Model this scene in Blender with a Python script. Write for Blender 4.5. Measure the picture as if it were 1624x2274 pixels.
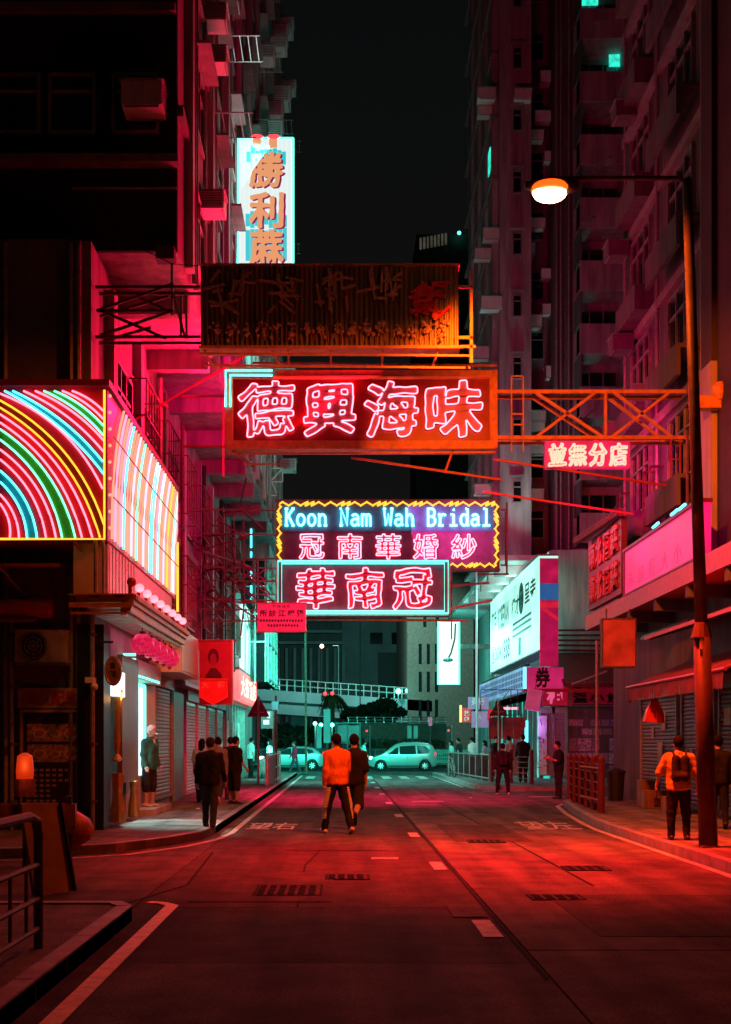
import bpy, bmesh, math, random
import numpy as np
from mathutils import Vector, Matrix
random.seed(7); rng = np.random.default_rng(7)
S = bpy.context.scene
for o in list(bpy.data.objects): bpy.data.objects.remove(o)
COL = S.collection
PI = math.pi

# ------------------------------------------------------------------ camera, world, exposure
F, CX, HY, EYE = 2870.0, 760.0, 1650.0, 1.65          # focal length and principal point on a 1624 x 2274 plate
cd = bpy.data.cameras.new('camera'); cam = bpy.data.objects.new('camera', cd); COL.objects.link(cam)
cam.location = (0, 0, EYE); cam.rotation_euler = (PI/2, 0, 0)
cd.sensor_fit = 'HORIZONTAL'; cd.sensor_width = 36; cd.lens = 36*F/1624
cd.shift_x = (812-CX)/1624*1.0; cd.shift_y = (HY-1137)/1624
cd.clip_start = .1; cd.clip_end = 2000
S.camera = cam
W = bpy.data.worlds.new("World"); S.world = W; W.use_nodes = True
wn = W.node_tree.nodes; wl = W.node_tree.links
bg = wn['Background']
sky = wn.new('ShaderNodeTexSky'); sky.sky_type = 'NISHITA'; sky.sun_disc = False
sky.sun_elevation = math.radians(-6); sky.sun_rotation = math.radians(200)
mixw = wn.new('ShaderNodeMix'); mixw.data_type = 'RGBA'; mixw.inputs[0].default_value = .985
wl.new(sky.outputs[0], mixw.inputs[6]); mixw.inputs[7].default_value = (.085, .095, .11, 1)   # city glow in the night air
tcw = wn.new('ShaderNodeTexCoord'); sxyz = wn.new('ShaderNodeSeparateXYZ'); wl.new(tcw.outputs['Generated'], sxyz.inputs[0])
rw = wn.new('ShaderNodeValToRGB'); rw.color_ramp.elements[0].position = 0; rw.color_ramp.elements[0].color = (.15,.135,.14,1); rw.color_ramp.elements[1].position = .55; rw.color_ramp.elements[1].color = (.05,.06,.062,1)
wl.new(sxyz.outputs[2], rw.inputs[0]); wl.new(rw.outputs[0], mixw.inputs[7]); wl.new(mixw.outputs[2], bg.inputs[0]); bg.inputs[1].default_value = .05
vs = S.view_settings; vs.view_transform = 'Standard'; vs.look = 'None'; vs.exposure = 0; vs.gamma = 1; vs.use_curve_mapping = False
S.render.engine = 'CYCLES'
S.cycles.use_denoising = True; S.cycles.max_bounces = 5; S.cycles.diffuse_bounces = 3; S.cycles.glossy_bounces = 3
S.cycles.transparent_max_bounces = 8; S.cycles.use_light_tree = True; S.cycles.sample_clamp_indirect = 6
S.cycles.caustics_reflective = False; S.cycles.caustics_refractive = False

def gx(px, Y): return (px-CX)*Y/F
def gz(py, Y): return EYE-(py-HY)*Y/F
def at(px, py, Y): return Vector((gx(px, Y), Y, gz(py, Y)))

# ------------------------------------------------------------------ mesh helpers
class MB:
    def __init__(s): s.v = []; s.f = []
    def add(s, vs_, fs):
        b = len(s.v); s.v += [tuple(p) for p in vs_]; s.f += [tuple(i+b for i in f) for f in fs]; return s
    def box(s, x0, x1, y0, y1, z0, z1):
        return s.add([(x0,y0,z0),(x1,y0,z0),(x1,y1,z0),(x0,y1,z0),(x0,y0,z1),(x1,y0,z1),(x1,y1,z1),(x0,y1,z1)],
            [(0,3,2,1),(4,5,6,7),(0,1,5,4),(1,2,6,5),(2,3,7,6),(3,0,4,7)])
    def quad(s, a, b, c, d): return s.add([a,b,c,d], [(0,1,2,3)])
    def bar(s, p, q, r, n=6, r2=None, cap=True):
        p, q = Vector(p), Vector(q); d = q-p
        if d.length < 1e-6: return s
        d.normalize(); up = Vector((0,0,1)) if abs(d.z) < .9 else Vector((1,0,0))
        u = d.cross(up).normalized(); w = d.cross(u).normalized(); r2 = r if r2 is None else r2
        off = PI/n if n == 4 else 0
        ring = lambda c, rr: [c+u*(math.cos(off+2*PI*i/n)*rr)+w*(math.sin(off+2*PI*i/n)*rr) for i in range(n)]
        fs = [(i, (i+1) % n, n+(i+1) % n, n+i) for i in range(n)]
        if cap: fs += [tuple(range(n))[::-1], tuple(range(n, 2*n))]
        return s.add(ring(p, r)+ring(q, r2), fs)
    def tube(s, pts, r, n=5, closed=False):
        pts = [Vector(p) for p in pts]; m = len(pts); vs_ = []
        for i, p in enumerate(pts):
            a = pts[i-1] if (i > 0 or closed) else pts[i]; b = pts[(i+1) % m] if (i < m-1 or closed) else pts[i]
            d = (b-a).normalized() if (b-a).length > 1e-9 else Vector((1,0,0))
            up = Vector((0,0,1)) if abs(d.z) < .95 else Vector((0,1,0))
            u = d.cross(up).normalized(); w = d.cross(u).normalized()
            vs_ += [p+u*(math.cos(2*PI*k/n)*r)+w*(math.sin(2*PI*k/n)*r) for k in range(n)]
        fs = []
        for i in range(m if closed else m-1):
            j = (i+1) % m
            fs += [(i*n+k, i*n+(k+1) % n, j*n+(k+1) % n, j*n+k) for k in range(n)]
        return s.add(vs_, fs)
    def prism(s, poly, axis, a, b):
        """poly: 2-D outline; axis 0: (y,z) along x, 1: (x,z) along y, 2: (x,y) along z"""
        def mk(p, t): return (t,p[0],p[1]) if axis == 0 else (p[0],t,p[1]) if axis == 1 else (p[0],p[1],t)
        n = len(poly)
        return s.add([mk(p, a) for p in poly]+[mk(p, b) for p in poly],
            [tuple(range(n))[::-1], tuple(range(n, 2*n))]+[(i, (i+1) % n, n+(i+1) % n, n+i) for i in range(n)])
    def lathe(s, c, prof, n=12, axis='z'):
        c = Vector(c); vs_ = []
        for r, h in prof:
            for k in range(n):
                a = 2*PI*k/n; ca, sa = math.cos(a)*r, math.sin(a)*r
                vs_.append(c+(Vector((ca, sa, h)) if axis == 'z' else Vector((h, ca, sa)) if axis == 'x' else Vector((ca, h, sa))))
        m = len(prof); fs = [(i*n+k, i*n+(k+1) % n, (i+1)*n+(k+1) % n, (i+1)*n+k) for i in range(m-1) for k in range(n)]
        fs += [tuple(range(n))[::-1], tuple(range((m-1)*n, m*n))]
        return s.add(vs_, fs)
    def ball(s, c, r, n=8, m=5, sc=(1,1,1)):
        pr = [(max(1e-4, math.sin(PI*i/m)), -math.cos(PI*i/m)) for i in range(m+1)]
        b = len(s.v); s.lathe((0,0,0), pr, n)
        for i in range(b, len(s.v)):
            x, y, z = s.v[i]; s.v[i] = (c[0]+x*r*sc[0], c[1]+y*r*sc[1], c[2]+z*r*sc[2])
        return s
    def geo(s, g, o, u, v, n=None):
        """add flat glyph geometry g=(verts, faces): local x along u, y along v, z along n"""
        o, u, v = Vector(o), Vector(u), Vector(v); n = Vector(n) if n is not None else u.cross(v).normalized()
        return s.add([o+u*p[0]+v*p[1]+n*p[2] for p in g[0]], g[1])
    def build(s, name, m, parent=None, smooth=False, fix=True):
        me = bpy.data.meshes.new(name)
        off = parent_off(parent)
        me.from_pydata([(x-off[0], y-off[1], z-off[2]) for x, y, z in s.v], [], s.f)
        if fix:
            b = bmesh.new(); b.from_mesh(me); bmesh.ops.recalc_face_normals(b, faces=b.faces); b.to_mesh(me); b.free()
        me.materials.append(m)
        if smooth: me.shade_smooth()
        return link(name, me, parent)
def parent_off(p):
    o = Vector((0,0,0))
    while p is not None: o += p.location; p = p.parent
    return o
def link(name, me, parent=None):
    o = bpy.data.objects.new(name, me); COL.objects.link(o)
    if parent is not None: o.parent = parent
    return o
LABELS = {}
def tag(o, label=None, cat=None, group=None, kind=None):
    if label: o['label'] = label
    if cat: o['category'] = cat
    if group: o['group'] = group
    if kind: o['kind'] = kind
    return o
def thing(name, label, cat, loc=(0,0,0), group=None):
    o = bpy.data.objects.new(name, None); COL.objects.link(o); o.location = loc; o.empty_display_size = .2
    return tag(o, label, cat, group)
KIDS = {}
def copy_tree(o, parent=None, kids=None):
    if kids is None:
        kids = {}
        for c in bpy.data.objects:
            if c.parent: kids.setdefault(c.parent.name, []).append(c)
    c = o.copy(); COL.objects.link(c)
    if parent: c.parent = parent
    for ch in kids.get(o.name, []): copy_tree(ch, c, kids)
    return c
def struct(name, mb, m, parent=None):
    o = mb.build(name, m, parent)
    if parent is None: o['kind'] = 'structure'
    return o
ORD = ['first','second','third','fourth','fifth','sixth','seventh','eighth','ninth','tenth','eleventh','twelfth','thirteenth','fourteenth','fifteenth']

# ------------------------------------------------------------------ materials
def mat(name, col, rough=.7, metal=0, var=.25, scale=6, bump=0, bscale=40, spec=.4, col2=None, streak=False, grain=0):
    m = bpy.data.materials.new(name); m.use_nodes = True; nt = m.node_tree; N = nt.nodes; L = nt.links
    b = N['Principled BSDF']; b.inputs['Roughness'].default_value = rough; b.inputs['Metallic'].default_value = metal
    b.inputs['Specular IOR Level'].default_value = spec
    tc = N.new('ShaderNodeTexCoord'); mp = N.new('ShaderNodeMapping'); L.new(tc.outputs['Object'], mp.inputs[0])
    if streak: mp.inputs['Scale'].default_value = (3, 3, .35)
    nz = N.new('ShaderNodeTexNoise'); nz.inputs['Scale'].default_value = scale; nz.inputs['Detail'].default_value = 6
    nz.inputs['Roughness'].default_value = .65; L.new(mp.outputs[0], nz.inputs[0])
    rp = N.new('ShaderNodeValToRGB'); rp.color_ramp.elements[0].position = .32; rp.color_ramp.elements[1].position = .68
    c2 = col2 or tuple(c*(1-var) for c in col); c1 = tuple(min(1, c*(1+var*.6)) for c in col)
    rp.color_ramp.elements[0].color = (*c2, 1); rp.color_ramp.elements[1].color = (*c1, 1)
    L.new(nz.outputs[0], rp.inputs[0]); L.new(rp.outputs[0], b.inputs['Base Color'])
    if grain:      # aggregate speckle and long worn stains on top of the base tone
        n3 = N.new('ShaderNodeTexNoise'); n3.inputs['Scale'].default_value = 48; n3.inputs['Detail'].default_value = 8; n3.inputs['Roughness'].default_value = .8; L.new(tc.outputs['Object'], n3.inputs[0])
        mp4 = N.new('ShaderNodeMapping'); mp4.inputs['Scale'].default_value = (2.2, .16, 1); L.new(tc.outputs['Object'], mp4.inputs[0])
        n4 = N.new('ShaderNodeTexNoise'); n4.inputs['Scale'].default_value = 1; n4.inputs['Detail'].default_value = 5; L.new(mp4.outputs[0], n4.inputs[0])
        r3 = N.new('ShaderNodeMapRange'); r3.inputs[1].default_value = .4; r3.inputs[2].default_value = .6; r3.inputs[3].default_value = 1-grain; r3.inputs[4].default_value = 1+grain; L.new(n3.outputs[0], r3.inputs[0])
        r4 = N.new('ShaderNodeMapRange'); r4.inputs[1].default_value = .35; r4.inputs[2].default_value = .65; r4.inputs[3].default_value = .62; r4.inputs[4].default_value = 1.15; L.new(n4.outputs[0], r4.inputs[0])
        ml = N.new('ShaderNodeMath'); ml.operation = 'MULTIPLY'; L.new(r3.outputs[0], ml.inputs[0]); L.new(r4.outputs[0], ml.inputs[1])
        vm = N.new('ShaderNodeVectorMath'); vm.operation = 'SCALE'; L.new(rp.outputs[0], vm.inputs[0]); L.new(ml.outputs[0], vm.inputs[3]); L.new(vm.outputs[0], b.inputs['Base Color'])
    if bump:
        n2 = N.new('ShaderNodeTexNoise'); n2.inputs['Scale'].default_value = bscale; n2.inputs['Detail'].default_value = 4
        L.new(tc.outputs['Object'], n2.inputs[0])
        bp = N.new('ShaderNodeBump'); bp.inputs['Strength'].default_value = bump; bp.inputs['Distance'].default_value = .02
        L.new(n2.outputs[0], bp.inputs['Height']); L.new(bp.outputs[0], b.inputs['Normal'])
    return m
def glow(name, col, k, base=None):
    m = bpy.data.materials.new(name); m.use_nodes = True; b = m.node_tree.nodes['Principled BSDF']
    b.inputs['Base Color'].default_value = (*[c*.3 for c in (base or (.3,.3,.3))], 1); b.inputs['Roughness'].default_value = .4
    b.inputs['Emission Color'].default_value = (*col, 1); b.inputs['Emission Strength'].default_value = k
    return m
def glass(name, col=(.01,.012,.015), rough=.08):
    m = mat(name, col, rough, 0, .1, 3, spec=.6); return m
def lit_panel(name, col, k, base=(.5,.5,.5), scale=1.5, lo=.55):
    """a backlit translucent panel: lamps behind it make it a little uneven"""
    m = glow(name, col, k, base); nt = m.node_tree; N = nt.nodes; L = nt.links; b = N['Principled BSDF']
    tc = N.new('ShaderNodeTexCoord'); nz = N.new('ShaderNodeTexNoise'); nz.inputs['Scale'].default_value = scale; nz.inputs['Detail'].default_value = 3
    L.new(tc.outputs['Object'], nz.inputs[0])
    mr = N.new('ShaderNodeMapRange'); mr.inputs[1].default_value = .3; mr.inputs[2].default_value = .7; mr.inputs[3].default_value = k*lo; mr.inputs[4].default_value = k*1.1
    L.new(nz.outputs[0], mr.inputs[0]); L.new(mr.outputs[0], b.inputs['Emission Strength'])
    return m
M = {}
M['asphalt'] = mat('asphalt', (.075,.072,.07), .88, 0, .45, 1.6, .5, 180, spec=.03, grain=.45)
M['slab'] = mat('road_concrete', (.13,.122,.115), .85, 0, .5, 1.1, .6, 160, spec=.03, grain=.5)
M['patch'] = mat('road_patch', (.085,.08,.076), .88, 0, .35, 2, .6, 200, spec=.03, grain=.5)
M['joint'] = mat('tar_joint', (.018,.018,.018), .95, spec=.03)
M['pave'] = mat('pavement_concrete', (.2,.19,.18), .85, 0, .45, 1.5, .5, 90, spec=.05, grain=.35)
M['kerb'] = mat('kerb_concrete', (.25,.24,.23), .65, 0, .4, 3, .4, 60)
M['paint'] = mat('road_paint', (.5,.48,.45), .8, 0, .3, 5, .2, 80, col2=(.2,.19,.18))
M['yellow'] = mat('yellow_road_paint', (.75,.42,.05), .6, 0, .3, 8, .2, 80, col2=(.5,.28,.04))
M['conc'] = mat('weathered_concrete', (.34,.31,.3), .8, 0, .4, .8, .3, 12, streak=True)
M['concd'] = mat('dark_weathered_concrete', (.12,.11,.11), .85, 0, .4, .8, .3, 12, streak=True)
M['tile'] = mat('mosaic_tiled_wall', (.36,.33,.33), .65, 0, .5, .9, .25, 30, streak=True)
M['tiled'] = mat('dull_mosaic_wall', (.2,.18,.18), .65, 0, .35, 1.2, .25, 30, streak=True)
M['slabedge'] = mat('concrete_slab_edge', (.26,.24,.23), .8, 0, .35, 2, .2, 20)
M['glass'] = glass('dark_window_glass')
M['alum'] = mat('aluminium', (.5,.5,.5), .4, .6, .2, 8)
M['white'] = mat('off_white_enamel', (.68,.67,.64), .45, 0, .2, 5, streak=True)
M['steel'] = mat('painted_steel', (.3,.28,.27), .5, .3, .35, 7, .15, 50)
M['rust'] = mat('rusty_steel', (.16,.09,.06), .7, .3, .5, 9, .3, 60)
M['black'] = mat('black_steel', (.02,.02,.022), .5, 0, .3, 8)
M['cable'] = mat('black_cable', (.012,.012,.012), .6)
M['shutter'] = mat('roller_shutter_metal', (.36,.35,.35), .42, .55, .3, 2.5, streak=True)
M['wood'] = mat('varnished_wood', (.25,.12,.05), .45, 0, .4, 5, .2, 30, streak=True)
M['gold'] = mat('gilt', (.75,.48,.16), .35, .8, .3, 10)
M['redpaint'] = mat('red_paint', (.42,.03,.03), .45, 0, .3, 6)
M['reddark'] = mat('deep_red_board', (.13,.012,.015), .45, 0, .4, 4)
M['skin'] = mat('skin', (.42,.25,.18), .55, 0, .1, 8)
M['hairb'] = mat('black_hair', (.010,.009,.009), .85, 0, .3, 30, .5, 90, spec=.08)
M['hairw'] = mat('white_hair', (.7,.68,.66), .5, 0, .2, 30, .5, 90)
M['hairbr'] = mat('greying_hair', (.04,.035,.032), .85, 0, .3, 30, .5, 90, spec=.08)
M['blackc'] = mat('black_cotton', (.016,.015,.016), .88, 0, .3, 9, .8, 13, spec=.15)
M['navy'] = mat('dark_blue_denim', (.04,.045,.06), .88, 0, .3, 9, .8, 13, spec=.15)
M['orange'] = mat('orange_sweatshirt', (.75,.2,.07), .88, 0, .3, 7, .8, 13, spec=.15)
M['whitec'] = mat('white_cotton', (.7,.69,.67), .88, 0, .3, 7, .8, 13, spec=.15)
M['yellowc'] = mat('yellow_cotton', (.42,.34,.06), .88, 0, .3, 7, .8, 13, spec=.15)
M['greenc'] = mat('dark_green_jacket', (.03,.13,.1), .88, 0, .3, 7, .8, 13, spec=.15)
M['greyc'] = mat('grey_cloth', (.2,.19,.19), .88, 0, .3, 40, .8, 13, spec=.15)
M['redc'] = mat('red_jacket', (.5,.03,.06), .88, 0, .3, 7, .8, 13, spec=.15)
M['tealc'] = mat('pale_teal_shirt', (.3,.6,.58), .88, 0, .3, 7, .8, 13, spec=.15)
M['blkshirt'] = mat('dark_cloth', (.022,.02,.022), .88, 0, .3, 9, .8, 13, spec=.15)
M['shoe'] = mat('pale_shoe', (.55,.42,.3), .6); M['shoeb'] = mat('black_shoe', (.02,.02,.02), .5)
# neon
def neon(name, col, k): return glow(name, col, k, (.2,.2,.2))
M['n_pink'] = neon('pink_neon', (1,.13,.18), 7)
M['n_red'] = neon('red_neon', (1,.03,.04), 3.2)
M['n_cyan'] = neon('cyan_neon', (.07,.75,.88), 3.6)
M['n_teal'] = neon('teal_neon', (.09,.8,.62), 3.4)
M['n_yel'] = neon('yellow_neon', (1,.43,.03), 2.0)
M['n_green'] = neon('green_neon', (.05,.8,.06), 1.6)
M['n_white'] = neon('cream_neon', (1,.45,.28), 1.0)

def lamp(name, kind, loc, power, col, parent=None, size=None, aim=None, spot=None, blend=1, radius=.1, spread=None):
    l = bpy.data.lights.new(name, kind); l.energy = power; l.color = col
    o = bpy.data.objects.new(name, l); COL.objects.link(o)
    if kind == 'AREA':
        l.shape = 'RECTANGLE'; l.size, l.size_y = size
        if spread: l.spread = spread
    elif kind == 'SPOT': l.spot_size = spot; l.spot_blend = blend; l.shadow_soft_size = radius
    else: l.shadow_soft_size = radius
    off = parent_off(parent)
    o.location = Vector(loc)-off
    if aim is not None: o.rotation_euler = Vector(aim).to_track_quat('-Z', 'Y').to_euler()
    if parent is not None: o.parent = parent
    return o

# ------------------------------------------------------------------ lettering
_gc = {}
def glyph(txt, mode='fill', bold=.0, r=.02, res=3, shear=0, ext=0.0):
    """letter geometry fitted to the unit square (0..1, 0..1) -> verts, faces, aspect (w/h)"""
    key = (txt, mode, bold, r, res, shear, ext)
    if key in _gc: return _gc[key]
    c = bpy.data.curves.new('lettering', 'FONT'); c.body = txt; c.size = 1; c.resolution_u = res; c.offset = bold; c.shear = shear
    if mode == 'line': c.fill_mode = 'NONE'; c.bevel_depth = r; c.bevel_resolution = 0
    else: c.fill_mode = 'FRONT' if ext == 0 else 'BOTH'; c.extrude = ext
    o = bpy.data.objects.new('lettering', c); COL.objects.link(o)
    dg = bpy.context.evaluated_depsgraph_get(); me = bpy.data.meshes.new_from_object(o.evaluated_get(dg))
    v = np.array([x.co[:] for x in me.vertices]); fs = [tuple(p.vertices) for p in me.polygons]
    bpy.data.objects.remove(o); bpy.data.curves.remove(c); bpy.data.meshes.remove(me)
    if len(v) == 0: v = np.zeros((1,3))
    lo, hi = v.min(0), v.max(0); w, h = max(hi[0]-lo[0], 1e-6), max(hi[1]-lo[1], 1e-6)
    _gc[key] = (v-np.array([lo[0], lo[1], 0]), fs, w, h)
    return _gc[key]
def put(mb, txt, o, u, v, w, h, lift=0, **k):
    """set text into the box o, o+u*w, o+v*h (u, v unit vectors)"""
    vv, fs, gw, gh = glyph(txt, **k); u, v = Vector(u), Vector(v); n = u.cross(v).normalized()
    mb.geo((vv, fs), Vector(o)+n*lift, u*(w/gw), v*(h/gh), n*(h/gh)); return mb
UX, UY, UZ = Vector((1,0,0)), Vector((0,1,0)), Vector((0,0,1))
# ---- brush characters: rasterise, thicken and smooth a glyph, then trace its contour for the neon and fill it for the letter face
_bc = {}
def blur(Fd, s):
    r = int(3*s)+1; k = np.exp(-.5*(np.arange(-r, r+1)/s)**2); k /= k.sum()
    for ax in (0, 1): Fd = np.apply_along_axis(lambda a: np.convolve(a, k, 'same'), ax, Fd)
    return Fd
def brush(ch, grow=.03, soft=.014, N=110, vary=.35):
    key = (ch, grow, soft, N)
    if key in _bc: return _bc[key]
    v, fs, w, h = glyph(ch, res=4); pad = 12; n = N+2*pad; G_ = np.zeros((n, n)); P2 = np.array([[p[0]/w*N+pad, p[1]/h*N+pad] for p in v])
    ys, xs = np.mgrid[0:n, 0:n]
    for f in fs:
        for i in range(1, len(f)-1):
            a, b, c = P2[f[0]], P2[f[i]], P2[f[i+1]]
            x0, x1 = int(min(a[0],b[0],c[0])), int(max(a[0],b[0],c[0]))+2; y0, y1 = int(min(a[1],b[1],c[1])), int(max(a[1],b[1],c[1]))+2
            X_, Y_ = xs[y0:y1,x0:x1], ys[y0:y1,x0:x1]
            e = lambda p, q: (q[0]-p[0])*(Y_-p[1])-(q[1]-p[1])*(X_-p[0])
            e1, e2, e3 = e(a,b), e(b,c), e(c,a); G_[y0:y1,x0:x1] = np.maximum(G_[y0:y1,x0:x1], (((e1 >= -.6) & (e2 >= -.6) & (e3 >= -.6)) | ((e1 <= .6) & (e2 <= .6) & (e3 <= .6)))*1.0)
    ins = np.argwhere(G_ > .5).astype(float); D = np.full((n, n), 99.)
    R = int(grow*N*2)+3
    for dx in range(-R, R+1):
        for dy in range(-R, R+1):
            d = math.hypot(dx, dy)
            if d > R: continue
            sh = np.roll(np.roll(G_, dy, 0), dx, 1); D = np.where(sh > .5, np.minimum(D, d), D)
    # the brush presses harder here and there
    gr = grow*N*(1+vary*np.sin(xs*.13+ys*.07+len(fs))*np.cos(ys*.11-xs*.05))
    Fd = blur(np.clip(gr-D, -6, 6), soft*N); Fd[:2] = Fd[-2:] = -1; Fd[:,:2] = Fd[:,-2:] = -1
    # marching squares: contour segments and fill polygons
    segs = {}; fv = []; ff = []
    def ip(p, q):
        a, b = Fd[p[1],p[0]], Fd[q[1],q[0]]; t = a/(a-b); return (p[0]+(q[0]-p[0])*t, p[1]+(q[1]-p[1])*t)
    nb = (Fd[:-1,:-1] > 0)*1+(Fd[1:,:-1] > 0)*1+(Fd[:-1,1:] > 0)*1+(Fd[1:,1:] > 0)*1
    for y, x in np.argwhere(nb > 0):
        c = [(x,y),(x+1,y),(x+1,y+1),(x,y+1)]; poly = []; cr = []
        if nb[y,x] == 4: continue
        for i in range(4):
            p, q = c[i], c[(i+1) % 4]; pin, qin = Fd[p[1],p[0]] > 0, Fd[q[1],q[0]] > 0
            if pin: poly.append(p)
            if pin != qin: k_ = (min(p,q), max(p,q)); m = ip(*k_); poly.append(m); cr.append((k_, m, pin))
        b = len(fv); fv += poly; ff.append(tuple(range(b, b+len(poly))))
        out = [e for e in cr if e[2]]; inn = [e for e in cr if not e[2]]
        for e in out:
            j = (cr.index(e)+1) % len(cr); segs[e[0]] = (cr[j][0], e[1])
    full = (nb == 4)
    for y in range(n-1):      # merge runs of full cells
        x = 0; row = full[y]
        while x < n-1:
            if row[x]:
                x2 = x
                while x2 < n-1 and row[x2]: x2 += 1
                b = len(fv); fv += [(x,y),(x2,y),(x2,y+1),(x,y+1)]; ff.append((b,b+1,b+2,b+3)); x = x2
            else: x += 1
    loops = []; todo = dict(segs)
    while todo:
        k0 = next(iter(todo)); k_ = k0; lp = []
        while k_ in todo: nx, m = todo.pop(k_); lp.append(m); k_ = nx
        if len(lp) > 7: loops.append(lp[::2])
    sc = lambda p: ((p[0]-pad)/N, (p[1]-pad)/N, 0)
    _bc[key] = ([sc(p) for p in fv], ff, [[sc(p) for p in l] for l in loops]); return _bc[key]
# ================================================================== ground, roads, pavements
g = MB(); g.quad((-700,-200,-.16),(700,-200,-.16),(700,1200,-.16),(-700,1200,-.16)); struct('ground', g, M['asphalt'])
g = MB(); g.box(-16,22,-6,65.98,-.14,-.03); road = struct('road', g, M['joint'])
g = MB(); g.box(-90,90,66,97,-.14,-.003); cross = struct('cross_street', g, M['asphalt'])
def slab(x0, x1, y0, y1, m='slab', nm='road_slab'):
    MB().box(x0+.008, x1-.008, y0+.008, y1-.008, -.05, random.uniform(-.004, .002)).build(nm, M[m], road)
ys = [-5, 2, 9.7, 12.97, 19.6, 26.1, 32.6, 39.1, 45.6, 52.1, 58.6, 65.97]
for a, b in zip(ys, ys[1:]): slab(-2.1, 1.47, a, b, random.choice(['slab','slab','patch']) if a > 9 else 'slab')
ys = [-5, 4, 10.3, 14.9, 21.3, 27.8, 34.3, 40.8, 47.3, 53.8, 60.3, 65.97]
for a, b in zip(ys, ys[1:]): slab(1.47, 5.2, a, b)
for a, b in ((12.4, 15.6), (15.6, 18.9), (18.9, 23.5)): slab(-9, -2.1, a, b)
slab(-15.9, -9, 12.4, 18.9); slab(-2.5, -2.1, 23.5, 65.97); 
for a, b in ((26, 35), (35, 48)): slab(5.2, 9.5, a, b)
slab(9.5, 20, 35, 48); slab(5.2, 5.6, 3, 26)
def paved(name, out, kerbpts, z=.13, m='pave'):
    b = MB(); b.prism(out, 2, -.1, z); p = struct(name, b, M[m])
    # kerb stones, about 0.9 m each, along the road edge
    for (ax, ay), (bx, by) in zip(kerbpts, kerbpts[1:]):
        L_ = math.hypot(bx-ax, by-ay); n = max(1, round(L_/.95)); dx, dy = (bx-ax)/L_, (by-ay)/L_; nx, ny = -dy, dx
        for i in range(n):
            t0, t1 = i/n*L_+.006, (i+1)/n*L_-.006; w = .14; j = random.uniform(-.004, .006)
            pl = [(ax+dx*t0, ay+dy*t0), (ax+dx*t1, ay+dy*t1), (ax+dx*t1+nx*w, ay+dy*t1+ny*w), (ax+dx*t0+nx*w, ay+dy*t0+ny*w)]
            MB().prism(pl, 2, -.08, z+.012+j).build('kerb_stone', M['kerb'], p)
    return p
KL = [(-2.3,65.9),(-2.3,23.4),(-2.4,22),(-2.75,20.8),(-3.4,19.4),(-4.3,18.6),(-6,18.2),(-15.9,18.2)]
pvL = paved('pavement', KL+[(-15.9,22.8),(-4.5,22.8),(-4.5,65.9)], KL[::-1])
KN = [(-15.9,12.3),(-2.1,12.3),(-1.95,12.0),(-1.95,-5)]
paved('pavement', KN+[(-15.9,-5)], KN[::-1])
KR = [(5.05,-5),(5.05,24),(5.15,26),(5.5,30),(5.95,34),(6.6,35.4),(8,36),(21,36.2)]
pvR = paved('pavement', KR+[(21,-5)], KR)
KF = [(21,44),(7.5,44.2),(5.6,45),(4.9,46.2),(4.8,47.2),(4.75,65.9)]
paved('pavement', KF+[(21,65.9)], KF)
KB = [(-90,97.2),(90,97.2)]
b = MB(); b.box(-90,90,97,112,-.1,.13); struct('pavement', b, M['pave'])
# paving joints of the lit left pavement: slabs proud of the bedding
for i in range(26):
    y0 = 23.1+i*1.25
    for j, (a, b_) in enumerate(((-4.42,-3.44),(-3.42,-2.46))):
        MB().box(a, b_, y0+(.5 if j else 0), y0+1.23+(.5 if j else 0), .1, .134+random.uniform(0,.006)).build('paving_slab', M['pave'], pvL)
for i in range(10):
    for j in range(3):
        x0 = 5.25+j*.95; y0 = 14.2+i*1.3
        MB().box(x0, x0+.93, y0, y0+1.28, .1, .134+random.uniform(0,.006)).build('paving_slab', M['pave'], pvR)
# markings
mk = MB()
for y in (11.5, 17.35, 23.2, 29.3, 35.4, 41.5, 47.6, 53.8):
    MB().box(1.2, 1.37, y-.55, y+.5, .001, .006).build('lane_dash', M['paint'], road)
def polyline(mb, pts, w, z0=.003, z1=.007):
    for (ax, ay), (bx, by) in zip(pts, pts[1:]):
        L_ = math.hypot(bx-ax, by-ay); nx, ny = -(by-ay)/L_*w/2, (bx-ax)/L_*w/2
        mb.prism([(ax+nx, ay+ny),(bx+nx, by+ny),(bx-nx, by-ny),(ax-nx, ay-ny)], 2, z0, z1)
b = MB(); polyline(b, [(-2.02,65),(-2.02,23.6),(-2.12,22.1),(-2.5,20.5),(-3.2,19),(-4.2,18.2),(-6,17.85),(-15,17.8)], .11); b.build('edge_line', M['paint'], road)
b = MB(); polyline(b, [(4.8,8),(4.8,24.2),(4.9,26.2),(5.2,30),(5.6,33.6),(6,34.9)], .11); b.build('edge_line', M['paint'], road)
b = MB(); polyline(b, [(4.5,64),(4.5,48)], .1); b.build('edge_line', M['paint'], road)
b = MB(); polyline(b, [(-1.72,13.1),(-1.70,2)], .13); polyline(b, [(-2.0,13.35),(-1.86,13.3),(-1.72,13.08)], .12, .0035, .0078); b.build('yellow_line', M['yellow'], road)
for x in (-1.5,-.3,.55,1.25,2.1,2.95,3.8): MB().box(x-.2, x+.2, 59.5, 63.8, .002, .007).build('crossing_stripe', M['paint'], road)
for (px, py, w, l) in ((855,1907,.38,.12),(950,1780,.9,.12),(1215,1770,1.1,.14),(600,1745,.8,.1),(1120,1757,1.4,.12)):
    Y = F*EYE/(py-HY); x = gx(px, Y); MB().box(x-w/2, x+w/2, Y-l, Y+l, .002, .007).build('short_dash', M['paint'], road)
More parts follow.
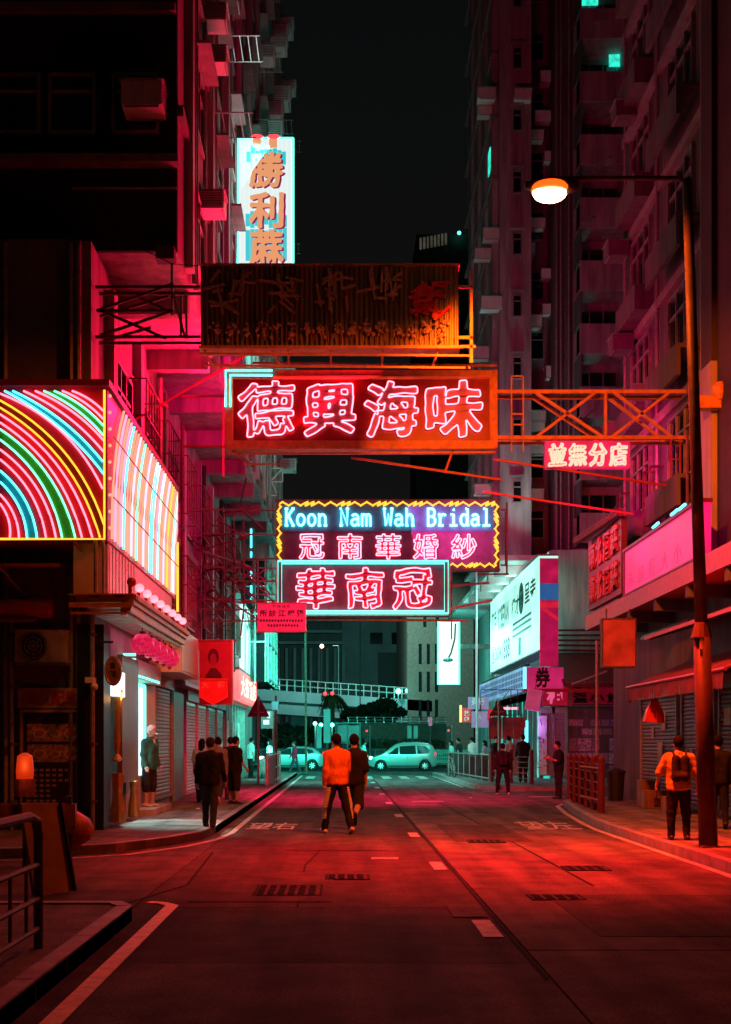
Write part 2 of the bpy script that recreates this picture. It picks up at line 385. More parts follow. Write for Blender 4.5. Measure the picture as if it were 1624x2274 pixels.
for txt, x, y, w, l, nm in (('望右',-1.85,24.6,.95,2.0,'road_lettering'),('望左',3.55,24.6,1.05,2.4,'road_lettering')):
    b = MB(); put(b, txt, (x, y, .006), UX, UY, w, l, bold=.012); b.build(nm, M['paint'], road)
# cracks and repairs in the slabs: tar bands and patches a few millimetres proud
for (pts, w) in (([(1.43,9),(1.43,65)],.035), ([(2.9,14.9),(2.75,30),(2.6,50)],.03), ([(-2.3,12.9),(-1.8,15),(-1.95,19.5)],.03), ([(-.45,13),(-.5,17.4),(-.35,19.6)],.02)):
    b = MB(); polyline(b, pts, w, .0005, .0035); b.build('tar_seam', M['joint'], road)
for (x0, x1, y0, y1) in ((-.9,.7,19.8,22.9),(1.9,3.2,21.6,26),(-1.6,-.1,13.4,16.4),(2.2,4.2,11,14),(-1.9,.4,27,31),(.2,1.3,33,39)):
    MB().box(x0, x1, y0, y1, .0008, .0042).build('road_patch', M['patch'], road)
MB().box(1.05, 1.38, 12.2, 13.2, .0045, .0075).build('road_patch', M['slab'], road)
# cast covers let into the carriageway
def cover(px0, px1, py0, py1, label):
    Ya, Yb = F*EYE/(py1-HY), F*EYE/(py0-HY); x0, x1 = gx(px0, Ya), gx(px1, Ya)
    t = thing('manhole_cover', label, 'manhole cover', ((x0+x1)/2, (Ya+Yb)/2, 0), 'iron covers in the roadway')
    MB().box(x0, x1, Ya, Yb, -.02, .009).build('frame', M['joint'], t)
    b = MB(); n = max(4, int((x1-x0)/.12))
    for i in range(n):
        for j in range(6):
            a = x0+.04+(x1-x0-.08)*i/n; c = Ya+.04+(Yb-Ya-.08)*j/6
            b.box(a, a+(x1-x0)/n*.6, c, c+(Yb-Ya)/6*.55, .009, .016)
    b.build('stud_pattern', M['joint'], t)['kind'] = 'stuff'; MB().box(x0+.03, x1-.03, Ya+.03, Yb-.03, .0092, .0105).build('lid', M['patch'], t)
cover(560,715,1966,1990,'wide patterned iron cover in the left lane, nearest to the camera'); cover(722,822,1943,1954,'long iron cover in the left lane behind the orange sweatshirt walker')
cover(1042,1124,1866,1872,'narrow dark grating in the right lane beyond the short dash'); cover(1182,1305,1988,2000,'iron cover in the right lane near the backpack walker'); cover(1262,1360,1924,1934,'small iron cover by the right kerb before the lamp post')
# ================================================================== left block: podium with shops and the tower cantilevered over the pavement
X0 = -4.45
def windows(root, plane, pos, along, zs, w, h, n_sash=2, lit=None, name='window', frame='steel', depth=.1, sgn=1):
    """framed windows: plane 'x' (wall at x=pos, facing sgn) or 'y' (wall at y=pos facing -y); panes set back in the frame; mesh data shared"""
    fr = pn = None
    for a in along:
        for z in zs:
            if fr is None:
                f = MB(); t = .05
                L0, L1 = -w/2, w/2
                def bx(mb, l0, l1, z0, z1, d0, d1):
                    if plane == 'x': mb.box(min(d0*sgn, d1*sgn), max(d0*sgn, d1*sgn), l0, l1, z0, z1)
                    else: mb.box(l0, l1, -max(d0, d1), -min(d0, d1), z0, z1)
                bx(f, L0, L1, 0, t, 0, depth); bx(f, L0, L1, h-t, h, 0, depth); bx(f, L0, L0+t, t, h-t, 0, depth); bx(f, L1-t, L1, t, h-t, 0, depth)
                for k in range(1, n_sash):
                    c = L0+w*k/n_sash; bx(f, c-t/2, c+t/2, t, h-t, 0, depth*.8)
                bx(f, L0+t, L1-t, h*.68, h*.68+t, 0, depth*.7)
                p = MB(); bx(p, L0+t, L1-t, t, h-t, .005, .03)
                fr = f.build(name, M[frame]); pn = p.build('pane', M['glass'])
                o, q = fr, pn
            else:
                o = fr.copy(); COL.objects.link(o); q = pn.copy(); COL.objects.link(q)
            o.parent = root; q.parent = o
            o.location = Vector((pos, a, z) if plane == 'x' else (a, pos, z))-parent_off(root)
            if lit and (a, z) in lit: q.data = q.data.copy(); q.data.materials.clear(); q.data.materials.append(lit[(a, z)])
M['shade_dark'] = mat('shade_dark_render', (.03,.026,.026), .85, 0, .4, 1)  # near-black base colour carries the shade of the unlit walls
tw = thing('apartment_building', 'tall dark apartment block overhanging the pavement behind the rainbow marquee', 'building', (-8, 30, 0))
P = lambda nm, m, b: b.build(nm, M[m], tw)
M['grime'] = mat('grimy_pale_wall', (.27,.24,.24), .75, 0, .6, .7, .3, 10, streak=True)
b = MB(); b.box(-16, X0, 22.9, 64, 0, 10.55); P('lower_wall', 'grime', b)
b = MB(); b.box(-16, -3.0, 23.6, 64, 10.6, 44); P('upper_wall', 'tile', b)
b = MB(); b.box(-16, -4.6, 22.7, 22.9, 0, 10.5); P('side_wall', 'tiled', b)
b = MB(); b.box(-16, -3.003, 23.5, 23.6, 10.6, 44); P('gable_wall', 'shade_dark', b)  # shade of the gable put into its colour
for y in (25.6, 29.4, 33.2, 37, 40.8, 44.6, 48.4, 52.2):
    b = MB(); b.box(X0, -3.05, y, y+.3, 10.15, 10.598); P('soffit_beam', 'grime', b)
for i, y in enumerate((24.2, 27.5, 31.3, 35.1, 38.9, 42.7, 46.5, 50.3, 54.1)):
    b = MB(); b.box(X0, X0+.18, y, y+.4, 4.4, 10.14); P('pilaster', 'tile', b)
b = MB(); b.box(X0, X0+.12, 30, 62, 6.9, 7.1); P('floor_band', 'slabedge', b)
windows(tw, 'x', X0, [25.9+3.8*i for i in range(7)], (4.9, 7.5), 1.9, 1.6, 3)
for k in range(11):
    z = 13.2+2.9*k
    b = MB(); b.box(-3.0, -2.9, 23.6, 64, z-.1, z+.1); P('floor_band', 'slabedge', b)
for y in [24.6+3.9*i for i in range(10)]:
    b = MB(); b.box(-3.0, -2.84, y, y+.34, 10.7, 43.9); P('pilaster', 'tile', b)
    for d in (.9, 1.25, 2.9):
        b = MB(); b.bar((-2.92, y+d, 10.7), (-2.92, y+d, 43.5), .05, 6); P('drain_pipe', 'steel', b)
windows(tw, 'x', -3.0, [26.6+3.9*i for i in range(10)], [11.3]+[14.0+2.9*k for k in range(10)], 1.5, 1.5, 2)
for y in [26.6+3.9*i for i in range(10)]:
    for k in range(10):
        b = MB(); b.box(-2.98, -2.62, y-.85, y+.85, 15.6+2.9*k, 15.66+2.9*k); P('window_hood', 'slabedge', b)
b = MB(); b.box(-16, -2.95, 23.2, 23.5, 12.1, 12.24); P('ledge', 'slabedge', b)
b = MB(); b.box(-16, -3.02, 23.35, 23.5, 14.9, 15.05); P('ledge', 'slabedge', b)
b = MB(); b.box(-3.35, -3.02, 23.2, 23.5, 10.35, 10.59); P('corbel', 'concd', b)
windows(tw, 'y', 23.5, (-5.9,-4.9, -3.75), (12.7,), .85, 1.1, 1)
b = MB(); b.bar((-5.1, 23.42, 14.25), (-3.05, 23.42, 14.25), .02, 5); P('cable', 'cable', b)
b = MB(); b.bar((-4.9, 23.4, 11.7), (-3.0, 23.4, 11.7), .025, 5); P('conduit', 'steel', b)
for x in (-4.62, -4.75, -5.9, -6.1, -7.4):
    b = MB(); b.bar((x, 22.62, .2), (x, 22.62, 10.4), .05, 6); P('drain_pipe', 'steel', b)
rs = random.Random(6)
for i in range(16):      # service pipes and slack cables on the podium wall
    y = rs.uniform(24, 54); z = rs.uniform(5, 9)
    if i % 2: b = MB(); b.bar((X0+.24, y, 4.4), (X0+.24, y, 10.1), rs.choice([.03,.05,.07]), 6); P('service_pipe', rs.choice(['steel','rust','black']), b)
    else: b = MB(); b.tube([(X0+.3, y+k*.9, z-.25*math.sin(k*PI/8)) for k in range(9)], .018, 4); P('cable', 'cable', b)
# window cage bays in the pale strip above the shops
for y in (26.4, 29.9, 33.5, 37.4, 41.3, 45.2, 49):
    for z in (5.0, 7.6):
        b = MB()
        for k in range(6): b.bar((X0+.45, y+k*.4, z), (X0+.45, y+k*.4, z+1.5), .018, 4)
        for zz in (z, z+.75, z+1.5): b.bar((X0+.45, y, zz), (X0+.45, y+2, zz), .02, 4); b.bar((X0, y, zz), (X0+.45, y, zz), .02, 4); b.bar((X0, y+2, zz), (X0+.45, y+2, zz), .02, 4)
        P('window_cage', 'rust', b)
# glazed bay at the far end
b = MB(); b.box(X0, -3.25, 56, 63.5, 4.3, 9.55); P('glazed_bay', 'glass', b)
b = MB()
for y in (56, 58.4, 60.9, 63.4): b.box(-3.25, -3.17, y, y+.1, 4.3, 9.55)
for z in (4.4, 6.0, 7.4, 8.6, 9.45): b.box(-3.25, -3.18, 56.1, 63.4, z, z+.09)
for x in (-4.3,-3.8,-3.35): b.box(x, x+.07, 55.92, 55.998, 4.3, 9.55)
for z in (6, 7.2, 8.4): b.box(X0+.01, -3.26, 55.93, 55.996, z, z+.07)
P('glazing_bar', 'steel', b)
b = MB(); b.box(X0, -3.15, 55.9, 63.6, 9.56, 10.3); P('bay_fascia', 'tile', b)
# ---- air conditioners
def ac_unit():
    t = thing('air_conditioner', 'x', 'air conditioner', (0,0,0), 'window air conditioners on the left tower')
    b = MB(); b.box(-.3, .3, -.36, .36, 0, .42); b.build('casing', M['white'], t)
    b = MB()
    for k in range(6): b.box(-.26, .26, -.375, -.362, .05+k*.06, .075+k*.06)
    b.build('grille', M['steel'], t)
    for s in (-.26, .26): MB().bar((s, .3, -.02), (s, -.3, -.02), .02, 4).build('bracket', M['steel'], t)
    MB().box(-.34, .34, -.4, .4, .43, .45).build('rain_cover', M['steel'], t)
    return t
AC = ac_unit(); kid = {AC.name: [c for c in bpy.data.objects if c.parent == AC]}
first = [True]
def ac(x, y, z, label, group, rz=0, s=1.0, dark=False):
    o = AC if first[0] else copy_tree(AC, None, kid)
    first[0] = False
    o.location = (x, y, z); o.rotation_euler.z = rz; o.scale = (s, s, s); o['label'] = label; o['group'] = group
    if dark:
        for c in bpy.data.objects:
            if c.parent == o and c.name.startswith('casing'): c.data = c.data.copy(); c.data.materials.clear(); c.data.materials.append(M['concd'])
GL = 'air conditioners on the left tower'
ac(-3.55, 23.15, 12.95, 'lone grey air conditioner beside the window on the dark left gable', GL, PI/2)
ac(-2.7, 27, 12.7, 'big pale air conditioner just left of the lit vertical sign', GL, 0, .85)
ac(-2.7, 27.7, 17.0, 'upper one of two pale boxed air conditioners high on the left tower', GL, 0, .8)
ac(-2.7, 27.7, 16.1, 'lower one of two pale boxed air conditioners high on the left tower', GL, 0, .8)
for i, (y, z) in enumerate(((30.6,12.4),(30.8,19.2),(33.6,24.8),(38.2,18.4),(38.5,26.8),(42.2,14.8),(42.4,21.5),(42.3,30.2),(46.4,33))):
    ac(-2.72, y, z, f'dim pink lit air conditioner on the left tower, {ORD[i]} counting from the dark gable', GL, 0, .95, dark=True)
for zi, z in enumerate((14.2, 17.1, 20.0, 22.9, 25.8, 28.7, 31.6, 34.5)):
    for yi, y in enumerate((45.2, 50.5, 55.6, 60.2)):
        if (zi*3+yi*2) % 5 == 0: continue
        ac(-2.68+.2*((zi+yi) % 3 == 0), y+random.uniform(-.6,.6), z+random.uniform(-.3,.5), f'teal lit air conditioner, {ORD[zi]} storey above the lit sign, {ORD[yi]} column away', GL, 0, random.uniform(1.0, 1.5))
# laundry frames poking out of the tower
for i, (y, z) in enumerate(((29, 15.8),(31.5, 18.9),(39, 17.3),(43, 24.6),(47, 21.6),(53, 27.2),(57.5, 19.6),(61.5, 25.4),(63, 31))):
    t = thing('laundry_rack', f'thin metal laundry rack on the left tower, {ORD[i]} one counting away down the street', 'laundry rack', (-3, y, z), 'laundry racks on the left tower')
    for yy in (y, y+1.2): b = MB(); b.bar((-2.9, yy, z), (-2.0, yy, z), .018, 4); b.build('arm', M['alum'], t)
    for x in (-2.7,-2.5,-2.3,-2.1): b = MB(); b.bar((x, y, z), (x, y+1.2, z), .014, 4); b.build('rail', M['alum'], t)

# ================================================================== street level of the left block
def corrugated(mb, plane, pos, a0, a1, z0, z1, pitch=.09, d=.025, sgn=1):
    """roller shutter curtain: horizontal ribs"""
    n = int((z1-z0)/pitch); prof = []
    for i in range(n):
        z = z0+i*pitch; prof += [(0, z), (d, z+pitch*.3), (d, z+pitch*.7)]
    prof.append((0, z1))
    for (d0, za), (d1, zb) in zip(prof, prof[1:]):
        if plane == 'x': mb.quad((pos+sgn*d0, a0, za), (pos+sgn*d0, a1, za), (pos+sgn*d1, a1, zb), (pos+sgn*d1, a0, zb))
        else: mb.quad((a0, pos-d0, za), (a1, pos-d0, za), (a1, pos-d1, zb), (a0, pos-d1, zb))
def shutter(plane, pos, a0, a1, z0, z1, label, sgn=1, group='roller shutters', m='shutter'):
    t = thing('roller_shutter', label, 'roller shutter', (pos, (a0+a1)/2, z0) if plane == 'x' else ((a0+a1)/2, pos, z0), group)
    b = MB(); corrugated(b, plane, pos, a0+.06, a1-.06, z0+.08, z1, sgn=sgn); b.build('curtain', M[m], t, fix=False)
    def bx(l0, l1, za, zb, d): 
        q = MB(); q.box(min(pos, pos+sgn*d), max(pos, pos+sgn*d), l0, l1, za, zb) if plane == 'x' else q.box(l0, l1, pos-d, pos, za, zb); return q
    bx(a0, a0+.06, z0, z1, .07).build('guide_rail', M['steel'], t); bx(a1-.06, a1, z0, z1, .07).build('guide_rail', M['steel'], t)
    bx(a0, a1, z1, z1+.28, .12).build('shutter_box', M['steel'], t); bx(a0+.06, a1-.06, z0, z0+.08, .05).build('bottom_bar', M['steel'], t)
    return t
GS = 'shutters along the left pavement'
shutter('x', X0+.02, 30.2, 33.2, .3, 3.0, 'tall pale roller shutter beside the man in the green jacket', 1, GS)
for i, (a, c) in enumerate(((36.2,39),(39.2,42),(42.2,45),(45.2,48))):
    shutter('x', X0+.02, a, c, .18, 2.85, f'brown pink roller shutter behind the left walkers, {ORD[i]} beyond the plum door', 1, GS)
t = thing('shop_door', 'dark plum door between the shutters on the left', 'door', (X0, 34.6, .13))
MB().box(X0+.01, X0+.05, 33.5, 35.9, .13, 3.0).build('door_leaf', M['reddark'], t); MB().box(X0+.05, X0+.1, 33.4, 33.5, .13, 3.1).build('door_frame', M['steel'], t)
t = thing('shop_signbox', 'blank grey sign box above the tall shutter and the lanterns', 'sign box', (X0, 32, 3.4))
MB().box(X0+.02, X0+.75, 29.6, 33.2, 3.28, 4.3).build('box', M['white'], t); MB().box(X0+.75, X0+.77, 29.7, 33.1, 3.33, 4.25).build('face', M['white'], t)
t = thing('fascia', 'dark fascia board running over the row of shutters', 'fascia', (X0, 40, 3.2))
MB().box(X0+.02, X0+.35, 33.4, 48, 3.15, 4.3).build('board', M['tiled'], t); MB().box(X0+.35, X0+.4, 33.4, 48, 3.15, 3.25).build('trim', M['steel'], t)
# the bright shops at the far end
M['shopteal'] = lit_panel('teal_lit_shop', (.03,.75,.55), 1.1, scale=2.2, lo=.25); M['shopwhite'] = lit_panel('pale_lit_sign', (.55,1,.95), 1.8, scale=.5)
M['signred'] = lit_panel('red_lit_sign', (1,.10,.12), 1.8, scale=1)
t = thing('lit_shop', 'teal lit shop front behind the walkers at the far left', 'shop front', (X0, 53, .13))
MB().box(X0+.01, X0+.03, 48.6, 57.5, .2, 3.2).build('lit_window', M['shopteal'], t)
b = MB()
for y in (48.5,49.7,50.9,52.2,53.6,55,56.3,57.5): b.box(X0+.03, X0+.12, y, y+.1, .13, 3.2)
b.build('mullion', M['steel'], t); MB().box(X0+.03, X0+.16, 48.4, 57.7, 3.2, 3.5).build('lintel', M['steel'], t)
for y in (49.2, 51.5, 54.3): MB().box(X0+.05, X0+.1, y, y+.9, 1.3, 2.5).build('poster', M['whitec'], t)
lamp('shop_light', 'AREA', (X0+.5, 53, 2.9), 500, (.10,1,.78), t, (1.2, 8), aim=(.75,0,-.65), spread=1.9)
t = thing('window_sign', 'tall white and cyan lit window sign at the far end of the left block', 'sign', (-4.05, 57, 4.6))
MB().box(-4.2, -4.0, 53, 60.5, 4.6, 7.35).build('lit_face', M['shopwhite'], t)
b = MB()
for y in (53, 54.9, 56.8, 58.7, 60.4): b.box(-4.0, -3.95, y, y+.09, 4.6, 7.35)
b.box(-4.0, -3.96, 53.1, 60.4, 6.5, 6.57); b.build('frame', M['alum'], t)
b = MB(); b.bar((-3.97, 53.2, 7.2), (-3.97, 60.2, 5.6), .03, 4)
for i in range(7): b.ball((-3.96, 53.8+i*.9, 6.4+.3*(i % 3)), .13, 6, 4, (.2,1,1))
b.build('printed_motif', M['tiled'], t)
lamp('sign_light', 'AREA', (-3.85, 56.8, 6), 800, (.45,1,.95), t, (7, 2.5), aim=(1,0,-.9), spread=1.7)
t = thing('lightbox_sign', 'red and cream lit shop sign below the white window sign', 'sign', (-4.0, 55, 3.6))
MB().box(-4.25, -3.98, 50.2, 60.3, 3.35, 4.5).build('lit_face', M['signred'], t); 
b = MB(); put(b, '大茶飯店', (-3.965, 50.8, 3.5), UY, UZ, 8.6, .85, bold=.02); b.build('lettering', glow('cream_letter', (1,.75,.6), 2.0), t)
MB().box(-4.26, -3.99, 50.1, 60.4, 4.5, 4.6).build('frame', M['redpaint'], t)
lamp('sign_light', 'AREA', (-3.85, 55, 3.9), 50, (1,.04,.1), t, (9, 1), aim=(1,0,-.5), spread=2)
# thin cyan vertical neon seen edge on
t = thing('vertical_sign', 'thin cyan vertical neon sign seen edge on below the red fascia', 'sign', (-3.4, 48, 8))
b = MB()
for i, (z0, z1) in enumerate(((8.9,9.6),(8.55,8.75),(7.75,8.05),(7.2,7.5),(6.95,7.08))): b.bar((-3.38,48,z0), (-3.38,48,z1), .04, 6)
b.build('neon_tube', M['n_cyan'], t); MB().box(-3.36, -3.30, 48.02, 49.2, 6.8, 9.7).build('backing_board', M['concd'], t)
# banner with a portrait, pennant below it
t = thing('banner', 'large red portrait banner hanging over the left pavement', 'banner', (-4, 34, 3.4))
YB = 33.8
x0, x1, z0, z1 = gx(443,YB), gx(517,YB), gz(1565,YB), gz(1425,YB)
M['bred'] = mat('red_banner_cloth', (.24,.018,.03), .8, 0, .2, 3); M['bdark'] = mat('dark_print', (.05,.006,.01), .8); M['bface'] = mat('face_print', (.17,.02,.03), .8)
MB().box(x0, x1, YB, YB+.06, z0, z1).build('cloth', M['bred'], t)
w_, h_ = x1-x0, z1-z0; c0 = x0+w_*.42
el = lambda cx, cz, rx, rz, n=16: [(cx+rx*math.cos(2*PI*i/n), cz+rz*math.sin(2*PI*i/n)) for i in range(n)]
MB().prism([(c0-w_*.3, z0+h_*.2),(c0+w_*.3, z0+h_*.2),(c0+w_*.24, z0+h_*.48),(c0+w_*.08, z0+h_*.58),(c0-w_*.08, z0+h_*.58),(c0-w_*.24, z0+h_*.46)], 1, YB-.004, YB-.001).build('printed_dress', M['bdark'], t)
MB().prism(el(c0, z0+h_*.76, w_*.17, h_*.13), 1, YB-.004, YB-.001).build('printed_hair', M['bdark'], t)
MB().prism(el(c0, z0+h_*.71, w_*.1, h_*.1), 1, YB-.008, YB-.005).build('printed_face', M['bface'], t)
MB().box(x1-.02, x1+.02, YB-.02, YB+.08, z0, z1+.05).build('edge_tube', M['alum'], t); MB().bar((X0, YB+.03, z1+.03), (x1+.1, YB+.03, z1+.03), .03, 6).build('hanging_rod', M['rust'], t)
t = thing('pennant', 'bright red pointed pennant with two characters under the portrait banner', 'pennant', (-4, 33.4, 3))
YB = 33.4; x0, x1, z0, z1 = gx(443,YB), gx(505,YB), gz(1565,YB), gz(1508,YB)
M['pennant'] = mat('scarlet_cloth', (.75,.03,.03), .7, 0, .15, 4)
MB().prism([(x0,z0+.2),((x0+x1)/2,z0),(x1,z0+.2),(x1,z1),(x0,z1)], 1, YB, YB+.02).build('cloth', M['pennant'], t)
M['palered'] = mat('pale_red_print', (.9,.3,.25), .7)
for c_, xx in (('大', x0+.06), ('師', x1-.24)): put(MB(), c_, (xx, YB-.006, z1-.24), UX, UZ, .18, .18, bold=.02).build('printed_character', M['palered'], t)
b = MB(); b.tube([(x0,YB-.01,z0+.2),((x0+x1)/2,YB-.01,z0),(x1,YB-.01,z0+.2),(x1,YB-.01,z1),(x0,YB-.01,z1)], .014, 5, True); b.build('hem', mat('orange_hem', (.9,.15,.05), .7), t)

# ================================================================== marquee with rainbow neon
mq = thing('neon_marquee', 'corner marquee striped with curved rainbow neon tubes', 'marquee', (-4.2, 21.1, 4.97))
YF, XS, ZB, ZT = 21.1, -3.85, 4.97, 7.47
M['mred'] = mat('red_marquee_panel', (.55,.02,.035), .35, 0, .2, 2); M['mteal'] = mat('teal_stripe', (.02,.3,.32), .35); M['mgreen'] = mat('green_stripe', (.06,.36,.03), .35)
M['mdark'] = mat('maroon_stripe', (.2,.02,.02), .4); M['cream'] = mat('cream_panel', (.32,.04,.05), .4, 0, .15, 2); M['mroof'] = mat('marquee_roof', (.25,.02,.06), .5)
MB().box(-11, XS-.02, YF+.02, YF+1.5, ZB, ZT).build('front_panel', M['mred'], mq)
MB().box(X0-.5, XS-.02, YF+1.5, 29.8, ZB, ZT).build('side_box', M['mred'], mq)
MB().box(XS-.02, XS, YF+.1, 29.8, ZB+.01, ZT-.02).build('side_panel', M['cream'], mq)
MB().box(-11, XS+.06, YF-.08, 29.9, ZT, ZT+.1).build('roof_edge', M['mroof'], mq)
def bez(a, e, k=.16, n=14):
    a, e = Vector(a), Vector(e); m = (a+e)/2; d = e-a; c = m+Vector((d.y, -d.x))*k*2 if True else m
    return [(1-t)**2*a+2*t*(1-t)*c+t*t*e for t in [i/(n-1) for i in range(n)]]
def fr(pt, lift=.05): return at(pt[0], pt[1], YF-lift)
curves = [((0,1118),(22,1194),'n_pink'),((0,1098),(42,1194),'n_pink'),((0,1070),(60,1194),'n_cyan'),((0,1045),(82,1194),'n_cyan'),((0,1020),(102,1194),'n_pink'),((0,998),(124,1194),'n_pink'),
 ((0,976),(138,1194),'n_green2'),((0,953),(167,1194),'n_green2'),((0,938),(182,1194),'n_pink'),((0,920),(205,1194),'n_pink'),((0,905),(222,1194),'n_yel'),((0,889),(231,1165),'n_yel'),
 ((0,874),(228,1085),'n_pink'),((10,868),(230,1052),'n_cyan'),((28,868),(228,1025),'n_cyan'),((52,868),(230,1003),'n_pink'),((78,868),(230,978),'n_pink'),((97,868),(229,966),'n_green2'),((120,868),(229,945),'n_green2'),((138,868),(229,930),'n_pink'),((160,868),(229,912),'n_pink')]
M['n_green2'] = neon('mint_neon', (.16,.9,.5), 2.6); M['n_pink2'] = neon('rose_neon', (1,.13,.2), 4)
for a, e, c in curves:
    pts = bez(a, e, .10 if a[0] == 0 else .06); MB().tube([fr(p, .05) for p in pts], .018, 5).build('neon_tube', M[{'n_pink':'n_pink2'}.get(c, c)], mq)
for (i, j, m) in ((2,3,'mteal'),(6,7,'mgreen'),(13,14,'mteal'),(17,18,'mgreen'),(10,11,'mdark')):
    p, q = [bez(curves[k_][0], curves[k_][1], 0.10 if curves[k_][0][0] == 0 else .06) for k_ in (i, j)]; b = MB()
    for k in range(len(p)-1): b.quad(fr(p[k], .0), fr(p[k+1], .0), fr(q[k+1], .0), fr(q[k], .0))
    b.build('painted_stripe', M[m], mq)
b = MB(); b.tube([fr((0,1197)), fr((232,1197)), fr((232,866))], .02, 5); b.build('neon_tube', M['n_yel'], mq)
seq = ['n_white','n_pink2','n_white','n_pink2','n_cyan','n_white','n_white','n_pink','n_white','n_green2','n_white','n_white','n_pink','n_white','n_white','n_cyan','n_cyan','n_white','n_pink2','n_green2','n_white','n_white','n_pink','n_white','n_yel','n_white','n_white','n_green2','n_pink','n_white']
for i, c in enumerate(seq):
    y = YF+.25+i*(8.3/len(seq)); pts = []
    for k in range(9):
        t_ = k/8; pts.append((XS+.05, min(29.75, y+1.15*t_**2.4), ZB+.05+(ZT-ZB-.1)*t_))
    MB().tube(pts, .024, 5).build('neon_tube', M[c], mq)
for zz in (5.7, 6.7): MB().bar((XS+.085, YF+.2, zz), (XS+.085, 29.7, zz), .012, 4).build('mounting_rail', M['reddark'], mq)
for i in range(9): MB().ball((XS+.05, YF+.05, ZB+.2+i*.27), .03, 6, 4).build('edge_bulb', M['n_white'], mq)
MB().bar((XS+.06, 29.75, ZB-.3), (XS+.06, 29.75, ZT-1.2), .03, 5).build('neon_tube', M['n_yel'], mq)
# fascia below, cornice, bulbs
MB().box(X0, XS-.03, YF+.3, 29.4, 4.09, ZB-.01).build('fascia', mat('cream_fascia', (.6,.45,.3), .45, 0, .2, 2), mq)
for i in range(9): MB().box(XS-.03, XS-.02, YF+.4+i*.32, YF+.41+i*.32, 4.12, ZB-.02).build('fascia_joint', M['steel'], mq)
for x, y, r in ((-4.02, YF-.02, .035), (-3.9, YF+.02, .025)): MB().bar((x, y, 4.1), (x, y, ZB), r, 6).build('support_post', M['steel'], mq)
for x in (-4.4,-6,-7.6): MB().bar((x, YF+.1, ZB), (x+.5, YF+1.3, 4.2), .03, 5).build('support_post', M['steel'], mq)
prof = [(-4.35,3.95),(-3.62,3.95),(-3.62,3.74),(-3.52,3.74),(-3.52,3.8),(-3.45,3.8),(-3.45,3.92),(-3.40,3.92),(-3.40,4.0),(-3.36,4.0),(-3.36,4.085),(-4.35,4.085)]
M['gilded'] = mat('gilded_cornice_paint', (.6,.34,.12), .5, .1, .3, 5)
b = MB(); b.prism(prof, 1, YF, 28.4); b.build('cornice', M['gilded'], mq)
for x in (-4.1, -3.7): MB().box(x, x+.14, YF-.03, YF-.001, 4.03, 4.05).build('cornice_slot', M['black'], mq)
b = MB(); b.box(-4.42, -3.55, YF-.03, YF-.002, 3.75, 3.79); b.box(-4.45, -3.42, YF-.06, YF-.002, 3.86, 3.94); b.box(-4.45, -3.38, YF-.08, YF-.002, 4.06, 4.083); b.build('cornice_moulding', M['gilded'], mq)
b = MB()
for i in range(46): b.box(-3.36, -3.34, YF+.1+i*.155, YF+.19+i*.155, 4.0, 4.06)
b.build('dentil', M['gilded'], mq)['kind'] = 'stuff'
b = MB()
for i in range(24): b.box(-4.42, -3.64, YF+1.2+i*.3, YF+1.38+i*.3, 3.93, 3.948)
b.build('soffit_rib', M['white'], mq)['kind'] = 'stuff'
M['bulb'] = glow('lit_bulb', (1,.36,.45), 1.25, (.9,.8,.8))
for i in range(9):
    y = YF+.25+i*.86; z = 4.31
    s = MB(); s.lathe((-3.5, y, 4.085), [(.06,0),(.03,.05),(.03,.16)], 8); s.build('bulb_holder', M['redpaint'], mq)
    MB().ball((-3.48, y, z), .08, 10, 7).build('bulb', M['bulb'] if i else M['redpaint'], mq, True)
lamp('marquee_light', 'AREA', (XS+.12, 25.4, 6.2), 50, (1,.12,.14), mq, (8.3, 2.3), aim=(1,0,-.15))
lamp('marquee_light', 'AREA', (-6.5, YF-.12, 6.2), 25, (1,.03,.03), mq, (5, 2.3), aim=(0,-1,-.2))
lamp('bulb_light', 'AREA', (-3.46, 25, 4.25), 16, (1,.25,.38), mq, (7, .2), aim=(-.4,0,1))
lamp('soffit_light', 'AREA', (-4.0, 26.4, 3.9), 14, (1,.15,.3), mq, (.6, 3.5), aim=(0,0,-1))
lamp('canopy_light', 'AREA', (-4.0, 21.6, 3.9), 4, (1,.4,.1), mq, (.5, .5), aim=(0,-.3,-1))
# lanterns
M['lantern'] = lit_panel('pink_paper_lantern', (1,.015,.10), .75, (.7,.05,.15), 14, .35)
for i in range(5):
    y = 24.9+i*.98
    t = thing('paper_lantern', f'round pink paper lantern under the marquee, {ORD[i]} in the line along the shop front', 'lantern', (-3.85, y, 3.55), 'pink lanterns under the marquee')
    b = MB(); b.lathe((-3.85, y, 3.55), [(.06,-.2),(.14,-.17),(.21,-.08),(.225,0),(.21,.08),(.14,.17),(.06,.2)], 14); b.build('paper_shade', M['lantern'], t, True)
    MB().lathe((-3.85, y, 3.75), [(.06,0),(.06,.05),(.01,.06),(.01,.2)], 8).build('cap', M['black'], t)
    b = MB(); b.lathe((-3.85, y, 3.28), [(.01,0),(.03,.01),(.05,.07)], 6); b.build('tassel', M['redpaint'], t)
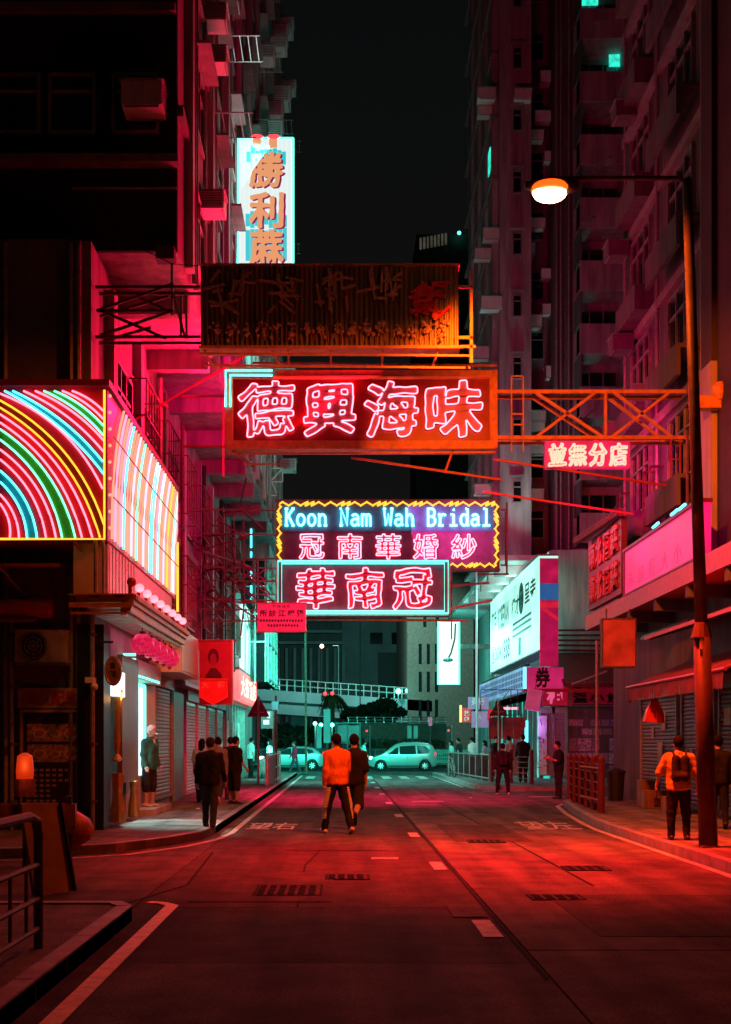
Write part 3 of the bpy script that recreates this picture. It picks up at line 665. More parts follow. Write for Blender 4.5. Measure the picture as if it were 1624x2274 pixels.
# corner column, gilt ornament, plaque, door
t = thing('corner_column', 'polished black and wooden corner column of the marquee shop', 'column', (-4.35, 23, .13))
MB().box(-4.62, -4.16, 22.55, 23.2, .13, 3.72).build('black_shaft', M['black'], t); MB().box(-4.2, -4.1, 24.1, 26.0, .9, 3.3).build('timber_panel', M['wood'], t)
b = MB(); b.lathe((-4.13, 23.7, 1.3), [(.05,0),(.1,.05),(.04,.15),(.07,.4),(.05,.8),(.1,1.2),(.12,1.3),(.05,1.35)], 10); b.build('gilt_ornament', M['gold'], t)
MB().box(-4.2,-4.05,23.25,24.1,2.5,2.95).build('lit_globe', glow('lit_opal', (.8,.95,1), 1.6), t)
b = MB(); b.lathe((-4.1, 23.6, .2), [(.16,0),(.14,.25),(.09,.5),(.12,.9)], 10); b.lathe((-4.1, 25.4, .2), [(.12,0),(.1,.25),(.06,.5),(.09,.7)], 10); b.build('gilt_base', M['gold'], t)
lamp('globe_light', 'POINT', (-3.98, 23.7, 2.5), 6, (1,.42,.1), t, radius=.1)
t = thing('hanging_plaque', 'oval wooden hanging plaque with dark characters by the corner column', 'plaque', (-4.1, 22.4, 3.2))
pl = el(gx(251,22.4), gz(1490,22.4), .15, .26, 20); MB().prism(pl, 1, 22.38, 22.46).build('board', M['wood'], t)
for c_, dz in (('食', 0), ('館', -.15)): put(MB(), c_, (gx(251,22.4)-.06, 22.372, gz(1485,22.4)+dz), UX, UZ, .12, .12, bold=.02).build('carved_character', M['black'], t)
b = MB(); b.tube([(p[0]*.86+gx(251,22.4)*.14, 22.375, p[1]*.86+gz(1490,22.4)*.14) for p in pl], .008, 4, True); b.build('rim', M['gold'], t); MB().bar((-4.45,22.42,3.4), (gx(251,22.4),22.42,3.4), .02, 5).build('hanger', M['black'], t)
t = thing('shop_entrance', 'bright white lit shop entrance edged in teal beneath the lanterns', 'shop entrance', (X0, 27.2, .3))
M['doorlit'] = lit_panel('white_lit_door', (.72,.95,1), 1.5, scale=.8, lo=.8)
MB().box(X0+.06, X0+.1, 26.1, 28.3, .95, 2.85).build('lit_panel', M['doorlit'], t)
MB().box(X0+.1, X0+.13, 26.95, 27.0, .95, 2.85).build('panel_joint', M['steel'], t)
b = MB(); b.box(X0+.1, X0+.15, 28.22, 28.34, .95, 2.9); b.box(X0+.1, X0+.15, 26.05, 28.22, 2.85, 2.92); b.build('teal_edge_tube', M['n_teal'], t)
MB().box(X0, X0+.12, 25.9, 29.8, .13, .94).build('stone_plinth', M['conc'], t); MB().box(X0+.02, X0+.1, 28.4, 30.1, .95, 3.3).build('pale_panel', M['white'], t)
MB().box(X0+.02, X0+.3, 26.0, 29.6, 2.96, 3.35).build('sign_box', M['white'], t)
b = MB()
for i in range(7): b.box(X0+.3, X0+.33, 26.3+i*.45, 26.5+i*.45, 2.99, 3.03)
for i in range(5): b.box(X0+.05, X0+.3, 25.95, 25.99, 3.0+i*.1, 3.05+i*.1)
b.build('led_strip', M['n_teal'], t)
MB().box(X0, -3.9, 26.8, 29.6, .13, .27).build('door_step', M['conc'], t)
lamp('added_patch_spot', 'SPOT', (-4.05, 27.4, 3.2), 1700, (.5,1,.9), t, aim=(.8,-3,-3.2), spot=math.radians(34), blend=.7, radius=.08)  # spot added to throw the entrance's patch of light onto the pavement
lamp('door_light', 'AREA', (X0+.2, 27.1, 1.9), 30, (.62,.95,1), t, (2, 1.8), aim=(1,-.35,-.2))

# ================================================================== side wall of the left corner: sign, menu board, condenser, canopy
t = thing('shop_sign', 'weathered cream sign with four red characters on the dark side wall', 'sign', (-5.1, 22.6, 2.4))
x0, x1, z0, z1 = gx(40,22.6), gx(186,22.6), gz(1573,22.6), gz(1528,22.6)
M['oldcream'] = mat('weathered_cream_board', (.42,.3,.2), .6, 0, .4, 5); MB().box(x0, x1, 22.56, 22.66, z0, z1).build('board', M['oldcream'], t)
b = MB()
for i, c in enumerate('裝頂配匙'): put(b, c, (x0+.1+i*(x1-x0-.16)/4, 22.553, z0+.05), UX, UZ, .24, z1-z0-.1, bold=.02)
b.build('lettering', M['redpaint'], t)
t = thing('menu_board', 'dark framed menu board with food pictures under the weathered cream sign', 'menu board', (-5.1, 22.6, 1.3))
x0, x1, z0, z1 = gx(45,22.6), gx(190,22.6), gz(1825,22.6), gz(1576,22.6)
MB().box(x0, x1, 22.6, 22.66, z0, z1).build('panel', mat('menu_black', (.03,.022,.02), .4), t)
b = MB(); b.box(x0, x1, 22.57, 22.6, z1-.05, z1); b.box(x0, x0+.05, 22.57, 22.6, z0, z1-.05); b.box(x1-.05, x1, 22.57, 22.6, z0, z1-.05); b.build('frame', M['oldcream'], t)
M['food1'] = mat('food_photo', (.5,.3,.15), .4, 0, .5, 14, col2=(.05,.02,.015)); M['plate'] = mat('plate_print', (.55,.5,.42), .4); M['food2'] = mat('food_print', (.4,.14,.05), .5, 0, .5, 30)
for k in range(2):
    za = z1-.42-.36*k; MB().box(x0+.12, x1-.12, 22.59, 22.598, za-.14, za+.17).build('food_picture', M['food1'], t)
    for j, (dx, r) in enumerate(((.22,.12),(.5,.1),(.78,.14))):
        MB().prism(el(x0+.12+dx, za, r, r*.7, 14), 1, 22.583, 22.588).build('printed_plate', M['plate'], t); MB().prism(el(x0+.12+dx, za+.01, r*.65, r*.45, 12), 1, 22.577, 22.581).build('printed_food', M['food2'], t)
b = MB()
for k in range(9):
    zz = z1-1.08-k*.09; n = random.randint(3, 7)
    for j in range(n): b.box(x0+.12+j*.11, x0+.12+j*.11+.07, 22.59, 22.596, zz, zz+.045)
b.build('menu_lines', M['oldcream'], t)['kind'] = 'stuff'
b = MB(); b.prism([(x1-.3,z0+.28),(x1-.16,z0+.28),(x1-.16,z0+.36),(x1-.06,z0+.25),(x1-.16,z0+.2),(x1-.16,z0+.24),(x1-.3,z0+.24)], 1, 22.588, 22.596); b.build('arrow', M['plate'], t)
t = thing('condenser', 'grey outdoor air conditioner with round fan high on the dark side wall', 'air conditioner', (-5, 22.4, 3.1))
x0, x1, z0, z1 = gx(38,22.3), gx(150,22.3), gz(1472,22.3), gz(1400,22.3)
MB().box(x0, x1, 22.15, 22.6, z0, z1).build('casing', M['oldcream'], t); cxx = x0+.32; czz = (z0+z1)/2
MB().prism(el(cxx, czz, .24, .24, 20), 1, 22.13, 22.148).build('fan_opening', M['black'], t)
b = MB()
for r in (.08,.15,.22): b.tube([(cxx+r*math.cos(2*PI*i/18), 22.12, czz+r*math.sin(2*PI*i/18)) for i in range(18)], .006, 4, True)
for i in range(4): b.bar((cxx+.23*math.cos(PI*i/4), 22.12, czz+.23*math.sin(PI*i/4)), (cxx-.23*math.cos(PI*i/4), 22.12, czz-.23*math.sin(PI*i/4)), .005, 4)
b.build('fan_grille', M['steel'], t); b = MB(); b.box(x0, x1, 22.1, 22.68, z0-.05, z0); b.build('bracket', M['rust'], t)
t = thing('metal_canopy', 'thin red lit metal canopy on the left side wall under the marquee', 'canopy', (-6, 22, 4.6))
MB().prism([(21.5,4.58),(22.7,4.72),(22.7,4.78),(21.5,4.64)], 0, -9, -4.7).build('sheet', M['redpaint'], t); [MB().bar((x,21.6,4.58),(x,22.7,4.2), .02, 5).build('brace', M['rust'], t) for x in (-8,-6.4,-5)]
t = thing('cloth_awning', 'rolled dark awning with a red patch of light on the side wall', 'awning', (-5.6, 22.2, 3.9))
b = MB(); b.lathe((-9, 22.1, 3.95), [(.14,0),(.16,.05),(.16,4.0),(.14,4.05)], 12, 'x'); b.build('roll', M['redpaint'], t, True); b = MB(); b.prism([(21.9,3.7),(22.68,4.05),(22.68,4.08),(21.9,3.73)], 0, -9, -5.2); b.build('cloth', M['redpaint'], t)
t = thing('security_camera', 'small pale security camera beside the black column', 'camera', (-4.4, 22.4, 2.6))
MB().box(-4.42, -4.28, 22.2, 22.5, 2.68, 2.78).build('arm', M['white'], t); MB().ball((-4.27, 22.25, 2.62), .07, 10, 6).build('dome', M['white'], t, True)
for i, (px, lab) in enumerate(((205,'thin red banded drain pipe in front of the black column'),(25,'rusty drain pipe at the far left of the side wall'))):
    t = thing('drain_pipe', lab, 'pipe', (gx(px,22.4), 22.4, .13)); x = gx(px, 22.42)
    MB().bar((x, 22.42, .13), (x, 22.42, 4.0), .045, 8).build('pipe', M['steel'], t); b = MB(); [b.bar((x,22.42,z),(x,22.42,z+.06), .06, 8) for z in (.6,1.6,2.6,3.5)]; b.build('collar', M['rust'], t)
    [MB().box(x-.07, x+.07, 22.42, 22.7, z+.01, z+.05).build('pipe_clip', M['rust'], t) for z in (.6,1.6,2.6,3.5)]
# ================================================================== signs across the street
def bars(root, segs, m, r=.03, name='strut', n=4):
    for p, q in segs: MB().bar(p, q, r, n).build(name, M[m] if isinstance(m, str) else m, root)
def A(px, py, Y, dy=0): v = at(px, py, Y); v.y += dy; return v
def strokes(mb, c, w, h, n, r, seed):
    rs = random.Random(seed)
    for i in range(n):
        x, z = c[0]+rs.uniform(-w, w)*.5, c[2]+rs.uniform(-h, h)*.5; a = rs.choice([0, 0, PI/2, PI/2, .6, -.7])+rs.uniform(-.25, .25); l = rs.uniform(.25, .7)*min(w, h)
        mb.bar((x-math.cos(a)*l/2, c[1], z-math.sin(a)*l/2), (x+math.cos(a)*l/2, c[1]-rs.uniform(0,.03), z+math.sin(a)*l/2), r, 4)
def neon_char(root, ch, px0, px1, py0, py1, Y, tube, face, lift=.06, bold=.05, r=.02, shear=.0, skew=.05, wob=.012):
    x0, x1, z0, z1 = gx(px0, Y), gx(px1, Y), gz(py1, Y), gz(py0, Y)
    def deform(mb):
        w, h = x1-x0, z1-z0
        for i, (x, y, z) in enumerate(mb.v):
            u, v = (x-x0)/w, (z-z0)/h
            mb.v[i] = (x+shear*h*(v-.5)+wob*w*math.sin(7*v+3*u), y, z+skew*h*(u-.5)+wob*h*math.sin(8*u+4*v))
        return mb
    fv, ff, loops = brush(ch, bold*.62, .012); o_ = Vector((x0, Y-lift, z0)); u_, v_ = UX*(x1-x0), UZ*(z1-z0)
    c = MB(); c.geo((fv, ff), o_, u_, v_, Vector((0,-1,0))); o = deform(c).build('character', face, root, fix=False)
    t = MB()
    for l in loops: t.tube([o_+u_*p[0]+v_*p[1]+Vector((0,-.03,0)) for p in l], r, 4, True)
    deform(t).build('neon_tube', tube, o)
M['n_face'] = mat('pale_pink_letter_face', (.42,.16,.2), .4, 0, .1, 4); M['board1'] = mat('deep_red_sign_board', (.22,.012,.018), .3, 0, .35, 3)
M['frame_or'] = mat('rusty_orange_painted_frame', (.62,.30,.10), .5, 0, .35, 5); M['board2'] = mat('dark_plum_sign_board', (.13,.09,.14), .6, 0, .3, 3, spec=.2)
M['corr'] = mat('grimy_corrugated_sheet', (.34,.27,.17), .55, .2, .5, 2, streak=True)
M['orn'] = mat('rusted_letter_channel', (.6,.42,.3), .55, .2, .4, 12); M['ornr'] = mat('red_enamelled_letter', (.85,.05,.05), .35, 0, .3, 9)
# ---- 1: the unlit corrugated sign nearest to the camera
Y = 23.0
s1 = thing('hanging_sign', 'large unlit corrugated sign with rusted letters, uppermost across the street', 'sign', (gx(730,Y), Y, 8.7))
x0, x1, z0, z1 = gx(446,Y), gx(1018,Y), gz(770,Y), gz(592,Y)
b = MB(); n = 52; pw = (x1-x0)/n
for i in range(n):
    a = x0+i*pw; p = [(a, Y), (a+pw*.25, Y-.05), (a+pw*.5, Y-.05), (a+pw*.75, Y), (a+pw, Y)]
    for q, w in zip(p, p[1:]): b.quad((q[0],q[1],z0),(w[0],w[1],z0),(w[0],w[1],z1),(q[0],q[1],z1))
b.build('corrugated_face', M['corr'], s1); MB().box(x0, x1, Y+.01, Y+.35, z0, z1).build('casing', M['rust'], s1)
b = MB(); b.box(x0-.03, x1+.03, Y-.09, Y+.38, z1, z1+.03); b.box(x0-.03, x1+.03, Y-.09, Y+.38, z0-.05, z0); b.build('rim', M['frame_or'], s1)
for i, px in enumerate((510, 620, 735, 850)):
    b = MB(); strokes(b, (gx(px,Y), Y-.1, gz(655,Y)), .62, .6, 16, .03, i); b.build('letter', M['orn'], s1)
b = MB(); strokes(b, (gx(955,Y), Y-.1, gz(665,Y)), .5, .6, 30, .04, 9); b.build('letter', M['ornr'], s1)['label'] = 'bright red letter at the right end'
for i in range(16):
    b = MB(); rq = random.Random(40+i); strokes(b, (gx(480+i*33.5,Y), Y-.1, gz(735,Y)), .12, .24, 6, .014, 20+i)
    for _ in range(9): b.ball((gx(480+i*33.5,Y)+rq.gauss(0,.05), Y-.1-rq.uniform(0,.04), gz(735,Y)+rq.gauss(0,.075)), rq.uniform(.022,.042), 6, 4)
    b.build('small_letter', M['orn'], s1)['kind'] = 'stuff'
b = MB(); rs = random.Random(3)
for i in range(36): xx = x0+.15+i*.125; b.bar((xx, Y-.08, z0+.02+rs.uniform(0,.1)), (xx, Y-.08, z0+.12+rs.uniform(0,.14)), .008, 4)
b.build('tube_support', M['frame_or'], s1)['kind'] = 'stuff'
sg = []
for dy in (0, .35): sg += [(A(445,637,Y,dy), A(212,637,Y,dy)), (A(445,748,Y,dy), A(212,748,Y,dy))]
sg += [(A(215,690,Y), A(385,690,Y)), (A(215,690,Y), A(385,630,Y)), (A(215,690,Y,.3), A(370,645,Y,.3)), (A(225,690,Y), A(370,752,Y)), (A(222,745,Y), A(385,690,Y)), (A(300,650,Y,.2), A(385,690,Y,.2)), (A(225,745,Y,.3), A(330,715,Y,.3))]
bars(s1, sg, 'rust', .032)
bars(s1, [(A(382,584,Y), A(382,700,Y)), (A(402,660,Y), A(402,750,Y)), (A(384,650,Y), A(410,745,Y)), (A(410,640,Y,.2), A(412,745,Y,.2))], 'steel', .03, 'mast')
bars(s1, [(A(382,586,Y), A(445,590,Y)), (A(382,586,Y), A(300,545,Y))], 'cable', .008, 'stay_wire', 5)
bars(s1, [(A(1047,600,Y), A(1047,806,Y)), (A(1018,637,Y), A(1050,637,Y)), (A(990,770,Y), A(1056,770,Y)), (A(1018,750,Y), A(1050,750,Y))], 'frame_or', .035, 'side_post')
bars(s1, [(A(446,785,Y), A(1048,790,Y)), (A(450,800,Y,.3), A(1048,806,Y,.3)), (A(450,772,Y), A(470,806,Y,.3)), (A(640,772,Y), A(640,800,Y,.3)), (A(735,772,Y), A(735,800,Y,.3)), (A(850,772,Y), A(850,800,Y,.3)), (A(975,772,Y), A(965,800,Y,.3)), (A(600,772,Y), A(620,800,Y,.3))], 'frame_or', .025, 'underframe')
for px in (740, 955): bars(s1, [(A(px,592,Y,.1), A(px,580,Y,.1))], 'alum', .012, 'spike')
# ---- 2: red neon sign
Y = 30.0
s2 = thing('neon_sign', 'long dark red neon sign with four pink characters in a rusty orange frame', 'neon sign', (gx(800,Y), Y, 8.4))
x0, x1, z0, z1 = gx(502,Y), gx(1103,Y), gz(998,Y), gz(826,Y)
MB().box(x0+.1, x1-.1, Y, Y+.4, z0+.1, z1-.1).build('board', M['board1'], s2)
b = MB(); b.box(x0, x1, Y-.16, Y+.55, z1-.17, z1); b.box(x0, x1, Y-.16, Y+.55, z0, z0+.17); b.box(x0, x0+.17, Y-.16, Y+.55, z0+.17, z1-.17); b.box(x1-.17, x1, Y-.16, Y+.55, z0+.17, z1-.17); b.build('frame', M['frame_or'], s2)
b = MB(); b.box(x0+.17, x1-.17, Y-.19, Y-.161, z1-.16, z1-.13); b.box(x0+.05, x1-.05, Y-.2, Y-.161, z0-.03, z0+.03); b.box(x1-.06, x1+.0, Y-.2, Y-.161, z0, z1); b.build('frame_trim', M['frame_or'], s2)
for ch, a, c, d, e in (('德',533,652,852,968),('興',677,788,855,966),('海',814,926,852,968),('味',950,1068,852,968)):
    neon_char(s2, ch, a, c, d, e, Y-.02, M['n_pink'], M['n_face'], bold=.062 if ch == '味' else .036 if ch == '德' else .045, r=.016, skew=.07, wob=.012)
for d_ in (0, .11):
    b = MB(); b.tube([A(501,908,Y)+Vector((d_+.02,-.2,0)), A(501,828,Y)+Vector((d_+.02,-.2,-d_)), A(606,828,Y)+Vector((0,-.2,-d_))], .026, 6); b.build('cyan_tube', M['n_cyan'], s2)
MB().box(x0-.05, gx(607,Y), Y-.17, Y-.1, z1-.2, z1+.06).build('corner_panel', M['corr'], s2)
rail = []
for dy in (0, .5): rail += [(A(1103,870,Y,dy), A(1536,870,Y,dy)), (A(1103,972,Y,dy), A(1536,972,Y,dy))]
bars(s2, rail, 'frame_or', .06, 'truss_rail')
bars(s2, [(A(1345,872,Y), A(1345,970,Y)), (A(1190,872,Y), A(1338,970,Y)), (A(1192,970,Y), A(1322,872,Y)), (A(1365,872,Y), A(1492,970,Y)), (A(1360,970,Y), A(1486,872,Y)), (A(1190,870,Y,.5), A(1340,970,Y,.5)), (A(1360,870,Y,.5), A(1490,970,Y,.5)), (A(1345,870,Y), A(1345,870,Y,.5)), (A(1490,972,Y), A(1490,972,Y,.5))], 'frame_or', .046, 'truss_brace')
bars(s2, [(A(1135,838,Y,-.1), A(1135,1006,Y,-.1)), (A(1161,838,Y,-.1), A(1161,1006,Y,-.1)), (A(1135,838,Y,-.1), A(1161,838,Y,-.1)), (A(1135,922,Y,-.1), A(1161,922,Y,-.1)), (A(1135,945,Y,-.1), A(1161,945,Y,-.1))], 'frame_or', .022, 'ladder_frame')
bars(s2, [(A(1096,1020,Y), A(1480,1078,Y)), (A(1096,1055,Y,2), A(1450,1108,Y,2)), (A(780,1010,Y,.3), A(1120,1060,Y,.3)), (A(1006,1000,Y), A(988,1050,Y))], 'redpaint', .035, 'stay_bar')
bars(s2, [(A(1490,975,Y), A(1490,1180,Y)), (A(1511,975,Y), A(1511,1180,Y)), (A(1490,1020,Y), A(1511,1020,Y)), (A(1490,1060,Y), A(1511,1060,Y)), (A(1490,1105,Y), A(1511,1105,Y)), (A(1490,1150,Y), A(1511,1150,Y))], 'redpaint', .024, 'ladder')
bars(s2, [(A(512,1008,Y), A(1100,1004,Y)), (A(515,1000,Y), A(560,1025,Y,.6)), (A(540,1022,Y,.4), A(620,1022,Y,.4)), (A(560,800,Y,.2), A(1104,806,Y,.2)), (A(600,815,Y), A(1104,812,Y))], 'frame_or', .03, 'underframe')
bars(s2, [(A(218,772,Y-5), A(372,905,Y)), (A(270,950,Y-3), A(570,775,Y)), (A(400,872,Y,.3), A(500,872,Y,.3)), (A(400,985,Y,.3), A(502,985,Y,.3)), (A(470,700,Y,3), A(470,1000,Y,3))], 'redpaint', .03, 'stay_bar')
lamp('neon_light', 'AREA', (gx(800,Y), Y-.35, (z0+z1)/2), 1250, (1,.002,.05), s2, (5.4, 1.2), aim=(-.35,-1,.45)); lamp('neon_light', 'AREA', (gx(800,Y), Y-.36, (z0+z1)/2), 200, (1,.002,.06), s2, (5.4, 1.0), aim=(.25,-1,-1.1), spread=1.0)
lamp('neon_light', 'AREA', (-2.5, Y-.5, 9.4), 480, (1,.003,.05), s2, (.5, 1.0), aim=(-.7,-.9,.22))
lamp('neon_light', 'AREA', (gx(800,Y), Y+.75, (z0+z1)/2), 950, (1,.004,.12), s2, (5.4, 1.2), aim=(.1,1,.1)); lamp('neon_light', 'AREA', (gx(800,Y), Y+.76, (z0+z1)/2), 900, (1,.002,.07), s2, (5.4, 1.0), aim=(0,1,-1.25), spread=1.0)
# small pink sign hanging from the truss
t = thing('neon_sign', 'small pink neon sign with four cream characters hanging under the orange truss', 'neon sign', (gx(1304,Y), Y, 8.0))
x0, x1, z0, z1 = gx(1211,Y), gx(1398,Y), gz(1040,Y), gz(981,Y)
MB().box(x0, x1, Y-.1, Y+.15, z0, z1).build('board', lit_panel('magenta_lit_board', (1,.015,.12), .75, (.5,.05,.2), 2, .6), t)
for i, ch in enumerate('並無分店'): neon_char(t, ch, 1219+i*45, 1219+i*45+37, 987, 1034, Y-.1, neon('cream_pink_neon', (1,.5,.35), 1.5) if not i else M['n_w2'], M['cream'], .03, .03, .022, 0, .05, .01); M.setdefault('n_w2', bpy.data.materials['cream_pink_neon'])
b = MB(); [b.box(gx(p,Y), gx(p,Y)+.12, Y-.08, Y+.1, z1, z1+.06) for p in (1225,1290,1350)]; b.build('hanger', M['redpaint'], t)
lamp('neon_light', 'AREA', (gx(1304,Y), Y-.3, 8.3), 90, (1,.02,.15), t, (1.9, .5), aim=(0,-1,-.2)); lamp('neon_light', 'AREA', (gx(1304,Y), Y+.4, 8.3), 130, (1,.002,.2), t, (1.9, .5), aim=(.7,1,.15), spread=1.7)
# ---- 3: bridal shop sign
Y = 45.0
s3 = thing('neon_sign', 'wide neon sign with cyan latin lettering over pink characters and a curly yellow border', 'neon sign', (gx(860,Y), Y, 7.7))
x0, x1, z0, z1 = gx(613,Y), gx(1110,Y), gz(1264,Y), gz(1112,Y)
MB().box(x0, x1, Y, Y+.4, z0, z1).build('board', M['board2'], s3)
MB().box(gx(624,Y), gx(1098,Y), Y-.03, Y-.001, gz(1180,Y), gz(1122,Y)).build('blue_glow_band', mat('glow_tinted_band', (.05,.2,.32), .6, 0, .3, 3, spec=.2), s3)  # blue colour carries the cyan glow of the lettering on the board
b = MB(); b.box(x0-.02, x1+.02, Y-.03, Y+.43, z1, z1+.05); b.box(x0-.02, x1+.02, Y-.03, Y+.43, z0-.05, z0); b.build('rim', M['rust'], s3)
def curly(p, q, n, amp, Yc):
    p, q = Vector(p), Vector(q); d = (q-p); L_ = d.length; d.normalize(); w = Vector((-d.z, 0, d.x)); pts = []
    m = n*16
    for i in range(m+1):
        t_ = i/m; k = t_*n; ph = (k % 1)*2*PI; sc = int(k) % 3 == 2
        o = p+d*(L_*t_); o = o+w*(amp*math.sin(ph*(1 if not sc else 2)))+d*(amp*1.5*math.sin(2*ph) if sc else amp*.5*math.sin(2*ph)); pts.append((o.x, Yc, o.z))
    return pts
for p, q, n in (((x0+.13,0,z1-.12),(x1-.13,0,z1-.12),18),((x0+.12,0,z0+.1),(x0+.12,0,z1-.15),7),((x1-.12,0,z0+.1),(x1-.12,0,z1-.15),7),((gx(1000,Y),0,z0+.13),(x1-.13,0,z0+.13),5)):
    MB().tube(curly(p, q, n, .075, Y-.08), .03, 5).build('border_tube', M['n_yel'], s3)
# typewriter lettering drawn stroke by stroke
def arc(cx, cy, rx, ry, a0, a1, n=9): return [(cx+rx*math.cos(math.radians(a0+(a1-a0)*i/(n-1))), cy+ry*math.sin(math.radians(a0+(a1-a0)*i/(n-1)))) for i in range(n)]
X = .66
LT = {'K': [[(.16,0),(.16,1)],[(.02,0),(.32,0)],[(.02,1),(.32,1)],[(.82,1),(.16,.42)],[(.36,.58),(.84,0)],[(.68,1),(.96,1)],[(.7,0),(.98,0)]],
 'o': [arc(.5,.33,.36,.34,0,360,14)], 'n': [[(.18,0),(.18,X)],[(.05,X),(.18,X)],[(.04,0),(.34,0)],arc(.48,.36,.3,.3,180,0)+[(.78,0)],[(.64,0),(.94,0)]],
 'N': [[(.18,0),(.18,1),(.8,0),(.8,1)],[(.04,0),(.34,0)],[(.04,1),(.2,1)],[(.66,1),(.95,1)]], 'a': [arc(.46,.46,.3,.2,150,0)+[(.76,.06),(.92,0)],[(.76,.38),(.4,.38)]+arc(.4,.19,.28,.19,90,270)+[(.6,.02),(.76,.14)]],
 'm': [[(.1,0),(.1,X)],[(0,X),(.1,X)],arc(.3,.42,.2,.24,180,0)+[(.5,0)],arc(.7,.42,.2,.24,180,0)+[(.9,0)],[(0,0),(.2,0)],[(.42,0),(.6,0)],[(.82,0),(1,0)]],
 'W': [[(.1,1),(.28,0),(.5,.7),(.72,0),(.9,1)],[(0,1),(.28,1)],[(.72,1),(1,1)]], 'h': [[(.18,0),(.18,1)],[(.05,1),(.18,1)],[(.04,0),(.34,0)],arc(.48,.36,.3,.3,180,0)+[(.78,0)],[(.64,0),(.94,0)]],
 'B': [[(.16,0),(.16,1)],[(.04,1),(.5,1)]+arc(.5,.77,.28,.23,90,-90)+[(.16,.54)],[(.5,.54)]+arc(.5,.27,.34,.27,90,-90)+[(.04,0)]], 'r': [[(.26,0),(.26,X)],[(.06,X),(.26,X)],[(.06,0),(.56,0)],arc(.58,.36,.32,.3,180,50)],
 'i': [[(.2,X),(.5,X),(.5,0)],[(.14,0),(.86,0)],[(.48,.9),(.5,.98),(.52,.9)]], 'd': [[(.6,1),(.8,1),(.8,0),(.95,0)],arc(.46,.33,.34,.34,0,360,14)], 'l': [[(.2,1),(.5,1),(.5,0)],[(.14,0),(.86,0)]]}
txt = 'Koon Nam Wah Bridal'; cw = (gx(1092,Y)-gx(632,Y))/len(txt); hh = gz(1131,Y)-gz(1168,Y)
for i, ch in enumerate(txt):
    if ch == ' ': continue
    b = MB()
    for st in LT[ch]: b.tube([(gx(632,Y)+cw*(i+.04+p[0]*.92), Y-.1, gz(1168,Y)+hh*p[1]) for p in st], .042, 5)
    b.build('letter', neon('ice_blue_neon', (.13,.85,.9), 5.5) if i == 0 else bpy.data.materials['ice_blue_neon'], s3)
M['board_face3'] = mat('rose_letter_face', (.4,.05,.1), .4)
for ch, a in zip('冠南華婚紗', (666,751,836,919,1004)): neon_char(s3, ch, a, a+53, 1188, 1241, Y-.02, M['n_pink'], M['board_face3'], .05, .03, .021, 0, 0, .004)
bars(s3, [(A(1112,1132,Y), A(1126,1132,Y)), (A(1126,1115,Y), A(1126,1275,Y)), (A(1112,1255,Y), A(1126,1255,Y)), (A(1060,1275,Y), A(1130,1275,Y)), (A(1126,1255,Y,.3), A(1126,1132,Y,.3))], 'rust', .04, 'bracket')
bars(s3, [(A(1003,1265,Y), A(1003,1700,Y)[:2]+(gz(1400,Y),) if 0 else A(1003,1420,Y))], 'steel', .03, 'drop_rod')
lamp('neon_light', 'AREA', (gx(860,Y), Y-.3, 9.3), 20, (.06,.8,1), s3, (6.8, .7), aim=(0,-1,-.3)); lamp('neon_light', 'AREA', (gx(860,Y), Y-.3, 8.2), 130, (1,.01,.12), s3, (6.4, .7), aim=(0,-1,-.4))
lamp('neon_light', 'AREA', (gx(860,Y), Y+.6, 8.9), 220, (1,.06,.35), s3, (7, 2), aim=(.7,1,.15), spread=1.6)
# ---- 4: lower neon sign framed in teal
Y = 42.0
s4 = thing('neon_sign', 'neon sign with three pink characters framed by double teal tubes, lowest across the street', 'neon sign', (gx(806,Y), Y, 5.8))
x0, x1, z0, z1 = gx(616,Y), gx(997,Y), gz(1364,Y), gz(1246,Y)
MB().box(x0+.02, x1-.02, Y, Y+.4, z0+.02, z1-.02).build('board', M['board2'], s4)
b = MB(); b.box(x0, x1, Y-.05, Y+.45, z1-.02, z1+.04); b.box(x0, x1, Y-.05, Y+.45, z0-.06, z0+.02); b.box(x0-.05, x0+.02, Y-.05, Y+.45, z0, z1-.02); b.box(x1-.02, x1+.05, Y-.05, Y+.45, z0, z1-.02); b.build('frame', M['steel'], s4)
for d_ in (.03, .15): MB().tube([(x0+d_,Y-.12,z0+d_*.6),(x1-d_,Y-.12,z0+d_*.6),(x1-d_,Y-.12,z1-d_*.6),(x0+d_,Y-.12,z1-d_*.6)], .03, 6, True).build('border_tube', M['n_teal'], s4)
for ch, a, c in (('華',661,741),('南',771,850),('冠',874,958)): neon_char(s4, ch, a, c, 1266, 1349, Y-.02, M['n_pink'], M['board_face3'], .06, .045, .021, 0, .06, .02)
bars(s4, [(A(998,1352,Y), A(1094,1333,Y)), (A(640,1372,Y,.4), A(1040,1376,Y,.4)), (A(1000,1300,Y,.2), A(1090,1290,Y,.5))], 'steel', .05, 'stay_bar')
lamp('neon_light', 'AREA', (gx(806,Y), Y-.3, 6.7), 130, (1,.01,.1), s4, (5, 1.2), aim=(0,-1,-.5)); lamp('neon_light', 'AREA', (gx(806,Y), Y-.3, 5.9), 8, (.06,1,.8), s4, (5.4, .2), aim=(0,-1,-.6))
lamp('neon_light', 'AREA', (gx(806,Y), Y+.6, 6.6), 1000, (.05,1,.72), s4, (5, 1.4), aim=(-.1,1,-.16), spread=.8)
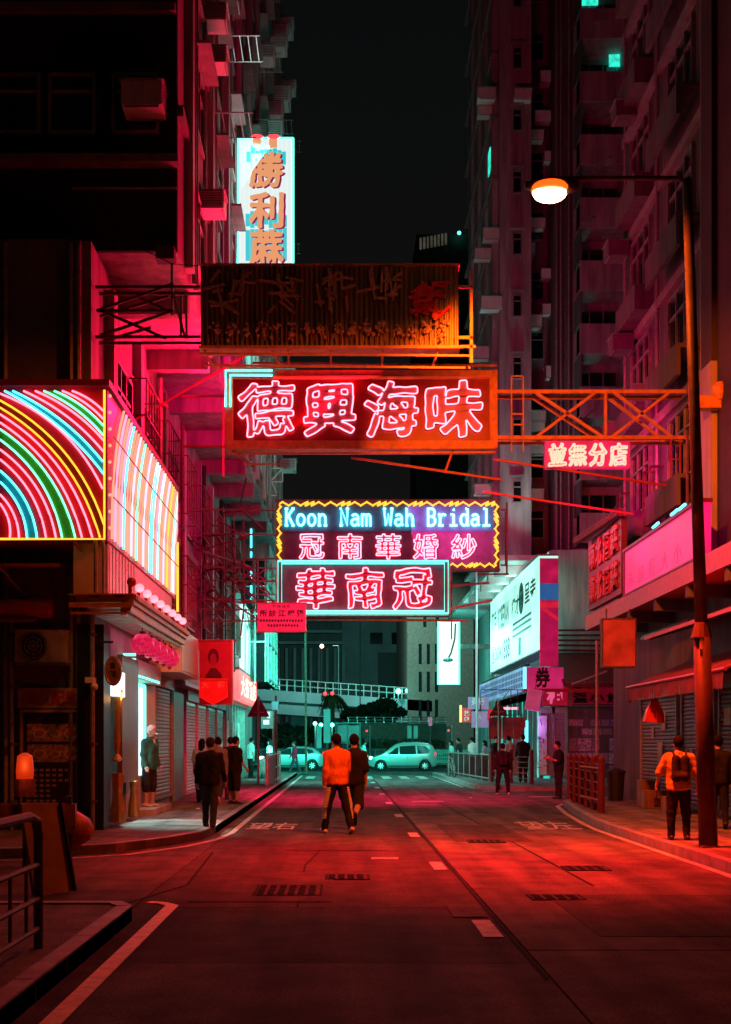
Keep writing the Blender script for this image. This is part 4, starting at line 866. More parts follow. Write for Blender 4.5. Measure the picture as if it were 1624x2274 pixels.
# ---- clinic sign
Y = 38.0
t = thing('shop_sign', 'small pink red clinic sign with rows of black characters below the neon signs', 'sign', (gx(626,Y), Y, 4.9))
x0, x1, z0, z1 = gx(572,Y), gx(680,Y), gz(1402,Y), gz(1341,Y)
MB().box(x0, x1, Y-.08, Y+.08, z0, z1).build('board', lit_panel('rose_glow_board', (1,.02,.09), .5, (.7,.1,.2), 1.5, .8), t)  # board's own glow stands in for the neon light falling on it
b = MB(); w = (x1-x0)
for i, c in enumerate('所診江錫張'): put(b, c, (x0+.07+i*w*.19, Y-.085, z0+.42), UX, UZ, w*.15, .2, bold=.03)
for i, c in enumerate('醫中法新'): put(b, c, (x0+.45+i*.14, Y-.085, z0+.68), UX, UZ, .1, .08, bold=.02)
rs = random.Random(5)
for zz, x_, n in ((.26,.08,15),(.12,.3,11)):
    for i in range(n): put(b, rs.choice('中醫所診法'), (x0+x_+i*.085, Y-.085, z0+zz), UX, UZ, .065, .09, bold=.02) if False else b.box(x0+x_+i*.085, x0+x_+i*.085+.06, Y-.086, Y-.0825, z0+zz+rs.uniform(0,.02), z0+zz+.08)
b.build('lettering', M['black'], t); b = MB(); b.box(x0-.03, x1+.03, Y-.1, Y+.1, z1, z1+.03); b.box(x0-.03, x1+.03, Y-.1, Y+.1, z0-.03, z0); b.build('frame', M['redpaint'], t)
bars(t, [((X0,Y,z1+.1),(x0+.3,Y,z1+.02)),((X0,Y,z0+.3),(x0,Y,z0+.3))], 'rust', .03, 'bracket')
# ---- LED column sign on the left tower
Y = 35.5
t = thing('led_sign', 'tall bright white and cyan vertical sign with tan characters on the overhanging apartment block', 'sign', (gx(590,Y), Y, 13.3))
x0, x1, z0, z1 = gx(529,Y), gx(652,Y), 13.3, gz(308,Y)
MB().box(x0, x1, Y, Y+.35, z0, z1).build('casing', M['black'], t)
led = glow('white_led_matrix', (.78,.92,.9), 1.15); nt = led.node_tree; wv = nt.nodes.new('ShaderNodeTexWave'); wv.bands_direction = 'X'; wv.inputs['Scale'].default_value = 9; tc = nt.nodes.new('ShaderNodeTexCoord'); nt.links.new(tc.outputs['Object'], wv.inputs[0])
mr = nt.nodes.new('ShaderNodeMapRange'); mr.inputs[3].default_value = .75; mr.inputs[4].default_value = 1.2; nt.links.new(wv.outputs[1], mr.inputs[0]); nt.links.new(mr.outputs[0], nt.nodes['Principled BSDF'].inputs['Emission Strength'])
MB().box(x0+.03, x1-.03, Y-.05, Y-.001, z0+.03, z1-.03).build('led_face', led, t)
cy = glow('cyan_led_matrix', (0,.62,.68), .95)
rs = random.Random(2)
def blob(px0, px1, py0, py1):
    b = MB(); n = 9
    for i in range(n):
        a = px0+(px1-px0)*i/n; c = px0+(px1-px0)*(i+1)/n-.6; j0, j1 = rs.uniform(0,14), rs.uniform(0,14); b.box(gx(a,Y), gx(c,Y), Y-.056, Y-.0505, gz(py1-j1,Y), gz(py0+j0,Y))
    b.build('cyan_patch', cy, t)
blob(548, 636, 325, 375); blob(546, 638, 470, 508); blob(546, 638, 500, 592); blob(556, 630, 620, 668)
chm = glow('tan_led_character', (.82,.35,.15), .95); shm = glow('plum_led_shadow', (.35,.0,.16), .5)
for ch, py0, py1 in (('勝',341,416),('利',430,506),('蔴',513,590),('雀',600,672)):
    for m_, dx, dl in ((shm,.05,.057),(chm,0,.064)):
        fv, ff, _ = brush(ch, .035, .012); b = MB(); b.geo((fv, ff), (gx(556,Y)+dx, Y-dl, gz(py1,Y)-dx*.6), UX*(gx(628,Y)-gx(556,Y)), UZ*(gz(py0,Y)-gz(py1,Y)), Vector((0,-1,0)))
        b.build('character', m_, t)
for px in (571, 607): MB().box(gx(px-9,Y), gx(px+9,Y), Y-.063, Y-.057, gz(330,Y), gz(310,Y)).build('character_stub', chm, t)
b = MB(); b.box(x0-.02, x0+.03, Y-.06, Y-.001, z0, z1); b.box(x1-.03, x1+.02, Y-.06, Y-.001, z0, z1); b.box(x0, x1, Y-.06, Y-.001, z1-.03, z1+.02); b.build('edge_tube', M['n_teal'], t)
b = MB()
for px in (571, 608): b.ball((gx(px,Y), Y-.02, z1+.03), .12, 8, 6, (1.6,1,.6))
b.build('red_marker_lamp', M['n_red'], t); bars(t, [((-3,Y+.2,z),(x0+.1,Y+.2,z)) for z in (13.8,15.4,17.4)], 'steel', .04, 'bracket')
lamp('led_light', 'AREA', (gx(590,Y), Y-.2, 15.6), 60, (.8,1,.95), t, (1.6, 5), aim=(-.3,-1,-.1)); lamp('led_light', 'AREA', (gx(590,Y), Y+.5, 15.6), 500, (.04,1,.8), t, (1.6, 5), aim=(-.35,1,.25), spread=1.5)
# ---- steel lattice that carries the signs on the left
t = thing('sign_scaffold', 'dark steel lattice bracketing the neon signs to the left block', 'scaffold', (X0, 39, 5.5), None)
Y = 39.0; sg = []
for py in (1130,1184,1258,1288,1330,1352): sg += [(A(430 if py < 1290 else 440,py,Y-1.5), A(612,py+4,Y+2))]
for px in (458,478,497,520,541): sg += [(A(px,1125+(px-458)*.3,Y), A(px,1375,Y))]
for a, b_, c, d in ((420,1170,560,1330),(440,1150,600,1320),(560,1180,440,1225),(470,1375,575,1240),(500,1260,600,1360),(430,1240,520,1370),(585,1260,480,1350),(545,1270,610,1340),(400,1130,470,1290)): sg += [(A(a,b_,Y,.5), A(c,d,Y+.6))]
rs = random.Random(12)
for i in range(26):
    a, c = rs.uniform(395, 560), rs.uniform(1120, 1340); L2 = rs.uniform(35, 110); an = rs.choice([0, 0, 1.57, 1.57, .9, -.9, .6]); sg.append((A(a, c, Y, rs.uniform(-2.5, 2)), A(min(612, a+L2*math.cos(an)), c+L2*math.sin(an), Y, rs.uniform(-2.5, 2))))
bars(t, sg, 'rust', .03, 'strut')
sg = [(A(560,1290,Y+4), A(612,1290,Y+4)), (A(556,1320,Y+4), A(612,1320,Y+4)), (A(573,1230,Y+4), A(573,1350,Y+4)), (A(590,1230,Y+4), A(590,1350,Y+4)), (A(604,1240,Y+4), A(604,1350,Y+4))]
bars(t, sg, 'steel', .025, 'rod')
t = thing('sign_bracket', 'small pale cage bracket just under the left end of the red neon sign', 'bracket', (gx(605,52), 52, 9.5))
Y = 52; bars(t, [(A(588,1040,Y),A(628,1040,Y)),(A(588,1070,Y),A(628,1070,Y)),(A(588,1040,Y),A(588,1100,Y)),(A(628,1040,Y),A(628,1070,Y)),(A(590,1040,Y),A(615,1095,Y)),(A(588,1100,Y),A(615,1100,Y)),(A(610,1000,Y),A(610,1040,Y)),(A(628,1040,Y),A(600,1070,Y))], 'white', .03, 'rod')
# ================================================================== right block near the camera
XA = 8.1
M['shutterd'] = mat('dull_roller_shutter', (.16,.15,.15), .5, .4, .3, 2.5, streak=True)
ra = thing('shop_building', 'dark near building with bay windows above the long pink sign', 'building', (15, 25, 0))
P = lambda nm, m, b: b.build(nm, M[m], ra)
b = MB(); b.box(XA, 22, 4, 36.8, 0, 46); P('wall', 'concd', b)
b = MB(); b.box(7.62, XA-.003, 26.7, 27.5, 5.27, 9.55); P('pier', 'conc', b); b = MB(); b.box(7.64, XA-.003, 26.72, 27.5, 9.551, 45); P('upper_pier', 'shade_dark', b)  # upper length darkened in colour where the lamp's light stops
for k in range(13):
    z = 6.9+2.95*k
    b = MB(); b.box(XA-.12, XA-.002, 27.52, 36.9, z-.12, z+.12); P('floor_band', 'slabedge', b)
    if k < 12:
        b = MB(); b.box(XA-.55, XA-.004, 29.2, 32.2, z+.75, z+.85); b.box(XA-.55, XA-.45, 29.2, 32.2, z+.13, z+.749); P('bay_sill', 'concd', b)
        b = MB(); b.box(XA-.5, XA-.004, 33.6, 35.9, z+.13, z+.8); P('bay_sill', 'concd', b)
windows(ra, 'x', XA, (30.7, 34.8), [7.85+2.95*k for k in range(12)], 2.2, 1.7, 3, name='window', sgn=-1)
for y in (28.3, 28.7, 32.8, 36.5):
    b = MB(); b.bar((XA-.1, y, 5.4), (XA-.1, y, 45), .05, 6); P('drain_pipe', 'steel', b)
for y in (32.5, 33.2, 29, 36):
    b = MB(); b.bar((XA-.35, y, 5.4), (XA-.35, y, 8.6), .035, 5); b.bar((XA-.35, y, 8.6), (XA-.02, y, 8.6), .035, 5); P('bracket', 'rust', b)
# pillar side near the edge of the frame, shade put into its colour
b = MB(); b.box(7.75, XA-.003, 4, 26.69, 5.27, 46); P('near_facade', 'shade_dark', b)
GRA = 'air conditioners on the near right building'
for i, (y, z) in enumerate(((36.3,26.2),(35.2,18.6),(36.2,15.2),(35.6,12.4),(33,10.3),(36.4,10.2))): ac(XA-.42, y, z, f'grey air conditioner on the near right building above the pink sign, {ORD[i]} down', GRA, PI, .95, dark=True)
# canopy with signs
b = MB(); b.box(6.95, XA-.003, 17, 36.9, 4.86, 5.26); P('canopy', 'redpaint', b)
for i in range(7): b = MB(); b.box(7.0, XA-.01, 18+i*2.7, 18.25+i*2.7, 4.6, 4.858); P('canopy_beam', 'concd', b)
t = thing('sign_board', 'long bright pink backlit sign with faint characters along the right canopy', 'sign', (7.0, 28.5, 5.3))
M['pinkboard'] = lit_panel('pink_backlit_board', (1,.01,.15), 1.0, (.4,.03,.1), .9, .55)
MB().box(6.98, 7.2, 25.2, 31.9, 5.3, 6.35).build('panel', M['pinkboard'], t)
b = MB(); b.box(6.93, 7.22, 25.15, 31.95, 6.35, 6.42); b.box(6.93, 7.22, 25.15, 31.95, 5.26, 5.3); b.box(6.95, 7.2, 31.9, 31.96, 5.3, 6.35); b.build('frame', M['reddark'], t)
b = MB()
for i, c in enumerate('丰富旺大小'): put(b, c, (6.972, 31.6-i*1.1, 5.4), -UY, UZ, -.0+.6, .4, bold=.0)
b.build('lettering', glow('faded_red_letter', (.75,.0,.09), .5), t)
for y in (28.8, 27.2, 26.6): MB().bar((6.93, y, 6.45), (6.93, y-.5, 6.47), .03, 6).build('spot_lamp', M['n_cyan'], t)
lamp('sign_light', 'AREA', (6.9, 28.5, 5.8), 15, (1,.01,.2), t, (6, 1), aim=(-1,0,0))
t = thing('sign_board', 'dark red board with raised characters beyond the pink sign on the right', 'sign', (7.0, 34.8, 5.4))
MB().box(7.0, 7.15, 32.4, 36.7, 5.4, 7.35).build('panel', M['reddark'], t)
b = MB()
for r_ in range(2):
    for i, c in enumerate('南北酒莊'): put(b, c, (6.97, 36.4-i*.98, 5.55+.92*r_), -UY, UZ, .8, .75, bold=.03, ext=.04)
b.build('raised_letter', M['redpaint'], t); MB().bar((6.95, 32.3, 7.42), (6.7, 36.9, 7.42), .12, 8).build('roof_roll', M['rust'], t)
t = thing('hanging_sign', 'square faded red and orange sign hanging under the right canopy', 'sign', (6.6, 31, 3.5))
Y = 31.0; x0, x1, z0, z1 = gx(1338,Y), gx(1408,Y), gz(1480,Y), gz(1378,Y)
MB().box(x0, x1, Y-.12, Y+.12, z0, z1).build('panel', lit_panel('orange_red_lit_panel', (1,.03,.012), .42, (.6,.1,.04), 3, .35), t)
b = MB(); b.box(x0-.03, x0, Y-.14, Y+.14, z0, z1); b.box(x1, x1+.03, Y-.14, Y+.14, z0, z1); b.box(x0-.03, x1+.03, Y-.14, Y+.14, z1, z1+.04); b.box(x0-.03, x1+.03, Y-.14, Y+.14, z0-.04, z0); b.bar((x0+.1,Y,z1),(x0+.1,Y,4.87),.02,5); b.bar((x1-.1,Y,z1),(x1-.1,Y,4.87),.02,5); b.build('frame', M['rust'], t)
# awning
t = thing('awning', 'weathered red cloth awning with a fringed valance over the right pavement', 'awning', (7.2, 26, 2.6))
M['awn'] = mat('red_awning_cloth', (.2,.02,.025), .8, 0, .5, 3)
MB().prism([(6.35,2.86),(7.95,3.55),(7.95,3.58),(6.35,2.89)], 1, 21.5, 28.7).build('sheet', M['awn'], t)
b = MB(); n = 60
for i in range(n):
    y0 = 21.5+7.2*i/n; y1 = y0+7.2/n; d = .05*math.sin(i*.7)
    b.add([(6.35,y0,2.86),(6.35,y1,2.86),(6.33+d*.3,y1,2.6),(6.33+d*.3,(y0+y1)/2,2.54+.02*math.sin(i*3)),(6.33+d*.3,y0,2.6)], [(0,1,2,3,4)])
for i in range(14):
    xx = 6.35+1.6*i/14; b.add([(xx,28.7,2.86+.69*i/14),(xx+.114,28.7,2.86+.69*(i+1)/14),(xx+.114,28.72,2.6+.69*(i+1)/14),(xx+.057,28.72,2.52+.69*i/14),(xx,28.72,2.6+.69*i/14)], [(0,1,2,3,4)])
b.build('valance', M['awn'], t, fix=False); MB().bar((6.35,21.4,2.88), (6.35,28.8,2.88), .035, 6).build('front_rod', M['redpaint'], t); MB().bar((7.9,21.4,3.65), (7.9,28.8,3.65), .1, 8).build('roller', M['redpaint'], t)
t = thing('sign_board', 'dull red fascia board with dark characters behind the awning', 'sign', (7.9, 31, 3.5))
MB().box(7.8, 7.95, 28.9, 33.2, 3.25, 4.3).build('panel', mat('dull_red_board', (.3,.05,.06), .6, 0, .3, 3), t)
b = MB()
for i, c in enumerate('冷氣大王'): put(b, c, (7.79, 32.9-i*1.02, 3.4), -UY, UZ, .8, .75, bold=.03)
b.build('lettering', M['black'], t); MB().box(7.7, 7.97, 28.8, 33.3, 4.3, 4.4).build('trim', M['reddark'], t)
t = thing('lower_canopy', 'sloping red metal rain canopy above the awning', 'canopy', (7.4, 23, 3.9)); MB().prism([(6.5,3.86),(8.0,4.35),(8.0,4.42),(6.5,3.93)], 1, 17, 27.8).build('sheet', M['redpaint'], t); [MB().bar((6.55,y,3.86),(8.0,y,4.3),.025,5).build('brace', M['rust'], t) for y in (18,21,24,27.5)]
for i, (x, y, w, h_, lab) in enumerate(((7.3,30.2,.55,.4,'squat cardboard box on the right pavement below the shiny shutter'),(7.35,31.0,.45,.62,'taller cardboard box beside the squat one below the shiny shutter'),(7.2,27.9,.5,.35,'cardboard box at the foot of the dull shutter by the lamp post'))):
    t = thing('cardboard_box', lab, 'box', (x, y, .135), 'boxes on the right pavement'); MB().box(x-w/2, x+w/2, y-.25, y+.25, .14, .14+h_).build('carton', M['wood'], t); MB().box(x-w/2-.004, x+w/2+.004, y-.04, y+.04, .14, .144+h_).build('tape', M['oldcream'], t)
t = thing('rubbish_bin', 'dark lidded rubbish bin on the right pavement near the corner shutters', 'bin', (7.2, 34, .135)); b = MB(); b.lathe((7.2,34,.14), [(.2,0),(.24,.7),(.25,.72)], 12); b.build('bin_body', M['black'], t); b = MB(); b.lathe((7.2,34,.86), [(.27,0),(.27,.05),(.1,.12)], 12); b.build('lid', M['black'], t)
rs = random.Random(21)
for i in range(12):
    y = rs.uniform(23.4, 33); z = rs.uniform(.9, 2.3); MB().box(7.66, 7.668, y, y+rs.uniform(.2,.5), z, z+rs.uniform(.2,.5)).build('pasted_notice', M['oldcream'], ra)
t = thing('hanging_bag', 'red plastic carrier bag hanging from the awning', 'bag', (6.5, 27, 2.1)); Y = 27.0
b = MB(); x0, x1 = gx(1430,Y), gx(1474,Y); z0, z1 = gz(1606,Y), gz(1553,Y)
b.add([(x0,Y-.1,z0+.03),(x1,Y-.1,z0),(x1,Y+.1,z0),(x0,Y+.1,z0+.03),(x0+.05,Y-.09,z0+.25),(x1-.01,Y-.09,z0+.2),(x1-.01,Y+.09,z0+.2),(x0+.05,Y+.09,z0+.25),(x0+.17,Y-.02,z1),(x1-.12,Y-.02,z1),(x1-.12,Y+.02,z1),(x0+.17,Y+.02,z1)],
 [(0,3,2,1),(0,1,5,4),(1,2,6,5),(2,3,7,6),(3,0,4,7),(4,5,9,8),(5,6,10,9),(6,7,11,10),(7,4,8,11),(8,9,10,11)])
b.build('bag_body', mat('red_plastic_film', (.75,.04,.04), .35), t); MB().bar((x0+.25,Y,z1),(x0+.25,Y,2.9),.012,4).build('cord', M['cable'], t)
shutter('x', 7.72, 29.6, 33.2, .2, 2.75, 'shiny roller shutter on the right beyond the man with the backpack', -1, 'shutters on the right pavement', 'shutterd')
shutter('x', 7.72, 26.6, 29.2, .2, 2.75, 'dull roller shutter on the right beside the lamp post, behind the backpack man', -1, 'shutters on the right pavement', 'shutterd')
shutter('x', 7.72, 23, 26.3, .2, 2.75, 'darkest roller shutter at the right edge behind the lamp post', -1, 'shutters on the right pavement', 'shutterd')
b = MB(); b.box(7.73, XA-.003, 17, 36.78, .13, 4.4); P('shop_wall', 'concd', b)
t = thing('downpipe', 'thin pink pipe standing on the right pavement before the shutters', 'pipe', (7.0, 36.2, .13)); MB().bar((7.1,36,.13), (7.1,36,4.5), .04, 6).build('pipe', M['steel'], t); MB().bar((7.1,36,1.2),(7.1,36,1.3),.06,6).build('collar', M['rust'], t)

# ================================================================== far right block with the tower over the pavement
rb = thing('tower_block', 'tall pinkish grey tower block rising over the aqua billboard', 'building', (12, 60, 0))
P = lambda nm, m, b: b.build(nm, M[m], rb)
b = MB(); b.box(8.9, 30, 55.2, 84, 0, 9.9); P('podium_wall', 'tile', b)
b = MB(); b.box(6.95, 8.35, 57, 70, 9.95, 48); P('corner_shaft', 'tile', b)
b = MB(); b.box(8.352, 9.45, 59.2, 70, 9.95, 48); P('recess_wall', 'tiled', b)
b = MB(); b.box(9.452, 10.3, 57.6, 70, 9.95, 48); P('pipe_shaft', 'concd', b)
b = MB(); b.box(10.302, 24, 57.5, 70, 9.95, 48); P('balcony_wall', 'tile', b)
b = MB(); b.box(12.3, 13.2, 55.6, 57.49, 9.95, 48); P('side_pier', 'tile', b)
for k in range(13):
    z = 10.3+2.73*k
    b = MB(); b.box(10.3, 12.29, 55.9, 56.02, z, z+1.31); b.box(10.3, 12.29, 56.02, 57.49, z, z+.12); P('balcony', 'tile', b)
    b = MB(); b.box(10.3, 10.38, 55.95, 57.4, z+1.311, z+2.72); P('balcony_post', 'concd', b)
windows(rb, 'y', 57.5, (11.3,), [10.55+2.73*k for k in range(13)], 1.85, 2.15, 3, name='balcony_window')
M['winlit'] = lit_panel('teal_lit_room', (.03,.85,.62), 1.3, scale=5, lo=.35)
windows(rb, 'y', 57, (7.72,), [12.23+2.73*k for k in range(12)], .42, 1.0, 1, name='slit_window')
for k in range(13): b = MB(); b.box(7.42, 8.02, 56.85, 56.998, 13.36+2.73*k, 13.46+2.73*k); P('window_hood', 'slabedge', b)
windows(rb, 'y', 59.2, (8.9,), [11+2.73*k for k in range(13)], .7, 1.3, 1, name='window')
for x, y in ((8.42,59.1),(8.6,59.1),(9.3,59.1),(9.55,57.5),(9.75,57.5),(10.1,57.5),(6.88,58.5),(6.88,60.2),(6.88,63),(12.25,55.8)):
    b = MB(); b.bar((x, y, 10.2), (x, y, 47), .05, 6); P('drain_pipe', 'steel', b)
for y0 in (57.6, 60.6, 63.8, 67):
    b = MB(); b.box(6.7, 6.949, y0, y0+1.7, 10.5, 47); P('bay', 'tile', b)
for k in range(13):
    b = MB(); b.box(6.6, 6.948, 57.4, 69.8, 10.35+2.73*k, 10.499+2.73*k); P('floor_band', 'slabedge', b)
M['soffit'] = mat('white_soffit', (.7,.7,.68), .7, 0, .2, 2)
b = MB(); b.box(6.95, 8.89, 57, 84, 9.7, 9.94); P('soffit', 'soffit', b)
for y in (58.5,61.5,64.5,67.5,70.5): b = MB(); b.box(6.95, 8.89, y, y+.6, 9.25, 9.69); P('soffit_beam', 'soffit', b)
# lit windows up the tower
for i, (px0, px1, py0, py1, Y, lab) in enumerate(((1352,1378,86,150,57.3,'r'),(1286,1300,87,93,57.3,'r'),(1303,1312,87,97,57.3,'r'),(1315,1325,87,92,57.3,'r'),(1284,1328,0,14,57.3,'r'))):
    MB().box(gx(px0,Y), gx(px1,Y), Y-.1, Y-.06, gz(py1,Y), gz(py0,Y)).build('lit_window', M['winlit'], rb)
MB().box(6.66, 6.698, 58.2, 59.0, gz(385,58.6), gz(335,58.6)).build('lit_window', M['winlit'], rb)
GT = 'air conditioners on the right tower'
spots = [(8.55,58.8,1218,178,1),(8.35,56.8,1160,215,0),(9.05,58.8,1205,265,0),(6.6,57.4,1080,215,0),(6.6,58,1078,250,0),(8.5,58.8,1188,305,0),(9.2,58.8,1225,352,0),(8.4,58.8,1192,500,1),(6.6,57.4,1092,525,0),(6.6,58.4,1072,568,0),(8.55,58.8,1165,560,0),(9.1,58.8,1218,612,1),(6.75,57.2,1090,680,1),(8.5,58.8,1180,720,1),(9.1,58.8,1232,832,1),(8.6,58.8,1190,930,1),(8.55,58.8,1190,950,1),(8.6,58.8,1190,1000,0),(8.6,58.8,1188,1100,1),(6.6,58,1072,1090,1),(9.15,58.8,1220,690,0),(6.6,59.4,1066,790,0),(6.6,58.4,1070,890,1)]
used = {}
names = {6.6:'outer edge', 6.75:'outer edge'}
for i, (x, y, px, py, lit) in enumerate(spots):
    colm = 'outer edge' if px < 1110 else 'inner recess' if px < 1200 else 'dark pipe side'
    used.setdefault(colm, []).append((py, i))
for colm, l in used.items():
    for r_, (py, i) in enumerate(sorted(l)):
        x, y, px, _, lit = spots[i]; s_ = random.uniform(.95, 1.25)
        ac(gx(px, y), y, gz(py, y)-.2, f'{"pale lit" if lit else "dim"} air conditioner, {colm} of the right tower, {ORD[r_]} from the top', GT, -PI/2, s_)
for i, (x, z) in enumerate(((11.4, 32.9),(11.6, 27.0),(10.9, 24.4),(11.6, 18.3),(10.8, 16.0),(11.9, 13.5),(12.1, 12.2))):
    t = thing('laundry_pole', f'slanting pale laundry pole before the tower balconies, {ORD[i]} from the top', 'laundry pole', (x, 55.8, z), 'laundry poles on the right tower')
    MB().bar((x, 55.85, z), (x-.75, 54.6, z-1.35*.6), .025, 5).build('pole', M['white'], t); MB().ball((x, 55.86, z), .05, 6, 4).build('socket', M['rust'], t)
# billboard along the street
M['bill'] = lit_panel('aqua_backlit_billboard', (.42,1,.82), 1.3, scale=.35, lo=.6)
bb = thing('billboard', 'huge aqua backlit billboard with a phone number', 'billboard', (8.2, 61, 5.4))
MB().box(8.0, 8.78, 52.5, 69.6, 5.42, 9.25).build('lit_face', M['bill'], bb)
M['inkblue'] = mat('dark_blue_print', (.01,.03,.12), .5); M['inkgreen'] = mat('green_print', (.01,.12,.09), .5); M['inkpale'] = mat('pale_aqua_print', (.12,.45,.4), .5)
XP = 7.996
for s_, y_, w_ in (('租戶', 69.2, 2.3), ('ROBERAN', 66.4, 4.4)): put(MB(), s_, (XP, y_, 7.35), -UY, UZ, w_, 1.2, bold=.03).build('lettering', M['inkblue'], bb)
for s_, y_, w_ in (('☎3604', 69.2, 4.2), ('1888', 64.6, 3)): put(MB(), s_, (XP, y_, 5.75), -UY, UZ, w_, 1.0, bold=.02).build('lettering', M['inkblue'], bb)
put(MB(), '樓才', (XP, 61, 7.5), -UY, UZ, 2.6, .9, bold=.02).build('lettering', M['inkgreen'], bb); put(MB(), '呈寺', (XP, 56.6, 7.7), -UY, UZ, 3.2, .9, bold=.02).build('lettering', M['inkgreen'], bb)
b = MB(); b.add([(XP, 57.7+.8*math.cos(2*PI*i/20), 8.1+.72*math.sin(2*PI*i/20)) for i in range(20)], [tuple(range(20))]); b.build('emblem', M['inkgreen'], bb)
b = MB(); b.box(XP-.004, XP-.001, 57.3, 58.1, 8.25, 8.4); b.box(XP-.004, XP-.001, 57.62, 57.78, 7.6, 8.24); b.build('emblem_mark', M['inkpale'], bb)
b = MB()
for z in (7.1, 6.85, 6.55): b.box(XP-.002, XP, 54.6, 60.6, z, z+.12)
b.box(XP-.002, XP, 57.8, 58.6, 5.6, 6.4); b.build('small_print', M['inkpale'], bb)['kind'] = 'stuff'
b = MB(); b.box(7.95, 8.8, 52.44, 69.66, 9.25, 9.32); b.box(7.95, 8.8, 52.44, 69.66, 5.35, 5.42); b.build('frame', M['steel'], bb)
M['endpink'] = lit_panel('magenta_lit_end_panel', (1,.015,.16), .42, (.5,.05,.2), 2, .5); M['endblue'] = lit_panel('blue_lit_band', (.01,.18,.5), .6, (.05,.1,.4), 2, .7); M['endred'] = lit_panel('red_lit_band', (1,.02,.06), .7, (.5,.05,.1), 2, .6)
Y = 52.46; q = lambda a, b_, c, d, m, nm, e=0: MB().box(gx(a,Y), gx(b_,Y), Y-.05-e, Y-.001, gz(d,Y), gz(c,Y)).build(nm, m, bb)
q(1199, 1240, 1240, 1480, M['endpink'], 'end_panel'); q(1199, 1240, 1296, 1333, M['endblue'], 'end_band', .02); q(1199, 1240, 1337, 1350, M['endred'], 'end_band', .02)
MB().prism([(gx(1199,Y),gz(1352,Y)),(gx(1240,Y),gz(1380,Y)),(gx(1240,Y),gz(1372,Y)),(gx(1215,Y),gz(1352,Y))], 1, Y-.075, Y-.051).build('end_streak', M['endred'], bb)
lamp('billboard_light', 'AREA', (7.85, 61, 7.3), 900, (.12,1,.8), bb, (16, 3.4), aim=(-1,0,-.5)); lamp('billboard_light', 'AREA', (7.7, 62, 9.0), 60, (.4,1,.85), bb, (10, .3), aim=(.25,0,1)); lamp('billboard_light', 'AREA', (8.3, 55.6, 9.4), 55, (.3,1,.9), bb, (2, .3), aim=(-.05,.1,1), spread=1.3)
# canopy with the ticket sign
t = thing('corner_sign', 'pink lit corner sign with one dark character above the far right shops', 'sign', (8, 53, 4))
Y = 52.6; x0, x1 = gx(1166,Y), gx(1252,Y); z0, z1 = gz(1530,Y), gz(1482,Y)
MB().box(x0, x1, Y, Y+.3, z0, z1).build('front_panel', lit_panel('rose_backlit_panel', (1,.03,.24), .45, (.7,.2,.4), 1.5, .6), t)
b = MB(); put(b, '券', (gx(1189,Y), Y-.004, gz(1528,Y)), UX, UZ, .62, .85, bold=.04); b.build('lettering', M['black'], t)
MB().box(x0, x0+.3, Y+.301, 70, z0, z1+.05).build('street_panel', lit_panel('lavender_backlit_panel', (.25,.5,.95), .7, (.5,.5,.6), .8, .5), t)
b = MB(); rs = random.Random(4)
for i in range(30):
    y = 53.4+i*.54
    for k in range(3): b.box(x0-.004, x0, y, y+.28, z0+.12+k*.25, z0+.3+k*.25)
b.build('small_lettering', M['inkblue'], t)['kind'] = 'stuff'; MB().box(x0-.03, x0+.05, Y-.03, Y+.25, z0, z1).build('corner_tube', M['n_cyan'], t)
b = MB(); b.box(x0-.08, gx(1330,Y), Y-.25, Y+.35, z0-.12, z0-.001); b.build('ledge', M['redpaint'], t)
b = MB()
for i in range(40): b.ball((x0+.15, 53+i*.42, z1+.12), .1, 5, 3, (1.2,1.2,.8))
b.build('plant_fringe', mat('dark_leaf', (.02,.06,.03), .7), t)['kind'] = 'stuff'
# canopy to the right with corrugated edge
t = thing('metal_canopy', 'dark corrugated canopy edge right of the pink corner sign', 'canopy', (11, 52, 4))
b = MB(); x = gx(1252,52.3)
while x < gx(1470,52.3): b.prism([(x,gz(1522,52.3)),(x+.12,gz(1513,52.3)),(x+.24,gz(1522,52.3))], 1, 52.2, 55.1); x += .24
b.build('corrugated_edge', M['redpaint'], t); MB().prism([(52.1,3.95),(55.19,5.4),(55.19,5.5),(52.1,4.02)], 0, gx(1253,52), 14.5).build('sheet', M['reddark'], t)
MB().bar((gx(1270,50), 50, gz(1520,50)), (gx(1350,46), 46, gz(1490,46)), .04, 6).build('tie_rod', M['redpaint'], t)
t = thing('ledge_pipes', 'bundle of dark cables along the ledge above the canopy', 'cables', (11, 55, 6)); 
for i in range(5): MB().bar((gx(1240,54.9), 54.9, gz(1400+i*11,54.9)), (gx(1400,54.9), 54.9, gz(1398+i*12,54.9)), .05, 6).build('cable', M['reddark'], t)
# shop signs under the canopy
t = thing('shop_sign', 'square red sign with one pale character under the canopy', 'sign', (9, 54.4, 3.2)); Y = 54.4
MB().box(gx(1206,Y), gx(1261,Y), Y, Y+.15, gz(1567,Y), gz(1521,Y)).build('board', lit_panel('crimson_lit_board', (1,.01,.06), .3, (.4,.02,.06), 2, .7), t)
b = MB(); put(b, '租', (gx(1214,Y), Y-.01, gz(1563,Y)), UX, UZ, gx(1253,Y)-gx(1214,Y), gz(1524,Y)-gz(1563,Y), bold=.04); b.build('lettering', glow('pale_pink_letter', (1,.12,.3), .75), t)
MB().box(gx(1204,Y), gx(1263,Y), Y+.151, Y+.2, gz(1569,Y), gz(1519,Y)).build('frame', M['reddark'], t)
t = thing('shop_sign', 'wide dim red sign with small latin lettering over three black characters', 'sign', (11, 54.4, 3.2))
MB().box(gx(1264,Y), gx(1425,Y), Y, Y+.15, gz(1567,Y), gz(1521,Y)).build('board', lit_panel('dim_red_board', (1,.01,.06), .12, (.45,.05,.1), 1, .5), t)
b = MB()
